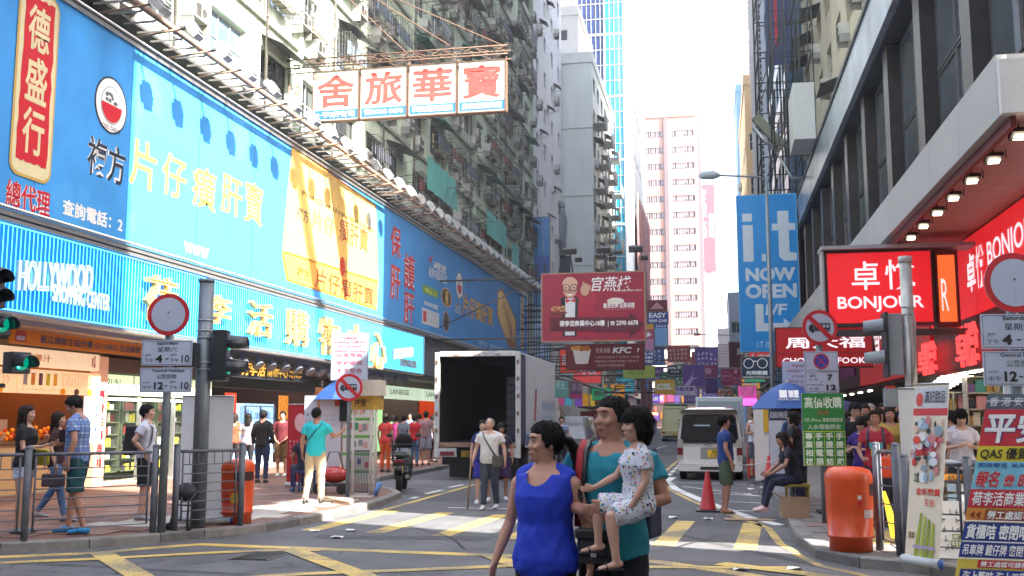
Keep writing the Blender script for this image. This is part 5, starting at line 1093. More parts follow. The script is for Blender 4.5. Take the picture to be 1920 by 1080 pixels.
b.poly([(IX(x), IY(y)) for x, y in ((1416, 571), (1430, 571), (1430, 607), (1464, 607), (1464, 598), (1482, 614), (1464, 624), (1464, 622), (1416, 622))], itw, 'arrow_print'); b.text('1/F', IX(1433), IY(592), IX(1471), IY(571), itw, bold=.03, shear=.1); b.text('I.T IS HERE', IX(1417), IY(652), IX(1470), IY(641), itw)
t, b = pxs('jeweller_hanging_sign', 'dark red two part sign with white characters below the red box sign', 1455, 611, 1636, 690, 32, dred, arm=4.7, frame='3a1010', body=C('3a1010'))
b.text('周大福', .3, .58, 2.6, .92, wl, bold=.02, keep=False); b.text('CHOW TAI FOOK', .2, .12, 2.6, .3, wl, bold=.02); b.rect(.05, .42, b.w-.05, .45, C('6a2020'), 'divider', .008)
# left side low signs beyond the truck
t, b = pxs('green_character_sign', 'pale green sign with light characters beyond the truck on the left', 1034, 714, 1066, 746, 58, C('6fa8a0'), arm=WX); b.text('旺', .3, .5, .8, .95, C('c0e0d8')); b.grid(.1, .1, 1.0, .3, 5, 1, C('3ac050'))
t, b = pxs('mauve_sign', 'mauve sign with pink foot beside the pale green sign beyond the truck', 1068, 717, 1091, 748, 60, C('6a4a68'), arm=WX); b.text('美容', .1, .45, .8, .9, C('b8a0b8')); b.rect(.02, .03, b.w-.02, .3, C('b83a78'), 'band')
# dark canopies and blocks low on the left behind the people
t = thing('market_canopies', 'dark sloping shop canopies low on the left side beyond the truck', 'canopy', (-11, 75, 4))
for (a_, c_, z, w_, d_) in ((62, 74, 4.4, 3.0, .7), (76, 92, 4.8, 1.8, .8), (92, 112, 4.6, 2.4, .7), (112, 140, 4.8, 1.8, .8)): MB().prism([Vector((-11.2, a_, z)), Vector((-11.2+w_, a_, z-d_)), Vector((-11.2+w_, c_, z-d_)), Vector((-11.2, c_, z))], (0, 0, .08)).build('canopy_sheet', C('26282c'), t)
t = thing('tower_podium', 'low dark podium with small coloured shop signs at the foot of the pink tower', 'building', (-6, 188, 0)); MB().box(-18, 4, 188, 199, 0, 7.2).build('wall', C('4a3c38'), t)
r_ = random.Random(31)
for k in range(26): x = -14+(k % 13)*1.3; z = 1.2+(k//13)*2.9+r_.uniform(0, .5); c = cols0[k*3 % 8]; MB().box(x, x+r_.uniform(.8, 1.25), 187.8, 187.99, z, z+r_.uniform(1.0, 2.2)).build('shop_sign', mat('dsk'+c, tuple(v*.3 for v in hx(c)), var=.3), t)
# painted wall advert and blue boards at the end of the tenement
t, b = hang('blue_advert_panels', 'tall blue advert panels beside the end of the long billboard', -13.5, -12.2, 76.2, 5, 17, C('4a86c0'), 'billboard'); b.rect(.1, 1, 1.2, 5, C('b0c8e0'), 'panel_print'); b.rect(.1, 6, 1.2, 9, C('2f62a8'), 'panel_print')
b2_ = Board(b.p, (-13.45, 76.2, 5), (1, 0, 0), (0, 0, 1), 1.2, 12)
t = thing('sculpted_figure_advert', 'grey sculpted bust advert mounted on the slab building above the floodlights', 'advert', (-12.4, 77, 17)); q = MB(); bz = onY(1054, 480, 90); q.ell((bz.x, 90, bz.z+4.6), (.32, .3, .45)); q.loft([(bz.x, 90, bz.z), (bz.x-.1, 90, bz.z+1.4), (bz.x+.05, 90, bz.z+3.2), (bz.x, 90, bz.z+4.0), (bz.x, 90, bz.z+4.4)], [(.45, .4), (.5, .45), (.62, .45), (.35, .3), (.2, .2)], n=14); q.build('bust', mat('bust_grey', (.2, .22, .26), var=.3, rough=.5), t); MB().box(-13.6, bz.x+.7, 90, 90.4, bz.z-1.6, bz.z).build('plinth', C('3a3d42'), t)
lattice('sign_skeleton', 'thin steel frame holding lamps between the long billboard and crimson billboard', -12.3, -11.2, 67.6, 68.6, 5, 12, 3, 5, DST, .03)
# the street beyond: lit shop signs on both sides, many hues, each a sign
cols = ['c8402c', 'e09a28', '2f6ac0', 'c84a90', '38a070', 'd8d4c8', '7a4ac0', 'd84848', '40a8c0', 'e0c040']; r_ = random.Random(21); k = 0
where = []
for side, xx_, ys in ((0, -9.9, [70, 80, 90, 100, 112, 124, 138, 152, 168, 184]), (1, 3.0, [66, 76, 84, 94, 106, 118, 132, 148, 166, 184])):
    for i, y in enumerate(ys):
        w_ = r_.uniform(1.2, 2.4); h_ = r_.uniform(.8, 2.2); z = r_.uniform(3.2, 5.6); c = cols[(k*7) % 10]; k += 1
        nm = {'c8402c': 'brick red', 'e09a28': 'amber', '2f6ac0': 'blue', 'c84a90': 'pink', '38a070': 'green', 'd8d4c8': 'off white', '7a4ac0': 'violet', 'd84848': 'light red', '40a8c0': 'turquoise', 'e0c040': 'yellow'}[c]
        t, b = hang('street_sign_board', f'{nm} sign on the {"left" if side == 0 else "right"} side, {["nearest", "second", "third", "fourth", "fifth", "sixth", "seventh", "eighth", "ninth", "farthest"][i]} of the distant row', xx_-w_/2, xx_+w_/2, y, z, z+h_, mat('dsg'+c, c, var=.2, emit=.12, ecol=c), arm=-10.9 if side == 0 else 4.1); tag(t, t['label'], 'sign', 'distant signs hanging over the street')
        b.text(r_.choice(['藥房', '酒樓', '時裝', '珠寶', '押', '數碼', '足浴', '眼鏡']), w_*.15, h_*.3, w_*.85, h_*.75, WHT if c not in ('d8d4c8', 'e0c040') else RED, bold=.03)
        for q_ in range(2):
            y2 = y+4*q_; MB().box((-10.9 if side == 0 else 3.95), (-10.75 if side == 0 else 4.1), y2, y2+3.4, 2.6, 3.7).build('wall_sign', mat('dsg'+cols[(k*3+q_*5) % 10], cols[(k*3+q_*5) % 10], var=.2, emit=.12, ecol=cols[(k*3+q_*5) % 10]), t)
k = 0; r_ = random.Random(77)
for Y_ in (98, 104, 111, 117, 126, 133, 141, 149, 158, 170):
    for q_ in range(2):
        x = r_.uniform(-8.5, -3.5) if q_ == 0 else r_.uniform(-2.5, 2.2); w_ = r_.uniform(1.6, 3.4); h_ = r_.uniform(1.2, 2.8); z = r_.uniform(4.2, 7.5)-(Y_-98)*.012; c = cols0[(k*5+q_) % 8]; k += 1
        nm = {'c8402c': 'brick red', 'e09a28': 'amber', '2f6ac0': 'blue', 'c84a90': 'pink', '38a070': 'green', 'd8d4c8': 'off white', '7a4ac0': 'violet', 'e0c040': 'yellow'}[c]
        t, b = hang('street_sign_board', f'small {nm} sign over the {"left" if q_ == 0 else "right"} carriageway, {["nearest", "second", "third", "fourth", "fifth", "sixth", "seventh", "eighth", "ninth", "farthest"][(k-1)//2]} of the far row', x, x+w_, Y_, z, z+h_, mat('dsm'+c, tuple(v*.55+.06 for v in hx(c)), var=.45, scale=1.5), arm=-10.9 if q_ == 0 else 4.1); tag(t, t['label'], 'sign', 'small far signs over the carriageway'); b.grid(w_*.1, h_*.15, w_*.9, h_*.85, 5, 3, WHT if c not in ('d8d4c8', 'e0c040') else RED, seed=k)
t = thing('street_tree', 'small leafy tree at the far right kerb beyond the white lorry', 'tree', (1.9, 105, 0)); MB().tube([(1.9, 105, 0), (1.8, 105, 2), (2.0, 105, 4)], [.14, .11, .05], n=8).build('trunk', C('4a3a2c'), t); q = MB(); r2 = random.Random(4)
for _ in range(900):
    d = Vector((r2.gauss(0, 1), r2.gauss(0, 1), r2.gauss(0, 1))).normalized()*r2.uniform(.5, 1)**.5; p = Vector((2+d.x*1.6, 105+d.y*1.6, 4.6+d.z*1.5)); a = Vector((r2.uniform(-1, 1), r2.uniform(-1, 1), r2.uniform(-1, 1)))*.16; b_ = Vector((r2.uniform(-1, 1), r2.uniform(-1, 1), r2.uniform(-1, 1)))*.1; q.quad(p, p+a, p+a+b_, p+b_)
q.build('crown', mat('leaf_green', (.05, .11, .03), rough=.7, var=.4), t)
t = thing('market_stalls', 'red and orange lit market stalls under blue canopies far along the left pavement', 'stalls', (-9, 120, 0))
for i in range(9): y = 84+i*8; MB().box(-11, -9.2, y, y+6, .1, 2.2).build('stall', C(['b83020', 'c86020', '8a2030'][i % 3]), t); MB().box(-11.2, -8.6, y-.2, y+6.2, 2.5, 2.62).build('stall_canopy', C(['2a4a80', 'a83030', '2c5a90'][i % 3]), t)
lb = MB().ell((0, 0, 0), (.16, .16, .16), 8, 6).mesh('bulb', mat('bulb_orange', (1, .5, .2), var=0, emit=5, ecol=(1, .3, .08)))
for i in range(14): put(lb, 'bulb', t, (-8.7, 85+i*5.2, 2.3))
if 0: bldg('closing_block', 'low grey block across the far end of the street', -16, 12, 300, 310, 0, 26, C('a8a49e'), {'-Y': (10, 1.8, 1.5, 3.2, 1, 2, 1)})
# ============================================================= STREET FURNITURE
PZ = .125
grn = mat('pole_grey', (.16, .19, .22), rough=.45, metal=.3, var=.2, dirt=.2); rlg = mat('railing_grey', (.11, .12, .15), rough=.55, var=.25, dirt=.25); bolt = C('a8acb0')
def railing(name, label, pts, h=1.05, nb=7, verts=True):
    t = thing(name, label, 'railing', (pts[0][0], pts[0][1], PZ)); L = [Vector((x, y, PZ)) for x, y in pts]
    for p in L:
        MB().tube([p-Vector((0, 0, .02)), p+Vector((0, 0, h+.08))], .045, n=10).build('post', rlg, t); MB().ell(p+Vector((0, 0, h+.08)), (.048, .048, .03), 10, 6).build('post_cap', rlg, t)
    for a, b in zip(L, L[1:]):
        d = (b-a).normalized(); a2, b2 = a+d*.06, b-d*.06; Z = Vector((0, 0, 1))
        MB().tube([a2+Z*h, b2+Z*h], .022, n=7).build('top_rail', rlg, t); q = d.cross(Z)*.02
        for s in (a2, b2): MB().tube([s+d*(.03 if s is a2 else -.03)+Z*.12, s+d*(.03 if s is a2 else -.03)+Z*h], .014, n=5).build('upright', rlg, t)
        for k in range(nb): z = .12+(h-.3)*k/(nb-1); MB().tube([a2+d*.03+Z*z, b2-d*.03+Z*z], .0085, n=5).build('bar', rlg, t)
        if verts:
            n = max(2, int((b2-a2).length/.125)); zz = .12+(h-.3)
            for k in range(1, n): p = a2.lerp(b2, k/n); MB().tube([p+Z*zz, p+Z*h], .0075, n=5).build('short_bar', rlg, t)
    return t
railing('pedestrian_railing', 'grey steel railing along the curved left kerb in front of the waiting people', [(-11.2, 10.75), (-9.75, 10.8), (-8.42, 11.49), (-7.38, 12.68)])
railing('pedestrian_railing', 'last bay of grey railing from the round sign post to the orange bins', [(-7.22, 12.95), (-6.67, 13.78)])
railing('pedestrian_railing', 'short grey railing beside the orange bin on the right corner', [(1.80, 12.66), (1.95, 12.22)], 1.12, 5, False)
railing('pedestrian_railing', 'grey railing running behind the roll up banners on the right corner', [(2.02, 12.12), (2.62, 11.9), (3.6, 11.5)], 1.0, 5, False)
def disc_sign(name, label, base, z, r, plates, post_r=.04, face=YAW, truck=False, top=None, extra=None, lab=None):
    x, y = base; t = thing(name, label, 'road sign', (x, y, PZ)); top = top or z+r
    MB().tube([(x, y, PZ), (x, y, top)], post_r, n=12).build('post', grn, t)
    a = R(face); U = Vector((math.cos(a), math.sin(a), 0)); N = U.cross(Vector((0, 0, 1))); c = Vector((x, y, z))+N*(post_r+.02)
    q = MB(); q.loft([c-N*.008, c], [(r, r)]*2, ref=U, n=40, smooth=False); q.build('sign_disc', C('8a9096'), t)
    b = Board(t, c, U, (0, 0, 1), 1, 1); b.disc(0, 0, r, r, C('b81c28'), 'red_rim', .003, 40); b.disc(0, 0, r*(.8 if not truck else .8), r*.8, C('a9b4cc'), 'sign_face', .006, 40)
    if truck:
        k = r/.3; ink = C('23252c')
        b.rect(-.10*k, -.03*k, .17*k, .075*k, ink, 'lorry_symbol', .01); b.poly([(-.19*k, -.05*k), (-.11*k, -.05*k), (-.11*k, .055*k), (-.16*k, .055*k), (-.19*k, .01*k)], ink, 'lorry_symbol', .0105); b.rect(-.19*k, -.06*k, .17*k, -.035*k, ink, 'lorry_symbol', .011)
        for q in range(4): b.rect((-.07+q*.06)*k, .0, (-.03+q*.06)*k, .05*k, C('a9b4cc'), 'lorry_symbol', .013)
        for q in (-.13, .1): b.disc(q*k, -.065*k, .028*k, .028*k, ink, 'lorry_symbol', .0135, 12)
        e = r*.86; s = math.sin(R(45)); w = .028*k; b.poly([(-e*s-w, e*s-w), (e*s-w, -e*s-w), (e*s+w, -e*s+w), (-e*s+w, e*s+w)], C('b81c28'), 'red_bar', .017)
    else: b.disc(.0, .03, .012, .012, C('30343c'), 'bolt', .009, 10); b.rect(-.0015, -r*.7, .0015, .02, C('8a93a8'), 'seam', .009)
    for i, (z0, w, h, kind) in enumerate(plates):
        pb = Board(t, Vector((x, y, z0))+N*(post_r+.02)-U*w/2, U, (0, 0, 1), w, h); q = MB(); q.prism([pb.P(0, 0), pb.P(w, 0), pb.P(w, h), pb.P(0, h)], -N*.01); q.build('plate', C('a9b4cc'), t)
        ink = C('14161c'); rr = .012; q = MB()
        for (u0, v0, u1, v1) in ((rr, rr, w-rr, rr+.006), (rr, h-rr-.006, w-rr, h-rr), (rr, rr, rr+.006, h-rr), (w-rr-.006, rr, w-rr, h-rr)): q.quad(pb.P(u0, v0, .003), pb.P(u1, v0, .003), pb.P(u1, v1, .003), pb.P(u0, v1, .003))
        q.build('plate_border', C('5a6070'), t)
        if kind in ('sat', 'hol'):
            l = ('Saturdays', '星期六', 'pm', '下午', '4', '-') if kind == 'sat' else ('General Holidays', '公眾假期', 'noon', '中午', '12', '-')
            pb.text(l[0], w*.24 if kind == 'hol' else w*.3, h*.8, w*.86 if kind == 'hol' else w*.72, h*.95, ink, bold=.02); pb.text(l[1], w*.32, h*.54, w*.7, h*.74, ink)
            pb.text(l[2], w*.07, h*.34, w*.2, h*.46, ink, keep=True); pb.text(l[3], w*.06, h*.12, w*.24, h*.28, ink); pb.text(l[4], w*.28, h*.12, w*(.42 if kind == 'sat' else .46), h*.42, ink, bold=.04); pb.rect(w*.48, h*.24, w*.54, h*.28, ink, 'dash', .008)
            pb.text('pm', w*.59, h*.34, w*.7, h*.46, ink, keep=True); pb.text('下午', w*.57, h*.12, w*.74, h*.28, ink); pb.text('10', w*.8, h*.12, w*.95, h*.42, ink, bold=.015)
        elif kind == 'wait':
            rd = C('a03a4a')
            for k, s in enumerate(('Vehicle', 'waiting will be', 'prosecuted', 'without warning', '停車等候', '會被檢控', '不予警告')):
                hh_ = h*(.075 if k < 4 else .095); v = h*(.9-k*.095) if k < 4 else h*(.53-(k-4)*.165); ww = w*(.4, .86, .6, .86, .7, .7, .7)[k]; pb.text(s, w/2-ww/2, v-hh_/2, w/2+ww/2, v+hh_/2, rd, bold=.01)
        elif kind == 'nostop':
            pb.disc(w/2, h/2, h*.4, h*.4, C('b02a34'), 'clearway_ring', .006); pb.disc(w/2, h/2, h*.32, h*.32, C('2a3fa0'), 'clearway_blue', .010)
            for sg in (1, -1): e = h*.3*.7; g = h*.035; pb.poly([(w/2-e-g, h/2-sg*e), (w/2-e+g, h/2-sg*e-g*0), (w/2+e+g, h/2+sg*e), (w/2+e-g, h/2+sg*e)][::sg], C('b02a34'), 'clearway_cross', .013+.002*sg)
        elif kind == 'hours':
            pb.text('am', w*.1, h*.74, w*.36, h*.86, ink, keep=True); pb.text('上午', w*.1, h*.56, w*.4, h*.68, ink); pb.text('7', w*.66, h*.58, w*.82, h*.88, ink, bold=.05); pb.rect(w*.46, h*.47, w*.5, h*.52, ink, 'dash', .008)
            pb.text('midnight', w*.05, h*.3, w*.55, h*.42, ink); pb.text('午夜', w*.12, h*.1, w*.4, h*.24, ink); pb.text('12', w*.62, h*.1, w*.92, h*.38, ink, bold=.05)
        elif kind == 'buy':
            pb.rect(0.004, .004, w-.004, h-.004, C('1c7a34'), 'green_ground', .006); wt = C('d8e8d8'); ye = C('c8d83a')
            pb.text('高價收購', w*.06, h*.79, w*.94, h*.95, wt, bold=.02, d=.012); pb.text('長期', w*.36, h*.7, w*.62, h*.76, C('a8502a'), d=.012); pb.text('PSP, iPhone, 專業相機鏡頭', w*.06, h*.6, w*.95, h*.66, wt, d=.012); pb.text('入水壞機照收', w*.12, h*.5, w*.9, h*.57, wt, d=.012)
            for k in range(5): pb.rect(w*(.02+.24*k)-.003, .01, w*(.02+.24*k)+.004, h*.47, ye, 'yellow_line', .012)
            pb.rect(w*.02, h*.465, w*.98, h*.475, ye, 'yellow_line', .0135); pb.rect(w*.02, .008, w*.98, .016, ye, 'yellow_line', .0135)
            for k, s in enumerate(('專業相機', '手提電腦', '手提電話', '手提遊戲機'[:4])):
                for j, ch in enumerate(s): pb.text(ch, w*(.05+.24*k), h*(.36-j*.115), w*(.05+.24*k+.18), h*(.455-j*.115), wt, bold=.04, d=.012)
    if extra: extra(t, Vector((x, y, 0)), U, N)
    return t
disc_sign('round_sign_post', 'round blank sign with red rim above two time plates beside the grey column', (-7.28, 12.72), 3.02, .285, [(2.33, .68, .34, 'sat'), (1.97, .70, .33, 'hol')], .055)
disc_sign('round_sign_post', 'round blank red rimmed sign with time plates at the far right edge', (2.78, 10.45), 2.90, .285, [(2.27, .68, .33, 'sat'), (1.925, .68, .325, 'hol')], .055)
disc_sign('lorry_sign_post', 'no lorries sign below a white warning plate beside the man in turquoise', (-7.0, 19.0), 2.22, .265, [(2.36, .72, .92, 'wait')], .04, truck=True, top=3.25)
disc_sign('lorry_sign_post', 'no lorries sign above clearway plates and a green price board on the right', (1.5, 15.7), 2.95, .26, [(2.31, .50, .29, 'nostop'), (2.0, .5, .30, 'hours'), (.94, .62, 1.05, 'buy')], .05, truck=True)
disc = thing('warning_plate', 'small white waiting warning plate left of the no lorries sign on the right', 'road sign', (1.55, 20, PZ)); MB().tube([(1.55, 20, PZ), (1.55, 20, 2.7)], .03, n=8).build('post', grn, disc)
pb = Board(disc, (1.22, 19.95, 2.05), (1, 0, 0), (0, 0, 1), .62, .7); pb.rect(0, 0, .62, .64, C('a9b4cc'), 'plate', .0)
for k, s in enumerate(('Vehicle', 'waiting will be', 'prosecuted', 'without warning')): pb.text(s, .18-.1*(k % 2), .53-k*.1, .44+.1*(k % 2), .59-k*.1, C('a03a4a'))
pb.text('停車等候', .1, .08, .5, .18, C('a03a4a'))
# traffic signals
sigk = mat('signal_black', (.018, .022, .03), rough=.4, var=.15); gre = mat('signal_green', (.0, .6, .45), var=0, emit=3.5, ecol=(.05, 1, .75)); dg = mat('signal_lens_green', (.0, .12, .09), rough=.2, var=0, emit=.12, ecol=(0, .8, .5))
def visor(c, d, r, L, n=16, a0=-30, a1=210):
    """open hood: half tube along d"""
    q = MB(); d = Vector(d).normalized(); u = d.cross(Vector((0, 0, 1))).normalized(); Z = Vector((0, 0, 1)); c = Vector(c); vs = []
    for k in range(n+1):
        a = R(a0+(a1-a0)*k/n); o = u*math.cos(a)+Z*math.sin(a)
        vs += [c+o*r, c+o*r+d*L-Z*L*.12*(1 if math.sin(a) > 0 else 0), c+o*(r-.008)+d*L-Z*L*.12*(1 if math.sin(a) > 0 else 0), c+o*(r-.008)]
    q.add(vs, [f for k in range(n) for f in ((4*k, 4*k+4, 4*k+5, 4*k+1), (4*k+3, 4*k+2, 4*k+6, 4*k+7), (4*k+1, 4*k+5, 4*k+6, 4*k+2))], True); return q
def signal(t, c, d, n=2, r=.11, w=.3, lens=None, gap=.3, body=None, L=.3):
    d = Vector(d).normalized(); c = Vector(c); a = math.atan2(d.y, d.x)
    q = MB(); q.cbox(c-d*.1+Vector((0, 0, -(n-1)*gap/2)), (.2, w, gap*n+.04), rz=a); q.build('housing', body or sigk, t, bevel=.015)
    for k in range(n):
        cc = c-Vector((0, 0, k*gap)); visor(cc, d, r+.02, L).build('visor', sigk, t); MB().loft([cc+d*.001, cc+d*.02], [(r, r), (r*.9, r*.9)], n=18).build('lens', (lens or [dg]*9)[k], t)
    return t
t = thing('signal_column', 'thick grey steel column carrying black signal heads beside the white roll up banner', 'traffic light', (-7.12, 13.4, PZ))
MB().tube([(-7.12, 13.4, PZ), (-7.12, 13.4, 3.55)], .105, n=16).tube([(-7.12, 13.4, 3.55), (-7.12, 13.4, 3.6)], .112, n=16).build('column', grn, t)
q = MB()
for z in (3.0, 2.85, 2.75, 2.4, 2.3): q.tube([(-7.12, 13.4, z), (-7.12, 13.4, z+.02)], .112, n=16)
q.build('strap', bolt, t); signal(t, (-6.80, 13.5, 2.68), (.93, .25, 0), 2, gap=.34, L=.27, w=.3)
signal(t, (-7.25, 13.25, 2.5), (-.1, 1, 0), 1)
MB().box(-6.9, -6.7, 13.35, 13.42, 2.68, 2.72).box(-6.9, -6.7, 13.35, 13.42, 2.2, 2.24).build('bracket', sigk, t)
t = thing('pedestrian_signal', 'black signal heads with green lenses at the left edge of the picture', 'traffic light', (-8.9, 11.2, PZ))
MB().tube([(-8.95, 11.25, PZ), (-8.95, 11.25, 3.4)], .07, n=12).build('post', grn, t)
for (px_, py_, ln) in ((3, 608, 1), (40, 680, 1), (-8, 520, 0), (-8, 556, 0)):
    p = onX(px_, py_, -8.55); d = Vector((.75, -.3, 0)).normalized(); q = MB(); q.cbox(p-d*.1, (.2, .26, .27), rz=math.atan2(d.y, d.x)); q.build('housing', sigk, t, bevel=.01); visor(p, d, .115, .22).build('visor', sigk, t)
    if ln:
        MB().loft([p+d*.001, p+d*.015], [(.10, .10), (.09, .09)], n=18).build('lens', dg, t); u = d.cross(Vector((0, 0, 1))).normalized(); q = MB()
        for k in range(8): a, b = R(-60+k*15), R(-45+k*15); q.quad(*[p+d*.022+u*(-rr*math.cos(x))*-1+Vector((0, 0, rr*math.sin(x))) for rr, x in ((.085, a), (.085, b), (.06, b), (.06, a))])
        q.build('lit_figure', gre, t)
MB().box(-8.95, -8.62, 11.2, 11.24, 2.0, 2.05).box(-8.95, -8.62, 11.2, 11.24, 2.6, 2.65).build('bracket', sigk, t)
t = thing('signal_pole', 'sunlit galvanised pole with a signal housing seen from behind on the right corner', 'traffic light', (2.5, 14.5, PZ))
gp = mat('galvanised_bright', (.45, .45, .44), rough=.5, metal=.35, var=.2, dirt=.2); MB().tube([(2.55, 14.5, PZ), (2.55, 14.5, 3.72)], .08, n=16).tube([(2.55, 14.5, 3.72), (2.55, 14.5, 3.8)], .092, n=16).build('pole', gp, t)
q = MB()
for z in (3.1, 3.0, 2.2, 2.05): q.tube([(2.55, 14.5, z), (2.55, 14.5, z+.02)], .086, n=14)
q.build('strap', bolt, t); q = MB(); q.tube([(2.56, 14.41, 3.15), (2.62, 14.38, 2.9), (2.6, 14.4, 2.4), (2.55, 14.4, 2.1)], .012, n=5).tube([(2.53, 14.41, 3.1), (2.55, 14.39, 2.6), (2.54, 14.4, 2.0)], .01, n=5); q.build('cable', C('8a8a86'), t)
MB().box(2.27, 2.45, 14.4, 14.66, 2.2, 3.02).build('housing', mat('signal_grey', (.22, .25, .28), rough=.5, var=.1), t); MB().box(2.235, 2.268, 14.34, 14.75, 2.17, 3.04).build('back_board', sigk, t)
for z in (2.85, 2.42): visor((2.23, 14.5, z), (-1, .12, 0), .115, .26).build('visor', mat('visor_grey', (.2, .23, .26), rough=.45), t)
MB().box(2.2, 2.37, 14.42, 14.6, 1.78, 2.02).build('push_button_box', mat('signal_grey', (.22, .25, .28)), t); MB().box(2.22, 2.33, 14.43, 14.55, 2.02, 2.055).build('red_cap', C('b82020'), t)
# street lamps
def streetlamp(label, x, y, h, L, r=.07):
    t = thing('street_lamp', label, 'street lamp', (x, y, PZ)); q = MB(); q.tube([(x, y, PZ), (x, y, h*.4), (x, y, h)], [r*1.3, r*1.1, r*.7], n=10); q.build('column', grn, t)
    MB().tube([(x, y, h-.25), (x-.25, y, h-.05), (x-L+.5, y, h+.06)], .035, n=7).build('arm', grn, t); MB().loft([(x-L+.55, y, h+.06), (x-L+.35, y, h+.08), (x-L+.0, y, h+.08), (x-L-.12, y, h+.05)], [(.05, .06), (.10, .15), (.09, .14), (.02, .04)], n=10).build('lantern', mat('lantern_grey', (.25, .29, .32), rough=.4), t); return t
streetlamp('tall grey street lamp in front of the tall blue sign, arm pointing left', 1.72, 33, 9.35, 2.0)
streetlamp('distant street lamp seen below the nearer lantern, right of the pink tower', 1.75, 95, 9.2, 3.6)
# orange litter bins
obin = mat('bin_orange', (.60, .065, .008), rough=.38, var=.14, scale=5, coat=.15, dirt=.22)
def binn(label, x, y, s=1., rot=0., h=.95, r=.27, badge='yellow'):
    t = thing('litter_bin', label, 'litter bin', (x, y, PZ), R(rot), 'orange litter bins'); q = MB(); pr = [(r*.9, 0), (r*.9, .14*h), (r*.96, .15*h), (r*.97, .16*h), (r*.97, .185*h), (r*.94, .19*h), (r*.99, .5*h), (r, .80*h), (r*1.02, .83*h), (r*1.0, .90*h), (r*.9, .955*h), (r*.6, .99*h), (.02, h)]
    q.lathe((0, 0, 0), pr, n=28); q.build('bin_body', obin, t, W=False)
    q = MB()                                              # dark mouth panel following the curve
    for k in range(10):
        a, b = R(-100+k*7.5), R(-92.5+k*7.5)
        q.quad(*[(math.cos(x)*r*1.012, math.sin(x)*r*1.012, z*h) for x, z in ((a, .66), (b, .66), (b, .80), (a, .80))])
    q.build('mouth', C('2c0a08'), t, W=False)
    q = MB()
    for k in range(30): a, b = 2*math.pi*k/30, 2*math.pi*(k+1)/30; q.quad(*[(math.cos(x)*r*rr, math.sin(x)*r*rr, z*h) for x, rr, z in ((a, 1.0, .165), (b, 1.0, .165), (b, 1.0, .18), (a, 1.0, .18))])
    q.build('band', mat('bin_band', (.4, .04, .01), rough=.3), t, W=False)
    def patch(a0, z0, wa, hz, m, nm, k=1.015):
        q = MB(); n = 6
        for i in range(n):
            a, b = R(a0-wa/2+wa*i/n), R(a0-wa/2+wa*(i+1)/n); q.quad(*[(math.cos(x)*r*k, math.sin(x)*r*k, z) for x, z in ((a, z0), (b, z0), (b, z0+hz), (a, z0+hz))])
        q.build(nm, m, t, W=False)
    if badge == 'yellow':
        q = MB(); n = 16; c0 = -95
        pts = [(c0+math.cos(2*math.pi*k/n)*15, .40*h+.075*math.sin(2*math.pi*k/n)) for k in range(n)]; q.quad(*[(math.cos(R(a))*r*1.02, math.sin(R(a))*r*1.02, z) for a, z in pts]); q.build('yellow_sticker', C('e0b818'), t, W=False)
        b = Board(t, (0, 0, 0), (1, 0, 0), (0, 0, 1), 1, 1); b.O = Vector((x, y, PZ)); b.text('家', -.09, .33*h, .05, .46*h, C('b83018'), d=r*1.035)
    else:
        patch(-105, .40*h, 34, .09, C('b8a8a8'), 'notice_sticker'); patch(-132, .62*h, 10, .045, C('d8c8c8'), 'small_sticker'); patch(-131, .55*h, 10, .045, C('c02030'), 'small_sticker')
    return t
binn('orange litter bin with a yellow sticker beside the last left railing bay', -6.88, 14.05, rot=28, h=.92, r=.255)
binn('big glossy orange litter bin on the right street corner', 1.47, 12.56, h=.95, r=.265, badge='w', rot=60)
# roll-up banners
def rollup(label, p0, p1, h, m, lean=(0, 0), foot=True, name='roll_up_banner', base=PZ):
    t = thing(name, label, 'banner', ((p0[0]+p1[0])/2, (p0[1]+p1[1])/2, base)); P0 = Vector((*p0, base+.06)); P1 = Vector((*p1, base+.06)); U = (P1-P0).normalized(); V = Vector((lean[0], lean[1], 1)).normalized(); w = (P1-P0).length; q = MB(); N = U.cross(V).normalized()
    q.prism([P0, P1, P1+V*h, P0+V*h], -N*.004); q.build('banner_sheet', m, t); MB().tube([P0+V*h, P1+V*h], .012, n=6).build('top_bar', GAL, t); MB().tube([P0-U*.02, P1+U*.02], .05, n=10).build('base_cassette', C('b8bcc4'), t); MB().tube([P0.lerp(P1, .5)-N*.03, P0.lerp(P1, .5)-N*.03+V*h], .01, n=5).build('support_pole', GAL, t)
    if foot: MB().ell(P1+U*.03, (.03, .055, .055), 12, 8).build('end_cap', C('30508a'), t)
    return Board(t, P0, U, V, w, h)
wb = mat('banner_back', (.80, .83, .9), rough=.6, var=.05); rollup('plain whitish roll up banner seen from behind around the grey column', (-7.62, 13.75), (-6.86, 13.85), 1.76, wb)
rollup('plain white back of a roll up banner beside the right railing', (2.05, 12.5), (2.42, 12.35), 1.78, mat('banner_white', (.7, .68, .64), rough=.6, var=.04), foot=True)
b = rollup('tall cream roll up banner with ice desserts and green stalks on the right corner', (1.86, 11.42), (2.12, 11.05), 1.8, C('e0d4c0'), lean=(.10, -.03))
b.rect(.02, b.h*.86, b.w-.02, b.h*.98, C('c8c8cc'), 'header_print'); b.rect(.0, b.h*.82, b.w, b.h*.86, C('c83a40'), 'red_band'); b.text('滿記甜品', .14, b.h*.89, .42, b.h*.96, C('3a3a44'), bold=.01, d=.01); b.disc(.08, b.h*.91, .045, .07, C('d04a3c'), 'round_mark', .01)
r_ = random.Random(12)
for k in range(60): b.disc(r_.uniform(.05, b.w-.05), b.h*r_.uniform(.46, .80), r_.uniform(.015, .06), r_.uniform(.02, .06), C(['c8d0d8', '9ab0c4', 'd84a3a', 'e8e8ec', 'c87a80', '8a9aa8', '2a2a30', 'd8b8a0'][k % 8]), 'dessert_print', .008+.0004*k, 9)
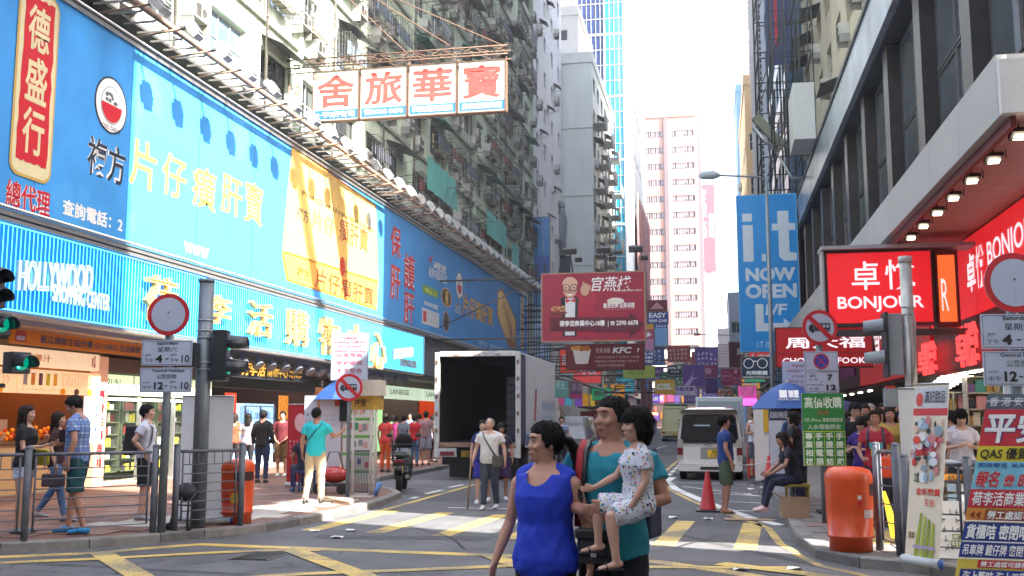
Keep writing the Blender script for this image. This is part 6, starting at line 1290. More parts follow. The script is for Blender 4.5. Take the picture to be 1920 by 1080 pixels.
b.text('Fruit Power 冰', .04, b.h*.60, .42, b.h*.66, C('b02a48'), bold=.02, d=.04, slope=.3); b.text('全城熱賣', .1, b.h*.37, .42, b.h*.41, C('d83a28'), bold=.03); b.text('至抵', .22, b.h*.31, .36, b.h*.35, C('d83a28')); b.text('2盒', .07, b.h*.44, .14, b.h*.5, C('4a4a3a'), bold=.02)
for k in range(4): b.poly([(.12+k*.07, .02), (.17+k*.07, .02), (.21+k*.055, b.h*.27-.03*k), (.18+k*.055, b.h*.27-.03*k)], C(['9aa83a', 'a8b84a', '8a982c', 'a0b040'][k]), 'stalk_print', .008+.002*k)
b.rect(.12, b.h*.07, .40, b.h*.09, C('a898b8'), 'ribbon_print', .02); b.text('精選', .04, b.h*.12, .12, b.h*.16, C('8a6a3a'), bold=.02)
# big course poster at the right edge
o0 = onY(1784, 1095, 9.3); P0 = (o0.x, o0.y); V_ = Vector((.19, 0, 1))
b = rollup('large multicoloured security course roll up poster leaning at the right edge', (o0.x, 9.3), (o0.x+.76, 9.2), 1.62, C('d8c04a'), lean=(.23, .02), foot=False)
YM = lambda y: (1092-y)/310*b.h
def bandp(y0, y1, m, s=None, tm=WHT, u0=.0, u1=1., bold=.02, pad=.12, out=None, tu0=None, tu1=None, **k):
    b.rect(u0*b.w, YM(y1), u1*b.w, YM(y0), m, 'print_band', .006); hh = YM(y0)-YM(y1)
    if s:
        a0, a1 = (tu0 if tu0 is not None else u0+.03)*b.w, (tu1 if tu1 is not None else u1-.03)*b.w
        if out: b.text(s, a0, YM(y1)+hh*pad, a1, YM(y0)-hh*pad, out, bold=bold+.03, d=.010, **k)
        b.text(s, a0, YM(y1)+hh*pad, a1, YM(y0)-hh*pad, tm, bold=bold, d=.015, **k)
nv = C('2a3f8a'); rd_ = C('c8333f'); lb_ = C('7ac0d8'); gy = C('5a6472')
bandp(770, 795, gy, '香 港 安 全 培 訓 中 心', C('d8dce0'), bold=.01, pad=.2); bandp(795, 855, rd_, '平安咭', WHT, bold=.03, out=nv, pad=.08); bandp(855, 880, C('d8c83a'), 'QAS 優質保安課程', C('22221c'), bold=.02, pad=.1); bandp(880, 892, lb_, '即時報名 天天開班 即日取咭', nv, pad=.2)
bandp(892, 925, lb_, '報名 ☏ 8202 1515', rd_, bold=.03, out=WHT, pad=.1, shear=.15); bandp(925, 955, rd_, '荷李活商業中心 8 樓', WHT, bold=.02, pad=.12); bandp(957, 975, C('d88a3a')); bandp(957, 975, C('c85a6a'), '勞工處認可課程', WHT, u0=.18, u1=.84, pad=.12)
for k in range(2):
    for s_, u_ in ((1, .03), (-1, .9)): b.poly([((u_+.06*k)*b.w, YM(966)), ((u_+.05+.06*k)*b.w, YM(960)), ((u_+.05+.06*k)*b.w, YM(972))], C('8a3a20'), 'arrow_print', .02+k*.002)
bandp(978, 1008, nv, '貨櫃咭 密閉咭 風煤咭', WHT, bold=.03, pad=.1); bandp(1010, 1034, nv, '吊車牌 鏟仔牌 密閉合資格人士', WHT, bold=.02, pad=.12); bandp(1038, 1050, rd_, '勞工處認可課程', WHT, u0=.2, u1=.72, pad=.12)
bandp(1053, 1075, nv, '海上藍咭 海上工程督導員', WHT, bold=.03, pad=.12, u0=.04, u1=.96); bandp(1076, 1083, rd_); bandp(1084, 1092, lb_, '安全督導員 電器 吊索 水喉 鋁窗', nv, pad=.05)
for y in (976, 1036, 1009): b.rect(0, YM(y)-.003, b.w, YM(y)+.006, WHT, 'print_rule', .022)
t = thing('blank_sign_board', 'white back of a sign board above the course poster at the right edge', 'sign', (3.2, 10.9, 1.9)); MB().box(2.78, 3.7, 10.9, 10.93, 1.68, 1.98).build('panel', wb, t); MB().tube([(2.75, 10.88, 1.99), (3.75, 10.88, 1.99)], .012, n=6).tube([(2.75, 10.9, 1.68), (3.75, 10.9, 1.68)], .012, n=6).build('rim', GAL, t); MB().tube([(3.6, 10.92, PZ), (3.6, 10.92, 1.9)], .015, n=6).build('stand', GAL, t)
# barrier with board
t = thing('tube_barrier', 'dark grey tube barrier holding an orange and black advert board on the right', 'barrier', (2.9, 12.9, PZ)); q = MB(); fr_ = [(2.35, 13.1, .5), (2.35, 13.1, 1.02), (2.4, 13.09, 1.1), (3.7, 12.9, 1.1), (3.75, 12.89, 1.02), (3.75, 12.89, .5)]; q.tube(fr_, .04, n=8); q.tube([(2.35, 13.1, .42), (3.75, 12.89, .42)], .045, n=8); q.tube([(2.4, 13.3, PZ), (2.4, 12.8, PZ+.02), (2.37, 13.1, .45)], .03, n=6); q.tube([(3.7, 13.1, PZ), (3.7, 12.6, PZ+.02), (3.72, 12.9, .45)], .03, n=6); q.build('frame', rlg, t)
MB().prism([Vector((2.39, 13.08, .5)), Vector((3.71, 12.88, .5)), Vector((3.71, 12.88, .98)), Vector((2.39, 13.08, .98))], (0, .01, 0)).build('board', mat('advert_dark', (.06, .045, .03), var=.6, scale=5), t)
b = Board(t, (2.39, 13.076, .5), (1.32, -.2, 0), (0, 0, 1), 1.33, .48); b.rect(0, .4, 1.33, .47, C('a8701c'), 'orange_band'); b.text('IT Brian Bros', .1, .4, .9, .46, C('1a1a1a'), d=.01); b.rect(0, .0, 1.33, .12, C('9a6418'), 'orange_band')
for k in range(16): b.rect(.1+(k % 8)*.15, .15+(k//8)*.12, .2+(k % 8)*.15, .24+(k//8)*.12, C(['8a949c', '5a6a78', 'a8b0b0', '3a4048'][k % 4]), 'phone_print', .008)
t = thing('leaning_notice', 'sunlit white handwritten notice leaning against the tube barrier', 'notice', (2.75, 12.2, PZ)); b = Board(t, (2.3, 12.05, PZ), (1, -.1, 0), (0, .3, 1), .62, .62); q = MB(); q.prism([b.P(0, 0), b.P(.62, 0), b.P(.5, .62), b.P(.05, .62)], -b.N*.01); q.build('notice_sheet', C('e8e6e0'), t); b.grid(.08, .08, .52, .56, 6, 5, C('6a6a60'), seed=3); b.text('精', .3, .3, .42, .42, C('c04040')); b.text('品', .15, .12, .28, .26, C('8a9a3a'))
t = thing('yellow_strip', 'bright yellow strip hanging on the railing beside the right orange bin', 'strip', (1.9, 12.7, .3)); MB().prism([Vector((1.86, 12.75, .78)), Vector((1.90, 12.75, .78)), Vector((2.06, 12.75, .25)), Vector((1.94, 12.75, .25))], (0, .01, 0)).build('strip', mat('yellow_plastic', (.85, .55, .03), rough=.4), t)
# traffic cones
cr_ = mat('cone_red', (.5, .025, .03), rough=.4, var=.15)
def cone(label, x, y, z=0., h=.68, r=.15, group='red traffic cones', white=False):
    t = thing('traffic_cone', label, 'traffic cone', (x, y, z), 0, group); MB().lathe((0, 0, 0), [(r*1.15, .03), (r, .06), (r*.25, h*.96), (r*.2, h), (.01, h)], n=20).build('cone', cr_, t, W=False); q = MB(); q.box(-r*1.5, r*1.5, -r*1.5, r*1.5, 0, .035); q.build('base', BLK, t, W=False, bevel=.01)
    if white: b = Board(t, (0, 0, 0), (1, 0, 0), (0, 0, 1), 1, 1); b.O = Vector((x, y, z)); b.text('☻', -.05, h*.3, .05, h*.5, WHT, d=r*.8)
    return t
cone('lone faded red cone beside the standing man near the van', -.20, 18.7, 0, .70, .14)
for k, (px_, py_) in enumerate(((1443, 903), (1452, 905), (1461, 908), (1470, 911))): p = onZ(px_, py_, PZ); cone(('leftmost', 'second', 'third', 'rightmost')[k]+' of the bright red cones lined up behind the seated person', p.x, p.y, PZ, .62, .13)
p = onZ(1562, 962, PZ); cone('tall dull red cone behind the post of the green price board', p.x, p.y, PZ, .95, .16)
# cardboard
cb = mat('cardboard', (.33, .22, .14), rough=.9, var=.12); t = thing('cardboard_box', 'open brown cardboard box beside the post of the green price board', 'box', (1.12, 16.5, PZ), R(8)); q = MB()
for a in ((-.2, .2, -.15, -.145), (-.2, .2, .145, .15), (-.2, -.195, -.145, .145), (.195, .2, -.145, .145)): q.box(*a, 0, .3)
q.box(-.195, .195, -.145, .145, 0, .006); q.build('box_wall', cb, t, W=False); MB().cbox((-.26, 0, .34), (.14, .3, .006), ry=.6).build('flap', cb, t, W=False)
q = MB(); q.cbox((0, 0, .012), (.75, .3, .012)); o = q.build('cardboard_sheet', cb); o.location = (.45, 17.2, .002); o.rotation_euler = (0, 0, .05); tag(o, 'flat cardboard sheet lying on the hatched bay beside the kerb', 'cardboard')
MB().tube([(.35, 18.3, .82), (.7, 18.1, .86), (1.25, 17.6, 1.02)], .008, n=5).build('tape', C('c8ccd0'), thing('barrier_tape', 'pale tape stretched from the standing man to the pavement cones', 'tape', (.7, 18.1, .85)))
# umbrellas
def umbrella(label, x, y, z, r, m, h=.42, n=8, name='parasol', ry_=1., pole=True, ph=0., cut=0):
    t = thing(name, label, 'umbrella', (x, y, PZ)); q = MB(); K = 5; rib = []
    for k in range(n):
        a, b = 2*math.pi*k/n+ph, 2*math.pi*(k+1)/n+ph; vs = []
        for i in range(K+1):
            s = i/K; zz = z+h*(1-s**1.7); 
            for j in range(4): u = j/3; an = a+(b-a)*u; rr = r*s*(1-.07*4*u*(1-u)*s); vs.append((x+math.cos(an)*rr, y+math.sin(an)*rr*ry_, zz-.05*4*u*(1-u)*s*0))
        q.add(vs, [(i*4+j, i*4+j+1, (i+1)*4+j+1, (i+1)*4+j) for i in range(K) for j in range(3)], True)
    q.build('canopy', m, t)
    if pole: MB().tube([(x, y, PZ), (x, y, z+h+.06)], .022, n=8).build('pole', GAL, t)
    q = MB()
    for k in range(n): a = 2*math.pi*k/n+ph; q.tube([(x, y, z+h-.12), (x+math.cos(a)*r*.97, y+math.sin(a)*r*.97*ry_, z+.02)], .006, n=4)
    q.build('rib', DST, t)['kind'] = 'stuff'; return t
ub = mat('umbrella_blue', (.012, .07, .28), rough=.6, var=.1); p = onY(1478, 765, 19.5)
t = umbrella('blue parasol with a white square logo over the pavement stall on the right', p.x, 19.5, 1.80, .72, ub, .48, ph=R(22.5)); b = Board(t, (p.x-.18, 19.5-.55, 1.98), (1, 0, 0), (0, .75, 1), 1, 1); b.rect(0.0, 0, .13, .17, WHT, 'logo_square', .02); b.text('滙豐', .15, .0, .34, .17, WHT, bold=.05, d=.02); b.text('HOME CARD', -.02, -.06, .34, -.02, WHT, d=.02)
umbrella('smaller dark blue umbrella behind the green price board', 2.3, 20.5, 1.72, .6, mat('umbrella_navy', (.02, .03, .12), rough=.6), .25)
p = onY(610, 745, 19.8); umbrella('blue parasol with a white edge panel above the white notice boards', p.x-.02, 20.9, 2.02, .68, mat('umbrella_mid', (.008, .045, .20), rough=.6, var=.1), .45)
# advert stall under right parasol
t = thing('suit_poster_stand', 'white poster of dark suits with a navy header on the pavement under the parasol', 'poster', (1.3, 22, PZ)); p0 = onY(1445, 872, 22); p1 = onY(1500, 768, 22); MB().box(p0.x, p1.x, 22, 22.05, PZ, p1.z).build('panel', C('c8ccd4'), t); b = Board(t, (p0.x, 22, p0.z), (1, 0, 0), (0, 0, 1), p1.x-p0.x, p1.z-p0.z)
b.rect(0, b.h-.22, b.w, b.h, C('16264a'), 'header_print'); b.text('RONIN KWAN KEE', .02, b.h-.18, b.w*.6, b.h-.04, WHT, d=.01); b.poly([(b.w*.75, b.h-.04), (b.w*.95, b.h-.04), (b.w*.85, b.h-.18)], WHT, 'tie_print', .01)
for (u_, v_) in ((.25, .55), (.45, .62), (.2, .15), (.4, .12)): b.poly([(u_, v_), (u_+.14, v_), (u_+.16, v_+.2), (u_+.1, v_+.3), (u_+.04, v_+.3), (u_-.02, v_+.2)], C('1c1e2a'), 'suit_print', .008); b.poly([(u_+.05, v_+.12), (u_+.09, v_+.12), (u_+.1, v_+.29), (u_+.04, v_+.29)], WHT, 'shirt_print', .012)
t = thing('phone_poster', 'white and yellow poster stand left of the suit poster', 'poster', (.9, 26, PZ)); p0 = onY(1414, 820, 26); p1 = onY(1440, 768, 26); MB().box(p0.x, p1.x, 26, 26.04, PZ, p1.z).build('panel', C('d8d8d4'), t); MB().box(p1.x-.12, p1.x, 25.95, 25.99, 1.3, p1.z).build('yellow_strip', C('d8b030'), t)
# clothes rail far right pavement
t = thing('bin_cart', 'red and orange crate stack beside the man in a white vest', 'crate', (.75, 27, PZ)); MB().box(.72, 1.02, 27, 27.4, PZ, .95).build('crate', C('b83a1c'), t)
# notice stand near the turquoise man
t = thing('notice_stall', 'stall of white notice panels and green striped price list behind the man in turquoise', 'stall', (-7.6, 20.3, PZ))
def panel_px(nm, px0, py0, px1, py1, Y, m, th=.03): a = onY(px0, py1, Y); c = onY(px1, py0, Y); MB().box(a.x, c.x, Y, Y+th, a.z, c.z).build(nm, m, t); return Board(t, (a.x, Y, a.z), (1, 0, 0), (0, 0, 1), c.x-a.x, c.z-a.z)
b = panel_px('white_panel', 567, 742, 596, 925, 20.6, C('ccd0dc')); b.grid(.05, .4, b.w-.03, b.h-.3, 3, 9, C('3a3a44'), seed=5); b = panel_px('white_panel', 597, 742, 640, 880, 20.55, C('d8d4dc')); b.rect(b.w*.7, b.h-.22, b.w*.98, b.h-.08, C('d04a3a'), 'red_tag'); b.grid(.1, .6, b.w-.1, b.h-.35, 5, 6, C('9a9ab0'), seed=7)
b = panel_px('price_list', 641, 722, 702, 905, 20.5, C('dcdcd4')); 
for k in range(5): b.rect(0, .2+k*.36, b.w, .26+k*.36, C('6aa850'), 'green_band')
r_ = random.Random(2)
for k in range(30): u_ = r_.uniform(.02, b.w-.16); v_ = r_.choice([.3, .66, 1.02, 1.38])+r_.uniform(0, .1); b.rect(u_, v_, u_+.09, v_+.12, C(['c83a3a', '2a3f7a', '8a949c', '3a8a5a', 'd8a8a0'][k % 5]), 'goods_print', .008+.0004*k)
b = panel_px('black_panel', 636, 733, 655, 790, 20.45, C('14141c'))
t = thing('light_box_stand', 'cream topped golden light box on white posts beside the slatted steel pen', 'sign', (-6.95, 19.6, PZ)); a = onY(655, 742, 19.5); c = onY(712, 712, 19.5); MB().box(a.x, c.x, 19.5, 19.9, a.z, c.z).build('white_top', mat('stand_cream', (.7, .66, .55), rough=.5), t); a = onY(650, 768, 19.5); c2 = onY(708, 742, 19.5); MB().box(a.x, c2.x, 19.55, 19.9, a.z, c2.z).build('golden_box', mat('golden_film', (.55, .33, .05), rough=.25, var=.4, scale=6), t)
b = Board(t, (a.x, 19.545, a.z), (1, 0, 0), (0, 0, 1), c2.x-a.x, c2.z-a.z); b.text('按摩', .15, .05, .4, .22, C('5a3a10'), bold=.02)
for px_ in (660, 694, 703): p = onY(px_, 930, 19.6); MB().tube([(p.x, 19.6, PZ), (p.x, 19.6, 2.15)], .03, n=8).build('post', mat('white_paint', (.62, .6, .56), var=.1, dirt=.2), t)
MB().tube([onY(703, 928, 19.45), onY(712, 905, 19.45)], .05, n=8).build('foot_bag', C('5a8ac8'), t)
t = thing('slatted_pen', 'narrow steel bar gate between the white posts beside the scooter', 'gate', (-6.7, 19.7, PZ)); a = onY(657, 930, 19.75); c = onY(692, 930, 19.75)
for k in range(13): x = a.x+(c.x-a.x)*k/12; MB().tube([(x, 19.75, .18), (x, 19.75, .98)], .009, n=5).build('bar', rlg, t)
for z in (.18, .98): MB().tube([(a.x, 19.75, z), (c.x, 19.75, z)], .018, n=6).build('rail', rlg, t)
t = thing('kerbside_timber', 'pale timber beam lying on the pavement behind the turquoise man', 'timber', (-7.0, 18.8, PZ)); a = onZ(595, 940, PZ); c = onZ(655, 946, PZ); MB().tube([a+Vector((0, .1, .05)), c+Vector((0, .1, .05))], .05, n=6).build('beam', C('b8a890'), t)
t = thing('red_hand_cart', 'small red equipment cart on wheels beside the no lorries sign post', 'cart', (-7.0, 20, PZ)); p = onZ(625, 925, PZ); q = MB(); q.ell((p.x, p.y, .5), (.32, .2, .17), 16, 10); q.build('red_tank', mat('glossy_red', (.5, .03, .02), rough=.25, coat=.5), t); q = MB(); q.box(p.x-.35, p.x+.35, p.y-.2, p.y+.2, .27, .32); q.tube([(p.x-.3, p.y, .3), (p.x-.1, p.y, .95), (p.x+.1, p.y, .95), (p.x+.3, p.y, .3)], .015, n=5); q.build('frame', DST, t)
for s in (-.25, .25): MB().loft([(p.x+s, p.y-.24, .22), (p.x+s, p.y-.19, .22)], [(.1, .1)]*2, n=14).build('wheel', BLK, t)
b = rollup('red roll up banner with white disc left of the white notice panels', (onY(537, 900, 21.5).x, 21.5), (onY(566, 900, 21.5).x, 21.5), 1.75, C('a01424'), foot=False); b.disc(b.w*.8, 1.35, .13, .2, C('d8a8b0'), 'disc_print'); b.grid(.05, .6, b.w-.05, 1.0, 3, 4, C('e0b0b8'))
t = thing('folded_stroller', 'black folded stroller standing behind the railing by the signal column', 'stroller', (-7.25, 13.1, PZ)); q = MB(); q.tube([(-7.35, 13.05, PZ+.02), (-7.3, 13.1, .5), (-7.2, 13.2, .62)], .015, n=5).tube([(-7.05, 12.98, PZ+.02), (-7.08, 13.05, .5), (-7.0, 13.1, .62)], .015, n=5).tube([(-7.33, 13.1, .45), (-7.05, 13.05, .45)], .012, n=5).tube([(-7.33, 13.1, .25), (-7.05, 13.05, .25)], .012, n=5); q.build('frame', BLK, t); MB().ell((-7.17, 13.12, .62), (.17, .12, .12), 12, 8).build('hood', mat('stroller_fabric', (.02, .022, .03), rough=.8), t)
for s in (-7.35, -7.05): MB().loft([(s-.02, 13.03, .17), (s+.02, 13.03, .17)], [(.05, .05)]*2, n=12).build('wheel', BLK, t)

# ============================================================= VEHICLES
TY = mat('tyre', (.012, .012, .013), rough=.85, var=.2); HUB = mat('wheel_hub', (.35, .35, .36), rough=.4, metal=.6)
def wheel(t, c, r=.32, w=.2, hub=HUB):
    c = Vector(c); X_ = Vector((w/2, 0, 0)); a = MB(); a.loft([c-X_, c-X_*.8, c+X_*.8, c+X_], [(r*.9, r*.9), (r, r), (r, r), (r*.9, r*.9)], ref=(0, 1, 0), n=24); o = a.build('wheel', TY, t)
    h = MB(); h.loft([c-X_*1.06, c+X_*1.06], [(r*.55, r*.55)]*2, ref=(0, 1, 0), n=18); g = h.build('hub', hub, t); g.parent = o; XF[g.name] = XF[o.name]
# open box lorry
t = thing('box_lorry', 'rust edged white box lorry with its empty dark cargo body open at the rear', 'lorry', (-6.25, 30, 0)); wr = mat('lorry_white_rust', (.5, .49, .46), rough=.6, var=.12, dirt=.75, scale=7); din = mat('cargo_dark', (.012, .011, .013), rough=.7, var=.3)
x0, x1, y0, y1, z0, z1 = -7.38, -5.05, 26.5, 32.5, .95, 3.38
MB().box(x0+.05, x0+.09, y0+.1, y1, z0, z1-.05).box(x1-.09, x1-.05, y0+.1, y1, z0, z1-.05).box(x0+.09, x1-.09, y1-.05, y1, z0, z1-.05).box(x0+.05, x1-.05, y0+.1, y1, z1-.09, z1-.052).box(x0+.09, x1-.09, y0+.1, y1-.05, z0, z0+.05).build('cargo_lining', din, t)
MB().box(x1-.049, x1-.01, y0+.9, y1, z0-.1, z1-.06).box(x0+.01, x0+.049, y0+.1, y1, z0-.1, z1-.06).box(x0+.05, x1-.05, y0+.1, y1, z1-.05, z1-.0).build('box_panel', mat('lorry_side', (.42, .46, .52), rough=.5, var=.08, dirt=.2), t)
MB().box(x1-.05, x1-.02, y0+.12, y0+.89, z0, z1-.1).build('side_curtain', mat('curtain_navy', (.03, .04, .08), rough=.6, var=.4, scale=4), t)
for nm, a in (('rear_post', (x0, x0+.13, y0, y0+.1, z0-.35, z1)), ('rear_post', (x1-.13, x1, y0, y0+.1, z0-.35, z1)), ('rear_header', (x0+.13, x1-.13, y0, y0+.1, z1-.12, z1+.02)), ('rear_sill', (x0+.13, x1-.13, y0-.02, y0+.1, z0-.08, z0+.04))): MB().box(*a).build(nm, wr if nm != 'rear_sill' else mat('sill_rust', (.2, .12, .08), var=.4, rough=.8), t, bevel=.012)
for k in range(5):
    for x in (x0+.06, x1-.06): MB().box(x-.025, x+.025, y0-.03, y0, 1.25+k*.45, 1.36+k*.45).build('hinge', RUST, t)
for x in (x0+.6, (x0+x1)/2, x1-.6): MB().box(x-.07, x+.07, y0-.025, y0-.001, z1-.11, z1-.05).build('marker_lamp', C('8a7a70'), t)
for s, x in ((1, x0+.13), (-1, x1-.13)): xa, xb = sorted((x, x+s*.48)); MB().box(xa, xb, y0-.01, y0+.08, z0-.33, z0-.1).build('lamp_board', mat('dull_white', (.4, .4, .38), dirt=.4), t); MB().box(xa+.05, xb-.05, y0-.03, y0-.012, z0-.30, z0-.19).build('tail_light', C('6a1418'), t)
MB().box(-6.65, -6.05, y0+.05, y0+.07, .62, .78).build('number_plate', C('8a6a10'), t); Board(t, (-6.62, y0+.048, .64), (1, 0, 0), (0, 0, 1), .5, .12).text('DD 8 7', .1, .01, .46, .11, BLK)
MB().box(x0+.3, x1-.3, y0+.4, y1+.2, .6, .86).box(x0+.15, x1-.15, y0+.3, y0+.38, .4, .6).build('chassis', C('16161a'), t)
for x in (x0+.3, x1-.3): wheel(t, (x, y0+1.9, .42), .42, .4); wheel(t, (x, y1+1.2, .42), .42, .26)
MB().box(x0+.2, x1-.2, y0+.85, y0+.88, .05, .6).build('mud_flap', BLK, t)
q = MB(); q.prism([Vector((x0+.15, y1+.25, .5)), Vector((x0+.15, y1+2.2, .5)), Vector((x0+.15, y1+2.1, 1.5)), Vector((x0+.15, y1+1.7, 2.3)), Vector((x0+.15, y1+.25, 2.35))], (x1-x0-.3, 0, 0)); q.build('cab', mat('cab_white', (.55, .55, .55), rough=.35), t, bevel=.05)
q = MB(); r_ = random.Random(9)
for k in range(8): q.mi(k % 3); q.box(x1-.55, x1-.15, y0+.9, y0+1.4, z0+.06+k*.22, z0+.06+k*.22+.2)
q.build('cargo_bundle', [C('2a2c3a'), C('3a3038'), C('23262c')], t)
b = Board(t, (x1-.01, y0+.9, z0-.1), (0, 1, 0), (0, 0, 1), 5.1, 2.5); b.poly([(1.2, .7), (1.5, .7), (1.7, 1.6), (1.4, 1.6)], C('9a4a58'), 'red_streak', .006); b.text('物流有限公司', 2.5, 1.0, 4.8, 1.3, C('6a9ac8')); b.text('Services', 2.5, .75, 4.4, .92, C('6a9ac8')); b.rect(0, .02, 5.1, .35, C('4a6a90'), 'blue_skirt', .006)
def loft_body(secs, half, flip=False):
    """secs: list of (y, [ (halfwidth, z), ...]) lower to upper; mirrored"""
    q = MB(); n = len(secs[0][1]); vs = []
    for y, pr in secs:
        ring = [(w, z) for w, z in pr]+[(-w, z) for w, z in reversed(pr)]
        vs += [(w, y, z) for w, z in ring]
    m = 2*n; fs = [(i*m+k, i*m+(k+1) % m, (i+1)*m+(k+1) % m, (i+1)*m+k) for i in range(len(secs)-1) for k in range(m)]
    q.add(vs, fs, True); q.sm[-len(fs):] = [True]*len(fs); q.add([vs[k] for k in range(m)], [tuple(range(m))]); q.add([vs[-m+k] for k in range(m)], [tuple(range(m))]); return q
# minivan, rear towards the viewer
vx, vy = -.22, 28.0; t = thing('minivan', 'champagne minivan parked in the hatched bay with its tinted rear window facing us', 'van', (vx, vy, 0), R(-1.5)); champ = mat('champagne_paint', (.72, .69, .63), rough=.25, metal=.0, var=.05, coat=.8); tint = mat('tinted_glass', (.012, .014, .016), rough=.04, var=0, spec=.9)
pr = lambda w, zt, s=0: [(w*.93, .30), (w*.985, .40), (w, .62), (w*1.0, .95), (w*.985, 1.12), (w*.93, 1.45), (w*.875, 1.68), (w*.82, zt-.08), (w*.72, zt-.02), (w*.4, zt)]
secs = [(.10, pr(.80, 1.80)), (.02, pr(.835, 1.84)), (.0, pr(.84, 1.86)), (.12, pr(.852, 1.90)), (1.5, pr(.855, 1.94)), (3.1, pr(.855, 1.92)), (3.6, pr(.85, 1.78)), (4.1, [(.79, .3), (.84, .4), (.85, .6), (.85, .85), (.84, .95), (.81, 1.1), (.78, 1.25), (.74, 1.36), (.66, 1.4), (.4, 1.42)]), (4.5, [(.7, .32), (.78, .4), (.8, .55), (.8, .7), (.79, .78), (.76, .84), (.74, .88), (.72, .9), (.65, .92), (.4, .93)])][1:]
loft_body(secs, 1).build('body', champ, t, W=False)
B_ = Board(t, (0, 0, 0), (1, 0, 0), (0, 0, 1), 1, 1); XFt = XF[t.name]; B_.O = XFt @ Vector((0, 0, 0)); B_.U = (XFt.to_3x3() @ Vector((1, 0, 0))); B_.N = XFt.to_3x3() @ Vector((0, -1, 0)); B_.V = Vector((0, 0, 1))
def rr_(u0, v0, u1, v1, r, m, nm, d, t_=.006, ins=.0):
    pts = []
    for (cx, cy, a) in ((u1-r-ins, v1-r, 0), (u0+r+ins, v1-r, 90), (u0+r, v0+r, 180), (u1-r, v0+r, 270)): pts += [(cx+r*math.cos(R(a+k*18)), cy+r*math.sin(R(a+k*18))) for k in range(6)]
    return B_.poly(pts, m, nm, d, t_)
rr_(-.76, .98, .76, 1.73, .12, BLK, 'window_seal', .022, .006, .06); rr_(-.73, 1.01, .73, 1.70, .11, tint, 'rear_window', .030, .006, .06)
B_.poly([(-.78, 1.76), (.78, 1.76), (.7, 1.86), (-.7, 1.86)], C('4a4238'), 'spoiler', .0, .12); B_.poly([(-.4, 1.42), (.02, 1.42), (.02, 1.46), (-.4, 1.46)], C('a8b8c8'), 'window_sticker', .037); B_.text('T', .0, 1.48, .1, 1.52, tint) if False else None
rr_(-.70, .36, .70, .92, .05, champ, 'tailgate', .018, .006); B_.rect(-.7, .885, .7, .893, BLK, 'tailgate_gap', .027)
rr_(-.24, .56, .42, .86, .03, mat('plate_recess', (.3, .28, .25), rough=.4), 'plate_recess', .026); rr_(-.06, .60, .38, .80, .015, mat('plate_yellow', (.75, .48, .03), rough=.4), 'number_plate', .034); B_.text('CH', .06, .71, .26, .785, BLK, bold=.03, d=.045); B_.text('1116', .04, .615, .28, .69, BLK, bold=.03, d=.045)
rr_(-.84, .12+.12, .84, .42, .06, champ, 'bumper', .03, .09); B_.rect(-.8, .425, -.2, .45, C('d8d8d8'), 'bumper_strip', .13, .004); B_.rect(-.25, .28, .3, .36, BLK, 'bumper_vent', .125, .004)
for s in (-1, 1):
    a, c = sorted((s*.845, s*.70)); B_.rect(a, .86, c, 1.08, C('a8a098'), 'reverse_lamp', .022, .012); B_.rect(a, .66, c, .855, C('6a0c14'), 'tail_lamp', .022, .014); B_.rect(a, .58, c, .655, C('b8b0a8'), 'lower_lamp', .022, .012)
    wheel(t, XFt @ Vector((s*.74, .75, .31)), .31, .19); wheel(t, XFt @ Vector((s*.74, 3.6, .31)), .31, .19)
    MB().box(s*.853-.004, s*.853+.004, .9, 3.0, 1.15, 1.62).build('side_window', tint, t, W=False)
B_.ring(.02, .95, .045, .012, C('c8c8c8'), 'badge', .03, 16); MB().tube([XFt @ Vector((.12, -.06, 1.02)), XFt @ Vector((-.12, -.06, .93))], .012, n=5).build('wiper', BLK, t)
B_.text('URVAN', -.66, .84, -.44, .87, C('8a8070'), d=.027) if False else None
MB().tube([XFt @ Vector((-.3, -.05, 1.86)), XFt @ Vector((-.3, -.12, 1.72))], .012, n=5).cbox(XFt @ Vector((-.3, -.14, 1.68)), (.14, .04, .1)).build('rear_mirror', BLK, t); MB().box(-.7, .7, .15, .5, .2, .36).build('undertray', BLK, t, W=False)
# white lorry ahead of the van
t = thing('white_box_lorry', 'white box lorry with red and blue rear marks parked ahead of the minivan', 'lorry', (-.0, 38, 0)); a = onY(1306, 840, 36); c = onY(1393, 744, 36); ww = mat('lorry_white', (.48, .52, .56), rough=.5, var=.06)
MB().box(a.x, c.x, 36, 41, .8, c.z).build('box_body', ww, t, bevel=.03); MB().box(a.x+.08, c.x-.08, 35.96, 35.99, 1.0, c.z-.15).build('roller_door', C('8c98a4'), t); MB().box(a.x+.15, a.x+.5, 35.93, 35.955, 1.95, 2.02).build('mark', C('1c2a5a'), t); MB().box(c.x-.75, c.x-.58, 35.93, 35.955, 1.9, 2.02).build('mark', C('1c2a5a'), t); MB().box(c.x-.575, c.x-.4, 35.93, 35.955, 1.9, 2.02).build('mark', C('c82a2a'), t)
MB().box(a.x+.1, c.x-.1, 36.3, 43, .55, .79).build('chassis', BLK, t); MB().box(a.x+.05, c.x-.05, 41.2, 43, .6, 2.1).build('cab', ww, t, bevel=.08)
for x in (a.x+.2, c.x-.2): wheel(t, (x, 37.4, .4), .4, .3); wheel(t, (x, 42.2, .4), .4, .24)
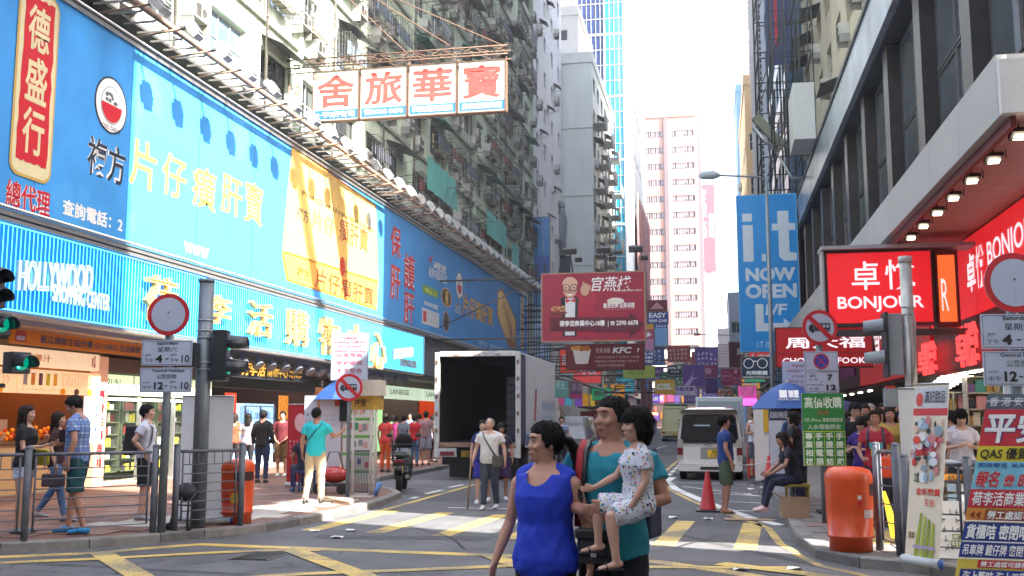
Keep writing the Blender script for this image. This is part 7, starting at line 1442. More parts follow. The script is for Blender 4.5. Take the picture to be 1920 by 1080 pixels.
# generic car
def car(label, cat, x, y, L, Wd, H, m, rz=0, roof=None, name='parked_car', tall=False, front=False):
    t = thing(name, label, cat, (x, y, 0), rz); w = Wd/2
    sec = lambda zb, zt, k: [(w*.92, .22), (w, .35), (w, zb), (w*.98, zb+.05)]+[(w*k, zt-.04), (w*k*.8, zt)]
    s = [(0, sec(.6, .72, .9)), (.12, sec(.72, .85, .93))]+([(.5, sec(.8, H*.96, .82)), (L*.62, sec(.8, H, .82)), (L*.76, sec(.78, .92, .9))] if not tall else [(.2, sec(.9, H*.97, .85)), (L*.8, sec(.9, H, .85)), (L*.9, sec(.85, 1.1, .9))])+[(L-.1, sec(.62, .74, .9)), (L, sec(.55, .62, .85))]
    loft_body(s, 1).build('body', m, t, W=False)
    for yy in (.75, L-.8):
        for sx in (-w+.1, w-.1): wheel(t, XF[t.name] @ Vector((sx, yy, .3)), .3, .2)
    yb = .33 if not tall else .17; MB().quad((-w*.72, yb+.0, .9), (w*.72, yb+.0, .9), (w*.66, yb+(.13 if not tall else .02), H*.9), (-w*.66, yb+(.13 if not tall else .02), H*.9)).build('rear_window', tint, t, W=False)
    for sx in (-1, 1): MB().box(min(sx*w*.95, sx*w*.7), max(sx*w*.95, sx*w*.7), -.012, .03, .58, .7).build('tail_lamp', C('8a1018') if not front else C('c8c8c0'), t, W=False); MB().box(sx*w*.905-.01, sx*w*.905+.01, .8, L*.6, .92, H*.88).build('side_window', tint, t, W=False)
    MB().box(-.25, .25, -.02, .0, .42, .53).build('number_plate', C('d8b020') if not front else WHT, t, W=False); MB().box(-w*.9, w*.9, -.03, .02, .26, .4).build('bumper', C('2a2a2c'), t, W=False); return t
redc = mat('taxi_red', (.35, .02, .02), rough=.25, coat=.6); p = onZ(1262, 822); t = car('red taxi with silver roof turning far down the street left of the minivan', 'taxi', p.x, p.y, 4.3, 1.7, 1.45, redc, R(205), name='red_taxi', front=True); MB().box(-.6, .6, 1.4, 2.6, 1.44, 1.47).build('silver_roof', C('b8b8b8'), t, W=False)
p = onZ(1052, 868); t = car('dark van parked beyond the open lorry on the left', 'van', -7.0, 39, 4.4, 1.75, 1.95, mat('dark_navy_paint', (.02, .025, .035), rough=.25, coat=.6), name='parked_van', tall=True)
car('silver grey car with a red lit rear ahead of the dark van', 'car', -6.6, 46, 4.3, 1.75, 1.75, mat('grey_paint', (.2, .2, .22), rough=.25, coat=.6), tall=True)
p = onY(1275, 820, 75); t = car('cream minibus with a green roof far down the street beside the taxi', 'minibus', -3.0, 75, 6.0, 1.95, 2.6, C('c8c08a'), R(0), name='minibus', tall=True); MB().box(-.8, .8, .4, 5.0, 2.58, 2.66).build('green_roof', C('2a8a6a'), t, W=False)
# scooter seen from behind
def scooter(label, x, y, rz=0):
    t = thing('scooter', label, 'scooter', (x, y, 0), rz, 'scooters parked on the left'); bk = mat('scooter_black', (.012, .013, .016), rough=.25, coat=.7); A = lambda nm, q, m: q.build(nm, m, t, W=False)
    q = MB(); q.loft([(0, .12, .28), (0, .12, .28)], [(.001, .001)]*2, n=3)
    for yy in (.0, 1.25): A('wheel', MB().loft([(-.06, yy+.05, .25), (-.04, yy+.05, .25), (.04, yy+.05, .25), (.06, yy+.05, .25)], [(.2, .2), (.25, .25), (.25, .25), (.2, .2)], ref=(0, 1, 0), n=20), TY)
    A('tail_body', MB().loft([(0, -.12, .72), (0, -.05, .66), (0, .2, .6), (0, .5, .52), (0, .7, .4)], [(.05, .10), (.12, .15), (.16, .19), (.15, .17), (.1, .14)], ref=(0, 0, 1), n=14), bk)
    A('seat', MB().loft([(0, -.12, .80), (0, .05, .82), (0, .4, .8), (0, .72, .76)], [(.03, .10), (.06, .16), (.06, .17), (.04, .12)], ref=(0, 0, 1), n=14), mat('seat_vinyl', (.015, .015, .015), rough=.6))
    A('footboard', MB().box(-.17, .17, .6, 1.05, .26, .32), bk); A('leg_shield', MB().loft([(0, 1.05, .3), (0, 1.12, .6), (0, 1.1, .95)], [(.03, .2), (.05, .22), (.04, .15)], ref=(0, 1, 0), n=14), bk)
    A('handlebar', MB().tube([(-.34, 1.0, 1.0), (-.1, 1.08, 1.03), (.1, 1.08, 1.03), (.34, 1.0, 1.0)], .018, n=6), BLK)
    for s in (-1, 1): A('mirror', MB().tube([(s*.25, 1.03, 1.02), (s*.32, 1.0, 1.2)], .008, n=4).ell((s*.33, 1.0, 1.24), (.07, .015, .045), 12, 6), BLK)
    A('tail_light', MB().box(-.11, .11, -.15, -.1, .66, .72), C('8a1020')); A('number_plate', MB().box(-.1, .1, -.165, -.155, .43, .58), C('c8b070')); b = Board(t, (0, 0, 0), (1, 0, 0), (0, 0, 1), 1, 1); b.O = XF[t.name] @ Vector((0, -.166, 0)); b.U = XF[t.name].to_3x3() @ Vector((1, 0, 0)); b.N = b.U.cross(Vector((0, 0, 1))); b.text('NZ', -.06, .51, .05, .56, BLK, bold=.03); b.text('264', -.07, .44, .07, .5, BLK, bold=.03)
    A('mudguard', MB().loft([(0, -.15, .4), (0, -.2, .5), (0, -.12, .62)], [(.09, .02)]*3, ref=(1, 0, 0), n=8), BLK); A('exhaust', MB().loft([(.2, -.22, .36), (.2, -.18, .35), (.19, .3, .3)], [(.055, .055), (.07, .07), (.05, .05)], n=14), bk); A('exhaust_tip', MB().loft([(.2, -.26, .37), (.2, -.22, .37)], [(.045, .045)]*2, n=14), GAL)
    A('rack', MB().tube([(-.14, .1, .88), (-.14, -.16, .88), (.14, -.16, .88), (.14, .1, .88)], .012, n=5), BLK); A('windscreen', MB().loft([(0, 1.18, .95), (0, 1.12, 1.15), (0, 1.05, 1.28)], [(.01, .18), (.01, .2), (.01, .12)], ref=(0, 1, 0), n=12), mat('smoked_screen', (.03, .03, .035), rough=.1)); return t
scooter('black scooter parked tail outwards on the pavement edge left of the open lorry', -6.9, 21.95, R(12)); scooter('dark scooter parked far behind the open lorry', -7.9, 52, R(5))
# ============================================================= PEOPLE
TS = bpy.data.scenes.new('work')
def fuse(mb, vox, it, name, mats, parent, W=False, fold=0.):
    """union of overlapping closed forms into one continuous skin"""
    me = mb.mesh('tmp', mats if isinstance(mats, list) else [mats]); o = bpy.data.objects.new('tmp', me); TS.collection.objects.link(o)
    m = o.modifiers.new('r', 'REMESH'); m.mode = 'VOXEL'; m.voxel_size = vox; m.use_smooth_shade = True
    if it: s = o.modifiers.new('s', 'SMOOTH'); s.factor = .5; s.iterations = it
    vl = TS.view_layers[0]; vl.update(); dg = vl.depsgraph; r = bpy.data.meshes.new_from_object(o.evaluated_get(dg)); bpy.data.objects.remove(o); bpy.data.meshes.remove(me)
    
    if fold:
        n = len(r.vertices); co = np.empty(n*3); no = np.empty(n*3); r.vertices.foreach_get('co', co); r.vertices.foreach_get('normal', no); co = co.reshape(-1, 3); no = no.reshape(-1, 3); x, y, z = co.T
        a = np.arctan2(y, x); sd = len(name)*1.7+co[0, 0]*9
        w = np.sin(a*5+np.sin(z*7+sd)*2.2+sd)*np.sin(z*9+np.sin(a*3+sd)*1.5)+.6*np.sin(x*38+z*21+np.sin(y*30+z*26)*1.6)+.5*np.sin(z*46+np.sin(a*4)*3+sd)
        co = co+no*(w*fold)[:, None]; r.vertices.foreach_set('co', co.ravel())
    r.name = name; r.materials.clear(); r.materials.append(mats if not isinstance(mats, list) else mats[0])
    r.polygons.foreach_set('use_smooth', [True]*len(r.polygons)); p = bpy.data.objects.new(name, r); COL.objects.link(p); p.parent = parent; XF[p.name] = XF[parent.name]; return p
def skin(i): return mat('skin_%d' % i, [(.47, .255, .18), (.41, .205, .14), (.52, .31, .23), (.33, .17, .11)][i], rough=.5, var=.08, scale=14, spec=.35)
hairm = mat('hair_black', (.0065, .0055, .005), rough=.6, var=.4, scale=60, spec=.18); hairb = mat('hair_brown', (.02, .011, .007), rough=.6, var=.4, scale=60, spec=.2); hairg = mat('hair_grey', (.2, .19, .18), rough=.6, var=.3)
def cloth(c, **k): return mat('cloth_'+c, c, **{**dict(rough=.85, var=.14, scale=7, bump=.45, bscale=9), **k})
def pattern(name, base, kind, cs, sc=10):
    m = mat(name, base, rough=.85, var=0, bump=.4, bscale=9); n = m.node_tree.nodes; l = m.node_tree.links; b = n['Principled BSDF']; tc = n.new('ShaderNodeTexCoord')
    def mixin(prev, fac, col): x = n.new('ShaderNodeMix'); x.data_type = 'RGBA'; l.new(fac, x.inputs[0]); (l.new(prev, x.inputs[6]) if prev else setattr(x.inputs[6], 'default_value', (*hx(base), 1))); x.inputs[7].default_value = (*hx(col), 1); return x.outputs[2]
    last = None
    if kind == 'plaid':
        for ax, col, s_ in (('X', cs[0], sc), ('Z', cs[0], sc*.8), ('X', cs[1], sc*.5), ('Z', cs[1], sc*.4)):
            w = n.new('ShaderNodeTexWave'); w.bands_direction = ax; w.inputs['Scale'].default_value = s_; l.new(tc.outputs['Object'], w.inputs[0]); r = n.new('ShaderNodeMapRange'); r.inputs[1].default_value = .6; r.inputs[2].default_value = .75; r.inputs[4].default_value = .6; l.new(w.outputs[0], r.inputs[0]); last = mixin(last, r.outputs[0], col)
    else:
        for i, col in enumerate(cs):
            v = n.new('ShaderNodeTexVoronoi'); v.inputs['Scale'].default_value = sc*(1+.23*i); mp = n.new('ShaderNodeMapping'); mp.inputs['Location'].default_value = (i*3.7, i*1.3, i*2.1); l.new(tc.outputs['Object'], mp.inputs[0]); l.new(mp.outputs[0], v.inputs[0])
            r = n.new('ShaderNodeMapRange'); r.inputs[1].default_value = .24; r.inputs[2].default_value = .18; r.inputs[3].default_value = 0; r.inputs[4].default_value = 1; l.new(v.outputs['Distance'], r.inputs[0]); last = mixin(last, r.outputs[0], col)
    l.new(last, b.inputs['Base Color']); return m
MALE = [(.82, .10, .085), (.88, .158, .108), (.95, .160, .112), (1.05, .146, .104), (1.15, .150, .108), (1.25, .168, .116), (1.33, .182, .114), (1.39, .172, .095), (1.43, .12, .072), (1.46, .07, .06)]
FEM = [(.82, .11, .09), (.88, .165, .115), (.94, .170, .12), (1.05, .142, .102), (1.13, .138, .10), (1.22, .148, .118), (1.28, .155, .128), (1.35, .158, .105), (1.40, .15, .085), (1.43, .10, .068), (1.46, .06, .055)]
def person(label, at, face, h=1.7, fem=False, arms=None, legs=None, lean=0., yaw=0., pitch=0., top=('tee', None), bottom=('trousers', None), hair='short', hm=None, shoe=None, sk=0, vox=.016, it=3, build=1., group=None, hs=1., feat=False, belly=0., sandals=False, pelvis=(0, 0, 0), sh=None, hand=None):
    t = thing('person', label, 'person', at, R(face), group); S = h/1.7; V = lambda p: Vector(p)*S
    A = {'R': ((.235, -.03, 1.14), (.245, .05, .90), (0, .15, -1)), 'L': ((-.235, -.03, 1.14), (-.245, .05, .90), (0, .15, -1))}
    if arms: A.update(arms)
    Lg = {'R': ((.10, .015, .49), (.10, -.03, .085)), 'L': ((-.10, .015, .49), (-.10, -.03, .085))}
    if legs: Lg.update(legs)
    prof = FEM if fem else MALE; px, py, pz = pelvis
    def tor(infl, z0, z1, flare=0., n=20):
        pts, rad = [], []; zs = [p[0] for p in prof]; Z = sorted({z0, z1, *[z for z in zs if z0 < z < z1]})
        for z in Z:
            rx = np.interp(z, zs, [p[1] for p in prof])*build; ry = np.interp(z, zs, [p[2] for p in prof])*build+belly*math.exp(-((z-1.04)/.12)**2)*.5
            f = flare*max(0, (1.15-z)); rx += infl+f; ry += infl+f*.7
            yo = lean*(z-.9)+belly*math.exp(-((z-1.04)/.12)**2)*.5
            if fem: yo += .012*math.exp(-((z-1.26)/.07)**2)
            pts.append(V((px, py+yo, pz+z))); rad.append((rx*S, ry*S))
        return pts, rad
    ref = (1, 0, 0); sw = (.178 if not fem else .160)*build; shz = 1.385
    SH = {s: Vector((k*sw+px, py+lean*(shz-.9), pz+shz)) for s, k in (('R', 1), ('L', -1))}
    if sh: SH = {k: SH[k]+Vector(sh.get(k, (0, 0, 0))) for k in SH}
    HP = {s: Vector((k*.088+px, py, pz+.90)) for s, k in (('R', 1), ('L', -1))}
    ar = (1. if not fem else .86)*build**.5
    q = MB(); q.loft(*tor(0, .82, 1.46), ref=ref, n=20)
    nk = Vector((px, py+lean*.56, pz+1.43)); q.loft([V(nk), V(nk+Vector((0, .012+lean*.1, .11)))], [(.056*S*ar, .058*S*ar), (.05*S*ar, .055*S*ar)], ref=ref, n=14)
    for s, k in (('R', 1), ('L', -1)):
        e, w, hd = [Vector(x) for x in A[s]]; a = SH[s]
        q.loft([V(a+Vector((-k*.03, 0, 0))), V(a.lerp(e, .12)), V(a.lerp(e, .45)), V(e), V(e.lerp(w, .3)), V(w)], [(r*S*ar, r*S*ar) for r in (.05, .053, .047, .038, .041, .026)], n=12, rnd_caps=1)
        hd.normalize(); f = (w-e).normalized(); nrm = Vector((-k, 0, 0)) if abs(hd.x) < .75 else Vector((0, 0, -1)); nrm = (nrm-hd*nrm.dot(hd)).normalized(); sd = hd.cross(nrm).normalized()
        if hand and s in hand: nrm = Vector(hand[s]).normalized(); nrm = (nrm-hd*nrm.dot(hd)).normalized(); sd = hd.cross(nrm).normalized()
        th = sd if sd.y > 0 else -sd
        hz = .86 if fem else 1.; m_ = w+hd*.045*hz
        q.loft([V(w-f*.01), V(w+hd*.03*hz), V(w+hd*.085*hz)], [(.026*S, .020*S), (.036*S*hz, .016*S), (.040*S*hz, .014*S)], ref=th, n=12, rnd_caps=1)
        for i, (ln, o) in enumerate(((.068, 1.5), (.078, .5), (.072, -.5), (.058, -1.5))):
            b0 = w+hd*.085*hz+th*o*.0185*hz; k1 = b0+hd*ln*.5*hz+nrm*.006; k2 = k1+hd*ln*.32*hz+nrm*.022; k3 = k2+hd*ln*.12*hz+nrm*.024
            q.loft([V(b0-hd*.02), V(k1), V(k2), V(k3)], [(r*S*hz,)*2 for r in (.0098, .0092, .0084, .007)], n=8, rnd_caps=1)
        b0 = w+hd*.03*hz+th*.024*hz; q.loft([V(b0), V(b0+hd*.03*hz+th*.022*hz), V(b0+hd*.062*hz+th*.026*hz+nrm*.01)], [(r*S*hz,)*2 for r in (.013, .011, .0085)], n=8, rnd_caps=1)
        kn, an = [Vector(x) for x in Lg[s]]; hp = HP[s]; lr = build**.5
        q.loft([V(hp+Vector((0, 0, .02))), V(hp.lerp(kn, .3)), V(kn.lerp(hp, .15)), V(kn), V(kn.lerp(an, .25)), V(kn.lerp(an, .75)), V(an)], [(r*S*lr,)*2 for r in (.088, .086, .062, .054, .055, .037, .034)], n=14, rnd_caps=1)
        fd = Vector((0, 1, 0)) if an.z < .3 or True else 0; q.loft([V(an+Vector((0, -.035, -.03))), V(an+Vector((0, .04, -.045))), V(an+Vector((0, .15, -.065)))], [(.03*S, .035*S), (.036*S, .03*S), (.038*S, .016*S)], ref=ref, n=10, rnd_caps=1)
    for k in (-1, 1): q.loft([V(nk+Vector((k*.015, -.008, .035))), V(nk+Vector((k*.075, -.012, -.01))), V(SH['R' if k > 0 else 'L']+Vector((-k*.02, -.005, .012)))], [(.045*S, .04*S), (.045*S, .05*S), (.04*S, .045*S)], n=12, rnd_caps=1)
    # head
    hc = Vector((px, py+lean*.6, pz+1.47)); HR = Euler((R(pitch), 0, R(yaw))).to_matrix(); hq = hs
    def H(p): return V(hc+HR @ ((Vector(p)-Vector((0, 0, 1.47)))*hq))
    def hell(c, r, n=16, m=12): q.ell(H(c), tuple(x*S*hq for x in r), n, m, HR)
    hell((0, -.008, 1.605), (.077, .096, .098)); hell((0, .022, 1.545), (.060, .070, .070)); hell((0, .045, 1.512), (.036, .045, .034)); hell((0, .05, 1.575), (.062, .045, .05))
    q.loft([H((0, .086, 1.605)), H((0, .096, 1.585)), H((0, .101, 1.569)), H((0, .090, 1.557))], [(x*S*hq, y_*S*hq) for x, y_ in ((.008, .007), (.011, .008), (.0185, .010), (.015, .006))], ref=HR @ Vector((1, 0, 0)), n=10)
    hell((0, .080, 1.632), (.05, .012, .016), 12, 8); hell((0, .091, 1.532), (.022, .010, .009), 12, 6)
    for k in (-1, 1):
        hell((k*.078, -.008, 1.578), (.010, .02, .032), 10, 8); hell((k*.042, .072, 1.57), (.024, .02, .02), 10, 8)
    body = fuse(q, vox, it, 'body', skin(sk), t)
    dk_ = mat('eye_dark', (.01, .008, .008), rough=.3, var=0)
    if feat:
        for k in (-1, 1):
            e_ = MB(); e_.ell(H((k*.031, .0835, 1.602)), tuple(x*S*hq for x in (.0135, .008, .0055)), 12, 8, HR); e_.build('eye', mat('eye_white', (.55, .52, .5), rough=.3, var=0), t, W=False)
            e_ = MB(); e_.ell(H((k*.031, .0885, 1.602)), tuple(x*S*hq for x in (.006, .0045, .006)), 10, 6, HR); e_.build('iris', dk_, t, W=False)
            e_ = MB(); e_.loft([H((k*.014, .093, 1.6065)), H((k*.031, .0925, 1.61)), H((k*.048, .083, 1.605))], [(.0022*S,)*2]*3, n=5); e_.build('eyelid', mat('lid_dark', (.08, .04, .03), var=0), t, W=False)
            e_ = MB(); e_.loft([H((k*.014, .096, 1.626)), H((k*.034, .093, 1.632)), H((k*.054, .078, 1.625))], [(.0016*S, .003*S), (.0018*S, .0042*S), (.001*S, .002*S)], n=6); e_.build('eyebrow', hairm, t, W=False)
        e_ = MB(); e_.loft([H((-.024, .087, 1.534)), H((-.008, .099, 1.537)), H((.008, .099, 1.537)), H((.024, .087, 1.534))], [(.003*S, .004*S), (.004*S, .006*S), (.004*S, .006*S), (.003*S, .004*S)], n=8); e_.build('lips', mat('lips', (.33, .12, .10), rough=.4, var=0), t, W=False)
    else:
        e_ = MB()
        for k in (-1, 1): e_.ell(H((k*.031, .087, 1.604)), tuple(x*S*hq for x in (.013, .006, .0045)), 8, 5, HR)
        e_.build('eyes', dk_, t, W=False)['kind'] = 'stuff'; e_ = MB(); e_.ell(H((0, .094, 1.535)), tuple(x*S*hq for x in (.022, .007, .006)), 8, 5, HR); e_.build('mouth', mat('lips', (.33, .12, .10)), t, W=False)
    # clothes
    tk, tm = top
    if tk:
        q = MB(); z0 = {'tee': .84, 'long': .84, 'polo': .86, 'tank': .86, 'dress': .62, 'blouse': .80, 'jacket': .80}[tk]; inf = {'jacket': .028, 'blouse': .02}.get(tk, .016)
        q.loft(*tor(inf, z0, 1.415 if tk != 'tank' else 1.37, flare={'blouse': .035, 'dress': .14, 'jacket': .05, 'tee': .03}.get(tk, .02)), ref=ref, n=24)
        for k in (-1, 1): q.loft([V(nk+Vector((k*.03, -.008, .012))), V(nk+Vector((k*.08, -.012, -.012))), V(SH['R' if k > 0 else 'L']+Vector((-k*.03, -.005, .010)))], [(.045*S, .045*S), (.054*S, .06*S), (.05*S, .056*S)], n=12, rnd_caps=1)
        for s, k in (('R', 1), ('L', -1)):
            e, w, _ = [Vector(x) for x in A[s]]; a = SH[s]
            if tk in ('tee', 'polo', 'dress'): q.loft([V(a+Vector((-k*.05, 0, .005))), V(a.lerp(e, .1)), V(a.lerp(e, .58))], [(r*S*ar,)*2 for r in (.062, .069, .071)], n=12)
            elif tk in ('long', 'jacket'): q.loft([V(a+Vector((-k*.05, 0, .005))), V(a.lerp(e, .1)), V(e), V(e.lerp(w, .92))], [(r*S*ar,)*2 for r in (.062, .068, .056, .044)], n=12)
            elif tk == 'blouse': q.loft([V(a+Vector((-k*.07, 0, -.01))), V(a+Vector((k*.004, 0, -.02)))], [(.058*S, .065*S), (.046*S, .055*S)], n=12)
            else: q.loft([V(a+Vector((-k*.06, .0, -.03))), V(a+Vector((-k*.065, 0, .035)))], [(.03*S, .09*S), (.022*S, .06*S)], n=10)
        g = fuse(q, vox, it, {'tee': 'tee_shirt', 'long': 'shirt', 'polo': 'polo_shirt', 'tank': 'tank_top', 'dress': 'dress', 'blouse': 'blouse', 'jacket': 'jacket'}[tk], tm, t, fold=.0028)
        # neckline: open the cloth where the neck and upper chest show
        bm = bmesh.new(); bm.from_mesh(g.data); dep = {'blouse': .085, 'tee': .042, 'tank': .11}.get(tk, .04); wd = {'blouse': .08, 'tank': .085}.get(tk, .052); c_ = nk*S
        def sm_():
            bv = [v for v in bm.verts if v.is_boundary]
            for _ in range(30):
                nw_ = {}
                for v in bv:
                    nb_ = [e.other_vert(v).co for e in v.link_edges if e.is_boundary]
                    if len(nb_) == 2: nw_[v] = v.co*.4+(nb_[0]+nb_[1])*.3
                for v, c2 in nw_.items(): v.co = c2
        kill = [f for f in bm.faces if (lambda p: ((p.x-c_.x)/(wd*S))**2+((p.z-(c_.z-.0*S))/(dep*S if p.y > c_.y else .03*S))**2 < 1 and p.z > c_.z-dep*S)(f.calc_center_median())]
        bmesh.ops.delete(bm, geom=kill, context='FACES'); sm_()
        bm.to_mesh(g.data); bm.free()
    bk_, bmt = bottom
    if bk_:
        q = MB(); q.loft(*tor(.010, .83, .99), ref=ref, n=20)
        for s, k in (('R', 1), ('L', -1)):
            kn, an = [Vector(x) for x in Lg[s]]; hp = HP[s]
            if bk_ == 'trousers': P_ = [hp+Vector((0, 0, .02)), hp.lerp(kn, .35), kn, kn.lerp(an, .5), kn.lerp(an, .97)]; r_ = (.10, .098, .070, .060, .056)
            elif bk_ == 'slim': P_ = [hp+Vector((0, 0, .02)), hp.lerp(kn, .35), kn, kn.lerp(an, .4), kn.lerp(an, .95)]; r_ = (.097, .093, .062, .058, .042)
            elif bk_ == 'shorts': P_ = [hp+Vector((0, 0, .02)), hp.lerp(kn, .35), hp.lerp(kn, .98)]; r_ = (.102, .104, .098)
            elif bk_ == 'hotpants': P_ = [hp+Vector((0, 0, .02)), hp.lerp(kn, .4)]; r_ = (.10, .102)
            else: P_ = [hp, hp.lerp(kn, .95)]; r_ = (.115, .14)
            q.loft([V(p) for p in P_], [(x*S*build**.5,)*2 for x in r_], n=14)
        fuse(q, vox, it, {'trousers': 'trousers', 'slim': 'leggings', 'shorts': 'shorts', 'hotpants': 'shorts', 'skirt': 'skirt'}[bk_], bmt, t, fold=.003)
    if shoe is not None:
        for s in 'RL':
            an = Vector(Lg[s][1]); q = MB()
            if sandals: q.loft([V(an+Vector((0, -.06, -.078))), V(an+Vector((0, .05, -.078))), V(an+Vector((0, .175, -.078)))], [(.034*S, .008*S), (.04*S, .008*S), (.036*S, .008*S)], ref=ref, n=12, rnd_caps=1); q.loft([V(an+Vector((-.04, .09, -.07))), V(an+Vector((0, .10, -.03))), V(an+Vector((.04, .09, -.07)))], [(.007*S, .02*S)]*3, n=6)
            else: q.loft([V(an+Vector((0, -.045, -.045))), V(an+Vector((0, .02, -.035))), V(an+Vector((0, .1, -.055))), V(an+Vector((0, .175, -.065)))], [(.035*S, .042*S), (.042*S, .046*S), (.044*S, .03*S), (.036*S, .019*S)], ref=ref, n=12, rnd_caps=1)
            q.build('shoe' if not sandals else 'sandal', shoe, t, W=False)
    hm = hm or hairm
    def cap(front, side, back, k=1., name='hair', extra=None):
        q = MB(); n, m = 36, 26; vs = []; r_ = random.Random(len(label))
        def HL(d):
            az = d.y/max(1e-3, math.hypot(d.x, d.y))
            if az > 0: t_ = min(1, max(0, (az-.32)/.34)); t_ = t_*t_*(3-2*t_); return side+(front-side)*t_
            return side+(back-side)*(-az)**.7
        for i in range(m+1):
            ph = math.pi*(i+.001)/m*.999
            for j in range(n):
                th = 2*math.pi*j/n; d = Vector((math.sin(ph)*math.cos(th), math.sin(ph)*math.sin(th), math.cos(ph))); p = Vector((0, -.012, 1.61))+Vector((d.x*.087*k, d.y*.108*k, d.z*.108*k))
                hl = HL(d)+r_.uniform(-.004, .004)
                if p.z < hl: s_ = max(.8, 1-(hl-p.z)*7); p = Vector((0, -.012, 1.61))+(p-Vector((0, -.012, 1.61)))*s_
                else: p += d*r_.uniform(-.002, .003)
                vs.append(H(p))
        q.add(vs, [(i*n+j, i*n+(j+1) % n, (i+1)*n+(j+1) % n, (i+1)*n+j) for i in range(m) for j in range(n)], True)
        nl = 800 if feat else 150; cr = Vector((0, -.03, 1.71))
        for _ in range(nl):                      # loose locks lying over the cap
            th = r_.uniform(0, 6.283); ph = math.acos(r_.uniform(-.35, 1)); d = Vector((math.sin(ph)*math.cos(th), math.sin(ph)*math.sin(th), math.cos(ph))); p = Vector((0, -.012, 1.61))+Vector((d.x*.088*k, d.y*.109*k, d.z*.108*k))
            hl = HL(d)
            if p.z < hl+(.004 if hair in ('bob',) or d.y < .2 else .026): continue
            tg = (p-cr); tg = tg-d*tg.dot(d)
            if tg.length < .01: tg = Vector((r_.uniform(-1, 1), r_.uniform(-1, 1), 0))
            tg.normalize(); L = r_.uniform(.018, .04); sd_ = d.cross(tg)*r_.uniform(-.4, .4); e = p+(tg+sd_)*L+d*r_.uniform(-.004, .003)
            q.loft([H(p-d*.003), H(p.lerp(e, .5)+d*.002), H(e)], [(.0040*S*hq, .002*S), (.0034*S*hq, .0018*S), (.0008, .0008)], n=4, caps=False)
        o = q.build(name, hm, t, W=False)
        if extra:
            q = MB()
            for pts, rad in extra: q.loft([H(p) for p in pts], [(a*S*hq, b_*S*hq) for a, b_ in rad], ref=HR @ Vector((1, 0, 0)), n=12, rnd_caps=1)
            fuse(q, min(vox, .012), 2, 'hair_lock', hm, t)
    if hair == 'short': cap(1.655, 1.57, 1.51, 1.015)
    elif hair == 'crew': cap(1.666, 1.578, 1.52, .985)
    elif hair == 'long': cap(1.655, 1.56, 1.50, 1.04, extra=[([(0, -.06, 1.62), (0, -.085, 1.5), (0, -.09, 1.36), (0, -.085, 1.24)], [(.075, .05), (.085, .045), (.085, .03), (.05, .015)]), ([(.078, -.0, 1.6), (.085, .0, 1.5), (.075, .01, 1.38)], [(.014, .035), (.018, .035), (.01, .02)]), ([(-.078, -.0, 1.6), (-.085, .0, 1.5), (-.075, .01, 1.38)], [(.014, .035), (.018, .035), (.01, .02)])])
    elif hair == 'bob': cap(1.628, 1.55, 1.49, 1.06, extra=[([(0, -.05, 1.62), (0, -.07, 1.54), (0, -.06, 1.475)], [(.08, .055), (.088, .055), (.07, .035)]), ([(.076, .015, 1.62), (.084, .01, 1.55), (.078, .01, 1.49)], [(.016, .04), (.018, .042), (.01, .03)]), ([(-.076, .015, 1.62), (-.084, .01, 1.55), (-.078, .01, 1.49)], [(.016, .04), (.018, .042), (.01, .03)])])
    elif hair == 'pony': cap(1.668, 1.566, 1.52, 1.02, extra=[([(0, -.10, 1.61), (0, -.15, 1.6), (0, -.19, 1.54), (0, -.195, 1.46), (0, -.17, 1.38)], [(.02, .02), (.035, .03), (.045, .035), (.04, .028), (.012, .01)])])
    elif hair == 'thin': cap(1.72, 1.615, 1.56, .955)
    t['_'] = 0; del t['_']
    return t, S, V, H
def strap(t, S, pts, w=.02, m=BLK, name='strap', n=14):
    q = MB(); P = [Vector(p)*S for p in pts]; q.loft(P, [(w*S, .004*S)]*len(P), ref=(1, 0, .2), n=6); return q.build(name, m, t, W=False)
def carried(name, label, cat, t, S, forms, m, vox=.008, group=None, it=9):
    """a bag a person carries is a thing of its own"""
    o = t; b = thing(name, label, cat, o.location[:], o.rotation_euler[2], group); q = MB()
    for c, r in forms:
        c = Vector(c)*S; q.cbox(c, [x*S for x in r])
    fuse(q, vox, it, 'bag_body', m, b); return b
def gp_(px_, py_, z=PZ): p = onZ(px_, py_, z); return (p.x, p.y, z)
WSH = C('c8c8c8'); BSH = mat('shoe_dark', (.02, .02, .022), rough=.5)
# --- the three in front
royal = mat('royal_blue_cloth', (.008, .035, .46), rough=.75, var=.12, scale=3, bump=.9, bscale=5); blkc = cloth('121218')
t, S, V, H = person('woman in a sleeveless royal blue blouse with a ponytail, looking left in front', (-.93, 5.62, 0), 163, 1.59, True, arms={'R': ((.245, -.02, 1.13), (.30, .07, .90), (.05, .35, -.9)), 'L': ((-.235, -.06, 1.13), (-.27, -.02, .89), (-.0, .2, -1))}, yaw=-42, pitch=-2, top=('blouse', royal), bottom=('slim', blkc), hair='pony', shoe=BSH, sk=0, vox=.0075, it=3, feat=True, build=1.06, belly=.02)
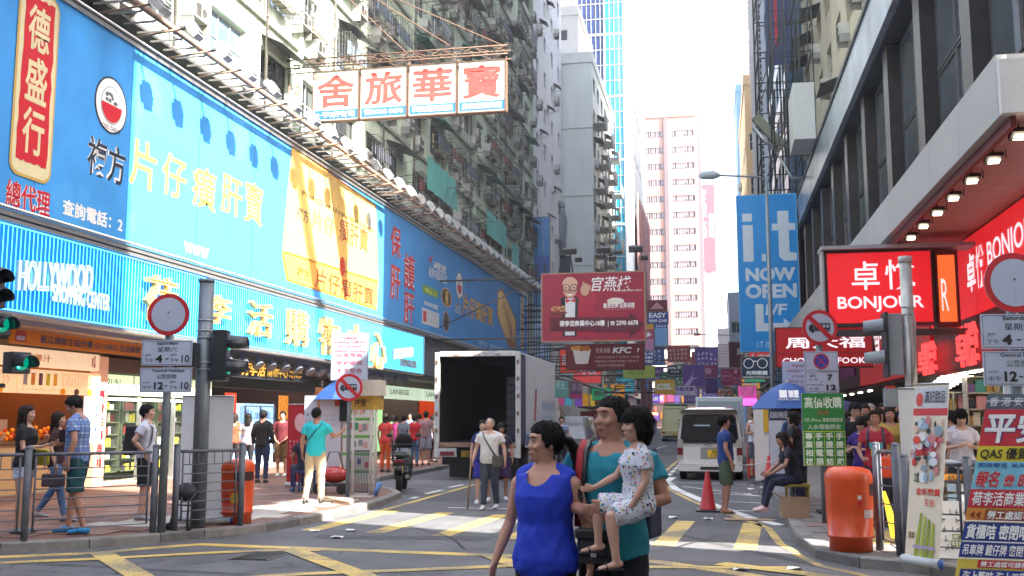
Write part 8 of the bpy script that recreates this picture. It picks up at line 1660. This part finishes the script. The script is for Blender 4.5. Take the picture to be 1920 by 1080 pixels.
# man with the child
tealc = mat('teal_tee_cloth', (.012, .22, .30), rough=.8, var=.12, scale=4, bump=.8, bscale=6); navy = cloth('12141f')
t, S, V, H = person('man in a teal tee shirt with a crew cut carrying a small child', (-.575, 5.72, 0), 166, 1.73, False, arms={'R': ((.285, .03, 1.14), (.06, .27, 1.12), (-.9, .2, -.12)), 'L': ((-.30, .03, 1.17), (-.10, .30, 1.14), (.9, .15, -.15))}, yaw=-28, pitch=2, top=('tee', tealc), bottom=('trousers', navy), hair='crew', shoe=BSH, sk=1, vox=.0075, it=3, feat=True, build=1.1, hand={'R': (0, -1, 0), 'L': (0, -1, .3)})
strap(t, S, [(.14, -.08, 1.43), (.135, .03, 1.475), (.13, .115, 1.42), (.13, .145, 1.30), (.135, .14, 1.18), (.15, .11, 1.02)], .028, mat('strap_red', (.33, .01, .02), rough=.7, var=.2), 'red_strap'); strap(t, S, [(.115, .03, 1.478), (.105, .118, 1.42), (.105, .150, 1.30), (.11, .145, 1.18)], .012, BLK, 'strap_edge'); strap(t, S, [(.10, .13, 1.16), (.09, .15, 1.0), (.08, .15, .9)], .012, BLK, 'strap_tail')
carried('backpack', 'dark backpack with blue trim on the back of the man holding the child', 'backpack', t, S, [((0, -.22, 1.2), (.32, .2, .46)), ((0, -.24, 1.05), (.34, .22, .22))], mat('backpack_dark', (.015, .02, .05), rough=.7, var=.4), .012)
pb_ = carried('camera_pouch', 'black leather pouch slung at the hip of the man holding the child', 'pouch', t, S, [((.02, .19, .93), (.19, .07, .17)), ((.02, .225, .95), (.17, .03, .12)), ((.02, .23, 1.0), (.20, .06, .05))], mat('leather_black', (.012, .012, .014), rough=.35, var=.3), .006); q = MB(); q.cbox(Vector((.02, .243, .90))*S, (.03, .01, .035)); q.build('buckle', GAL, pb_, W=False)
# child: seated on his arm, profile to the left
tx = XF[t.name]; cpat = pattern('child_print', 'c9ccda', 'dots', ['20222c', '3a8a9a', 'b84a5a', 'c8b84a', '2a2c3a'], 24)
cb_ = tx @ Vector((-.225, .235, 0)); K = 1.0; zc = 1.13-.90*K*.56
ch, S2, V2, H2 = person('small child in a white patterned romper with black bobbed hair, held in arms', (cb_.x, cb_.y, 1.16-.90*.575), 112, .985, True, arms={'R': ((.22, .13, 1.17), (.24, .34, 1.06), (.1, 1, -.1)), 'L': ((-.22, .0, 1.14), (-.2, .12, .94), (.2, .4, -.8))}, legs={'R': ((.12, .34, .92), (.12, .34, .58)), 'L': ((-.13, .29, .84), (-.13, .25, .46))}, yaw=10, pitch=-3, top=('tee', cpat), bottom=('shorts', cpat), hair='bob', sk=2, vox=.006, it=3, feat=True, hs=1.32, shoe=mat('sandal_black', (.03, .02, .025), rough=.5), sandals=True, build=1.12)
q = MB(); q.cbox(Vector((.25, .47, 1.01))*S2, (.02, .02, .05)); q.cbox(Vector((.25, .46, .96))*S2, (.03, .012, .03)); q.build('bunch', mat('key_black', (.02, .02, .02), rough=.3), thing('car_keys', 'small black keys held in the hand of the child', 'keys', ch.location[:], R(112)), W=False)
# --- crossing
t, S, V, H = person('bald elderly man in a white polo shirt crossing with a cane and shoulder bag', gp_(918, 955, 0), 176, 1.62, arms={'R': ((.27, -.02, 1.14), (.30, .10, .93), (0, .5, -.8)), 'L': ((-.27, -.05, 1.15), (-.31, .02, .92), (-.1, .1, -1))}, legs={'R': ((.09, .06, .5), (.09, .10, .085)), 'L': ((-.10, .0, .5), (-.10, -.14, .10))}, top=('polo', mat('white_cotton', (.62, .61, .6), rough=.9, var=.05, bump=.5, bscale=8)), bottom=('trousers', cloth('3a4250')), hair='thin', hm=hairg, shoe=WSH, sk=2, vox=.011, build=1.08, belly=.04)
MB().tube([Vector((.31, .20, .90))*S, Vector((.34, .24, .02))], .013, n=6).tube([Vector((.31, .12, .92))*S, Vector((.31, .24, .93))*S], .015, n=6).build('cane', mat('cane_wood', (.25, .16, .06), rough=.5), thing('walking_cane', 'brown walking cane in the hand of the elderly man', 'cane', t.location[:], t.rotation_euler[2]), W=False)
strap(t, S, [(.12, .06, 1.45), (.06, .15, 1.33), (-.06, .17, 1.15), (-.17, .13, .98)], .014, C('3a3834')); carried('shoulder_bag', 'grey shoulder bag at the hip of the elderly man', 'bag', t, S, [((-.2, .14, .90), (.22, .07, .22))], mat('bag_grey', (.06, .055, .05), rough=.7, var=.2), .012)
person('short haired woman in navy top and purple shorts behind the elderly man', gp_(905, 944, 0), 185, 1.58, True, top=('tee', cloth('1c2a6a')), bottom=('shorts', cloth('2a2a8a')), hair='short', shoe=WSH, sk=2, legs={'R': ((.1, .08, .5), (.1, .12, .085)), 'L': ((-.1, -.02, .5), (-.1, -.18, .12))})
person('person in a dark purple skirt half hidden behind the elderly man', gp_(940, 938, 0), 200, 1.52, True, top=('tee', cloth('2a2438')), bottom=('skirt', cloth('34204c')), hair='bob', shoe=WSH, sk=1)
t, S, V, H = person('man in a navy printed tee shirt and green shorts standing beside the red cone', gp_(1362, 962, 0), -78, 1.66, arms={'R': ((.24, -.04, 1.14), (.25, .06, .90), (0, .2, -1)), 'L': ((-.24, -.06, 1.14), (-.25, .02, .90), (0, .1, -1))}, top=('tee', cloth('1a3a7a')), bottom=('shorts', cloth('4a5a44')), hair='short', shoe=BSH, sandals=True, sk=1, vox=.011, belly=.03, feat=True)
b = Board(t, (0, 0, 0), (1, 0, 0), (0, 0, 1), 1, 1); b.O = XF[t.name] @ Vector((0, .14*S, 1.12*S)); b.U = XF[t.name].to_3x3() @ Vector((-1, 0, 0)); b.N = b.U.cross(b.V)
for k in range(7): b.disc(-.05+.04*(k % 3)-.0, .02+.05*(k//3)+.01*k, .022, .03, C(['c8c8cc', 'b85a4a', 'e8e8e8'][k % 3]), 'shirt_print', .0+.001*k, 9)
# --- left pavement
def P_(label, px_, fy, face, h, **k): return person(label, gp_(px_, fy), face, h, **k)
t, S, V, H = P_('long haired woman in black tee and white shorts, leftmost at the railing', 38, 1000, -75, 1.66, fem=True, arms={'R': ((.2, .05, 1.13), (.05, .25, 1.16), (-.7, .4, .3)), 'L': ((-.2, .08, 1.14), (-.02, .27, 1.24), (.6, .3, .7))}, top=('tee', cloth('16161c')), bottom=('hotpants', cloth('a8b4d0')), hair='long', hm=hairb, shoe=C('6a7a80'), sk=2, vox=.01)
carried('yellow_bag', 'yellow shoulder bag on the long haired woman at the left railing', 'bag', t, S, [((-.24, .1, 1.0), (.09, .26, .22))], mat('bag_yellow', (.55, .48, .02), rough=.6), .012); strap(t, S, [(-.22, .1, 1.1), (-.17, .1, 1.3), (-.13, .0, 1.42)], .012, mat('bag_yellow', (.55, .48, .02)))
t, S, V, H = P_('girl in a dark brown top and jeans walking behind the left railing', 100, 978, -70, 1.58, fem=True, top=('tee', cloth('33181a')), bottom=('slim', cloth('4a6a98')), hair='long', hm=hairb, shoe=C('8a8a8a'), sk=2, vox=.011, legs={'R': ((.1, .1, .5), (.1, .18, .09)), 'L': ((-.1, -.06, .5), (-.1, -.28, .14))})
carried('handbag', 'dark plaid handbag hanging from the arm of the girl in brown', 'bag', t, S, [((.3, .05, .66), (.10, .34, .2))], mat('bag_plum', (.04, .03, .045), rough=.6, var=.5), .012); strap(t, S, [(.3, -.05, .76), (.27, .0, .9), (.3, .12, .76)], .008, BLK)
plaid = pattern('blue_plaid', 'a8bcd8', 'plaid', ['1c3a7a', '4a6ab0'], 9)
t, S, V, H = P_('man in a blue plaid shirt and teal shorts looking down at the left railing', 140, 1000, 104, 1.80, arms={'R': ((.26, .05, 1.15), (.22, .26, 1.12), (-.3, .9, -.2)), 'L': ((-.27, -.04, 1.14), (-.28, .03, .92), (0, .1, -1))}, pitch=-28, lean=.06, top=('polo', plaid), bottom=('shorts', cloth('0f4450')), hair='short', shoe=mat('shoe_blue', (.02, .25, .6), rough=.5, var=.6, scale=20), sk=1, vox=.0095, belly=.03, build=1.06, legs={'R': ((.1, .08, .5), (.1, .12, .085)), 'L': ((-.1, -.02, .5), (-.1, -.14, .09))})
strap(t, S, [(-.14, -.05, 1.42), (-.06, .13, 1.38), (.06, .17, 1.2), (.15, .15, 1.04)], .04, cloth('1c1c2c'), 'sling'); carried('sling_bag', 'dark red and navy sling bag on the man in plaid', 'bag', t, S, [((.05, .19, 1.2), (.24, .09, .16))], cloth('301820'), .012)
t, S, V, H = P_('young man in white tee and black shorts behind the left railing', 268, 975, -72, 1.70, arms={'R': ((.27, -.12, 1.17), (.19, .04, .98), (-.2, .3, -.9)), 'L': ((-.27, -.12, 1.17), (-.19, .04, .98), (.2, .3, -.9))}, top=('tee', cloth('c4c8d8')), bottom=('shorts', cloth('14141a')), hair='short', shoe=C('8a8488'), sk=2, vox=.0105)
bp_ = carried('backpack', 'black backpack with white stripes on the young man in a white tee', 'backpack', t, S, [((0, -.2, 1.18), (.28, .17, .42)), ((0, -.24, 1.06), (.26, .14, .22))], mat('backpack_black', (.015, .015, .02), rough=.7, var=.3), .012)
q = MB()
for k in range(3): q.cbox(Vector((0, -.318, 1.0+k*.05))*S, (.2, .01, .018))
for s in (-1, 1): strap(t, S, [(s*.11, -.1, 1.36), (s*.115, .02, 1.44), (s*.12, .12, 1.36), (s*.14, .1, 1.12), (s*.15, -.02, 1.02)], .02, BLK)
q.build('stripe', WHT, bp_, W=False)
P_('person behind the roll up banner resting a hand on the railing', 385, 968, -60, 1.62, arms={'L': ((-.25, .15, 1.12), (-.2, .45, 1.02), (0, 1, -.1))}, top=('tee', cloth('4a4e5a')), bottom=('trousers', cloth('1c1e28')), hair='short', shoe=BSH)
for a in (('woman in an orange vest seen from behind in the arcade entrance', 437, 888, 10, 1.62, dict(fem=True, top=('tank', cloth('b8482c')), bottom=('trousers', cloth('1c1a20')), hair='bob', hm=hairb)),
          ('long haired woman with a tan bag in the arcade entrance', 462, 893, 20, 1.62, dict(fem=True, top=('tee', cloth('8a8490')), bottom=('slim', cloth('18181e')), hair='long')),
          ('person in black with a dark backpack facing the arcade shops', 490, 905, 5, 1.68, dict(top=('long', cloth('14151c')), bottom=('trousers', cloth('1c2a4a')), hair='short')),
          ('man in a maroon tee and khaki shorts facing out of the arcade', 527, 893, 188, 1.68, dict(top=('tee', cloth('5a1420')), bottom=('shorts', cloth('6a5230')), hair='short', arms={'R': ((.26, .03, 1.13), (.12, .2, .95), (-.7, .3, -.4)), 'L': ((-.26, .03, 1.13), (-.12, .2, .95), (.7, .3, -.4))}))): P_(*a[:5], sk=1, shoe=BSH if 'man in a maroon' not in a[0] else WSH, **a[5])
t, S, V, H = P_('man in a turquoise tee and cream trousers holding the sign post, seen from behind', 590, 944, 8, 1.68, arms={'R': ((.29, .10, 1.18), (.42, .24, 1.28), (.3, .6, .5)), 'L': ((-.25, -.02, 1.13), (-.26, .05, .9), (0, .1, -1))}, yaw=-20, top=('tee', mat('turquoise_cloth', (.02, .50, .55), rough=.85, var=.08, bump=.6, bscale=8)), bottom=('trousers', mat('cream_cloth', (.50, .40, .26), rough=.9, var=.08, bump=.7, bscale=8)), hair='crew', shoe=BSH, sk=1, vox=.0105, legs={'R': ((.1, .03, .49), (.11, .0, .085)), 'L': ((-.12, -.0, .49), (-.16, -.08, .085))})
strap(t, S, [(.13, -.08, 1.43), (.02, -.135, 1.3), (-.13, -.12, 1.12), (-.19, -.03, 1.0)], .01, BLK)
t, S, V, H = person('seated person in navy jeans behind the man in turquoise', (onY(568, 880, 20).x, 20.1, PZ), 40, 1.66, pelvis=(0, 0, -.42), legs={'R': ((.12, .42, .50), (.12, .46, .085)), 'L': ((-.12, .42, .50), (-.12, .40, .085))}, arms={'R': ((.24, .08, .75), (.14, .32, .62), (0, 1, -.1)), 'L': ((-.24, .08, .75), (-.14, .32, .62), (0, 1, -.1))}, top=('tee', cloth('1c2238')), bottom=('trousers', cloth('1a2a50')), hair='short', shoe=C('2a6ab0'), sk=1)
MB().box(-.2, .2, -.2, .15, .40, .44).box(-.18, -.15, -.18, -.15, 0, .4).box(.15, .18, -.18, -.15, 0, .4).box(-.18, -.15, .1, .13, 0, .4).box(.15, .18, .1, .13, 0, .4).build('stool', C('2a3a6a'), None).location = (t.location.x, t.location.y, PZ); tag(bpy.data.objects['stool'], 'small blue stool under the seated person in navy jeans', 'stool')
for a in (('woman in a coral top and orange trousers left of the scooter', 722, 885, -10, 1.62, dict(fem=True, top=('tee', cloth('c83c34')), bottom=('trousers', cloth('c8501c')), hair='bob', hm=hairb)),
          ('woman in a magenta top partly hidden behind the coral woman', 742, 872, 0, 1.58, dict(fem=True, top=('tee', cloth('a02a6a')), bottom=('trousers', cloth('2a2a34')), hair='short')),
          ('woman in a floral blouse behind the scooter', 756, 878, -15, 1.60, dict(fem=True, top=('tee', pattern('floral', '5a6a70', 'dots', ['c8b8b0', '2a3a40', 'a84a5a'], 16)), bottom=('trousers', cloth('3a5a3a')), hair='short')),
          ('person in a red tee and jeans among the shoppers left of the lorry', 776, 874, 5, 1.60, dict(fem=True, top=('tee', cloth('a8141c')), bottom=('trousers', cloth('4a6280')), hair='short')),
          ('man in a greyish pink shirt and checked shorts left of the lorry', 798, 872, 10, 1.72, dict(top=('polo', cloth('8a6a6a')), bottom=('shorts', cloth('8a8c98')), hair='short')),
          ('woman in white and black near the left rear corner of the lorry', 812, 866, -30, 1.6, dict(fem=True, top=('tee', cloth('a8b0bc')), bottom=('slim', cloth('18181c')), hair='long')),
          ('man in a light blue shirt behind the red tee shopper', 768, 862, 170, 1.70, dict(top=('polo', cloth('7a94c0')), bottom=('trousers', cloth('2a3040')), hair='short')),
          ('person in dark clothes at the far end of the shoppers', 786, 858, 20, 1.66, dict(top=('tee', cloth('2a2c3a')), bottom=('trousers', cloth('23242c')), hair='short')),
          ('person in dark trousers stepping behind the lorry tail', 842, 866, 0, 1.64, dict(top=('tee', cloth('3a4a8a')), bottom=('trousers', cloth('16161a')), hair='short')),
          ('woman bending near the shop doors beyond the scooter', 735, 862, 60, 1.6, dict(fem=True, top=('tee', cloth('3c6a4a')), bottom=('slim', cloth('2a2c38')), hair='bob'))): P_(*a[:5], sk=rnd.randrange(3), shoe=BSH, vox=.018, **a[5])
person('man in a blue plaid shirt beside the dark van beyond the lorry', (onY(1053, 800, 34).x, 34, 0), 175, 1.68, top=('polo', pattern('blue_plaid2', '3a6ab0', 'plaid', ['c8d8f0', '10204a'], 8)), bottom=('trousers', cloth('23242c')), hair='short', shoe=BSH, vox=.018)
# --- right pavement
def Q_(label, px_, Y, face, h, **k): return person(label, (onY(px_, 780, Y).x, Y, PZ), face, h, **k)
ph_arms = {'R': ((.25, .05, 1.13), (.10, .28, 1.18), (-.5, .6, .3)), 'L': ((-.25, .05, 1.13), (-.08, .28, 1.18), (.5, .6, .3))}
t, S, V, H = Q_('man in a white vest looking at his phone on the right kerb', 1414, 27, -150, 1.68, arms=ph_arms, pitch=-25, top=('tank', cloth('c8ccd4')), bottom=('shorts', cloth('4a4e5c')), hair='short', shoe=BSH, sk=1, vox=.015)
Q_('person in a loose white shirt behind the man in the white vest', 1436, 29, 20, 1.66, top=('long', cloth('bcc4d8')), bottom=('trousers', cloth('8a90a4')), hair='short', shoe=WSH, vox=.018)
t, S, V, H = Q_('man in a light blue shirt and glasses behind the seated person', 1492, 20, 185, 1.72, top=('polo', cloth('6a8ac4')), bottom=('trousers', cloth('2a2c38')), hair='short', shoe=BSH, sk=2, vox=.014, feat=True)
q = MB()
for k in (-1, 1):
    c = H((k*.032, .104, 1.60)); q.tube([c+Vector((.024*math.cos(R(a)), 0, .02*math.sin(R(a))))*S for a in range(0, 361, 45)], .0025, n=4)
q.build('glasses', BLK, t, W=False)
t, S, V, H = person('person in dark clothes sitting low beside the cardboard box on the right kerb', (1.22, 17.6, PZ), 100, 1.66, fem=True, pelvis=(0, 0, -.40), lean=.25, pitch=-20, legs={'R': ((.12, .42, .55), (.12, .50, .085)), 'L': ((-.12, .40, .48), (-.12, .55, .085))}, arms={'R': ((.24, .2, .78), (.14, .42, .62), (0, 1, -.2)), 'L': ((-.24, .2, .78), (-.14, .42, .62), (0, 1, -.2))}, top=('tee', cloth('181a26')), bottom=('trousers', cloth('1a2038')), hair='long', hm=hairb, shoe=C('c8a8a8'), sk=1, vox=.012)
MB().box(-.2, .2, -.2, .2, .40, .44).box(-.18, -.15, -.18, -.15, 0, .4).box(.15, .18, -.18, -.15, 0, .4).box(-.18, -.15, .15, .18, 0, .4).box(.15, .18, .15, .18, 0, .4).build('folding_stool', C('8a7a2c'), None).location = (1.25, 17.6, PZ); tag(bpy.data.objects['folding_stool'], 'yellow folding stool under the person in dark clothes on the right', 'stool')
Q_('person in black leaning over behind the seated person on the right', 1494, 18.4, 70, 1.60, fem=True, lean=.12, arms=ph_arms, top=('tee', cloth('101218')), bottom=('trousers', cloth('1c2440')), hair='bob', shoe=BSH, sk=1, vox=.013)
t, S, V, H = Q_('man in a dark suit and purple tie looking down behind the green price board', 1603, 17.2, 200, 1.74, pitch=-20, yaw=-20, arms=ph_arms, top=('jacket', cloth('10121c')), bottom=('trousers', cloth('10121c')), hair='short', shoe=BSH, sk=2, vox=.012, feat=True)
q = MB(); q.loft([Vector((0, .135, 1.42))*S, Vector((0, .155, 1.3))*S, Vector((0, .16, 1.12))*S], [(.05*S, .006), (.045*S, .006), (.012*S, .006)], ref=(1, 0, 0), n=8); q.build('shirt_front', WHT, t, W=False); q = MB(); q.loft([Vector((0, .15, 1.42))*S, Vector((0, .17, 1.3))*S, Vector((0, .175, 1.14))*S], [(.012*S, .005), (.018*S, .005), (.022*S, .005)], ref=(1, 0, 0), n=6); q.build('tie', C('4a2a7a'), t, W=False)
t, S, V, H = Q_('woman in a red tee with a backpack waiting beside the suited man', 1640, 15.3, 172, 1.60, fem=True, arms={'R': ((.25, .03, 1.13), (.2, .22, 1.0), (-.3, .9, 0)), 'L': ((-.25, .03, 1.13), (-.15, .24, 1.02), (.5, .8, 0))}, top=('tee', cloth('a8283a')), bottom=('trousers', cloth('23283c')), hair='pony', hm=hairb, shoe=BSH, sk=1, vox=.011, feat=True)
b = Board(t, (0, 0, 0), (1, 0, 0), (0, 0, 1), 1, 1); b.O = XF[t.name] @ Vector((0, .165*S, 1.1*S)); b.U = XF[t.name].to_3x3() @ Vector((-1, 0, 0)); b.N = b.U.cross(b.V); b.rect(-.09, .04, .09, .13, C('4a9aa8'), 'shirt_print', .0); b.rect(-.07, -.05, .06, .035, C('b8b04a'), 'shirt_print', .002)
for s in (-1, 1): strap(t, S, [(s*.10, .02, 1.45), (s*.11, .13, 1.36), (s*.12, .14, 1.15)], .018, C('23304a'))
carried('shopping_bag', 'orange red carrier bag held by the woman in red', 'bag', t, S, [((-.18, .3, .88), (.26, .14, .3))], mat('bag_orange', (.7, .07, .02), rough=.5), .014)
for a in (('girl with a pale face behind the woman in red', 1628, 16.6, 185, 1.55, dict(fem=True, top=('tee', cloth('3a2a5a')), hair='bob')),
          ('person in a purple top beside the suited man', 1616, 15.9, 150, 1.52, dict(fem=True, top=('tee', cloth('3a1c7a')), hair='bob', pitch=-25, arms=ph_arms)),
          ('long haired woman in a mustard top right of the woman in red', 1668, 16.3, 178, 1.66, dict(fem=True, top=('tee', cloth('a08a3a')), hair='long')),
          ('tall young man with thick hair at the back of the waiting crowd', 1596, 20.5, 182, 1.80, dict(top=('tee', cloth('23242c')), hair='short')),
          ('bespectacled older woman behind the suited man', 1589, 18.9, 176, 1.62, dict(fem=True, top=('tee', cloth('8a8068')), hair='bob', hm=hairb)),
          ('grey haired man in the middle of the waiting crowd', 1633, 19, 185, 1.74, dict(top=('polo', cloth('4a4e58')), hair='short', hm=hairg)),
          ('dark haired man at the back of the crowd beside the banner', 1656, 19.5, 175, 1.76, dict(top=('tee', cloth('2a2a38')), hair='short')),
          ('woman smiling at the back of the crowd', 1648, 18.3, 190, 1.66, dict(fem=True, top=('tee', cloth('6a3a4a')), hair='bob')),
          ('man half hidden by the white banner at the back of the crowd', 1686, 18.6, 180, 1.76, dict(top=('tee', cloth('5a3a34')), hair='short')),
          ('woman in pale pink at the far left of the waiting crowd', 1580, 17.8, 175, 1.58, dict(fem=True, top=('tee', cloth('b08a94')), hair='bob')),
          ('man in a black tee between the suited man and the woman in red', 1622, 17.6, 180, 1.72, dict(top=('tee', cloth('15161c')), hair='short')),
          ('man in a grey tee at the very back by the shop door', 1612, 21.5, 183, 1.76, dict(top=('tee', cloth('5a5e68')), hair='short')),
          ('person in olive clothes at the right end of the waiting crowd', 1690, 17, 184, 1.62, dict(fem=True, top=('tee', cloth('5a5a34')), hair='long'))): Q_(*a[:5], sk=rnd.randrange(3), shoe=BSH, vox=.014, bottom=('trousers', cloth('1e2230')), **a[5])
Q_('young woman in a white tee looking at her phone behind the tube barrier', 1800, 15.2, 178, 1.62, fem=True, arms=ph_arms, pitch=-22, top=('tee', cloth('c8c4cc')), bottom=('slim', cloth('23242c')), hair='bob', shoe=BSH, sk=2, vox=.011, feat=True)
Q_('person with a black backpack left of the young woman in white', 1781, 15.8, 70, 1.60, top=('tee', cloth('15161c')), bottom=('trousers', cloth('23242c')), hair='short', shoe=BSH, vox=.014)
# --- far walkers, each one plain
cc = ['c8c8c8', '2a3a6a', 'a8283a', '23242c', '6a8ac4', '3a5a3a', 'c89a4a', '7a3a6a']; r_ = random.Random(5)
for i in range(20):
    Y = 48+i*3.4; side = i % 3; x = {0: -9.8, 1: 2.2, 2: -6.6}[side]+r_.uniform(-.9, .9)
    o = ['left pavement', 'right pavement', 'road'][side]; c = cc[i % 8]; cn = {'c8c8c8': 'white', '2a3a6a': 'navy', 'a8283a': 'red', '23242c': 'black', '6a8ac4': 'light blue', '3a5a3a': 'green', 'c89a4a': 'ochre', '7a3a6a': 'plum'}[c]
    person(f'far walker in a {cn} top, number {i+1} in depth, on the {o}' if False else f'far walker in a {cn} top on the {o} beyond the lorry', (x, Y, PZ if side < 2 else 0), r_.choice([0, 180, 170, 10]), r_.uniform(1.55, 1.76), fem=bool(i % 2), top=('tee', cloth(c)), bottom=('trousers', cloth(cc[(i*3+1) % 8])), hair='short' if i % 2 == 0 else 'bob', shoe=BSH, sk=i % 3, vox=.028, it=1, group='distant walkers in the street')
bpy.data.scenes.remove(TS)

# ============================================================= AIR
hz_m = bpy.data.materials.new('haze'); hz_m.use_nodes = True; n_ = hz_m.node_tree.nodes; n_.remove(n_['Principled BSDF']); pv = n_.new('ShaderNodeVolumePrincipled'); pv.inputs['Color'].default_value = (.93, .95, 1, 1); pv.inputs['Density'].default_value = .0009; pv.inputs['Anisotropy'].default_value = .2
hz_m.node_tree.links.new(pv.outputs[0], n_['Material Output'].inputs['Volume'])
MB().box(-70, 70, -60, 420, -1.2, 97).build('haze', hz_m, kind='stuff')
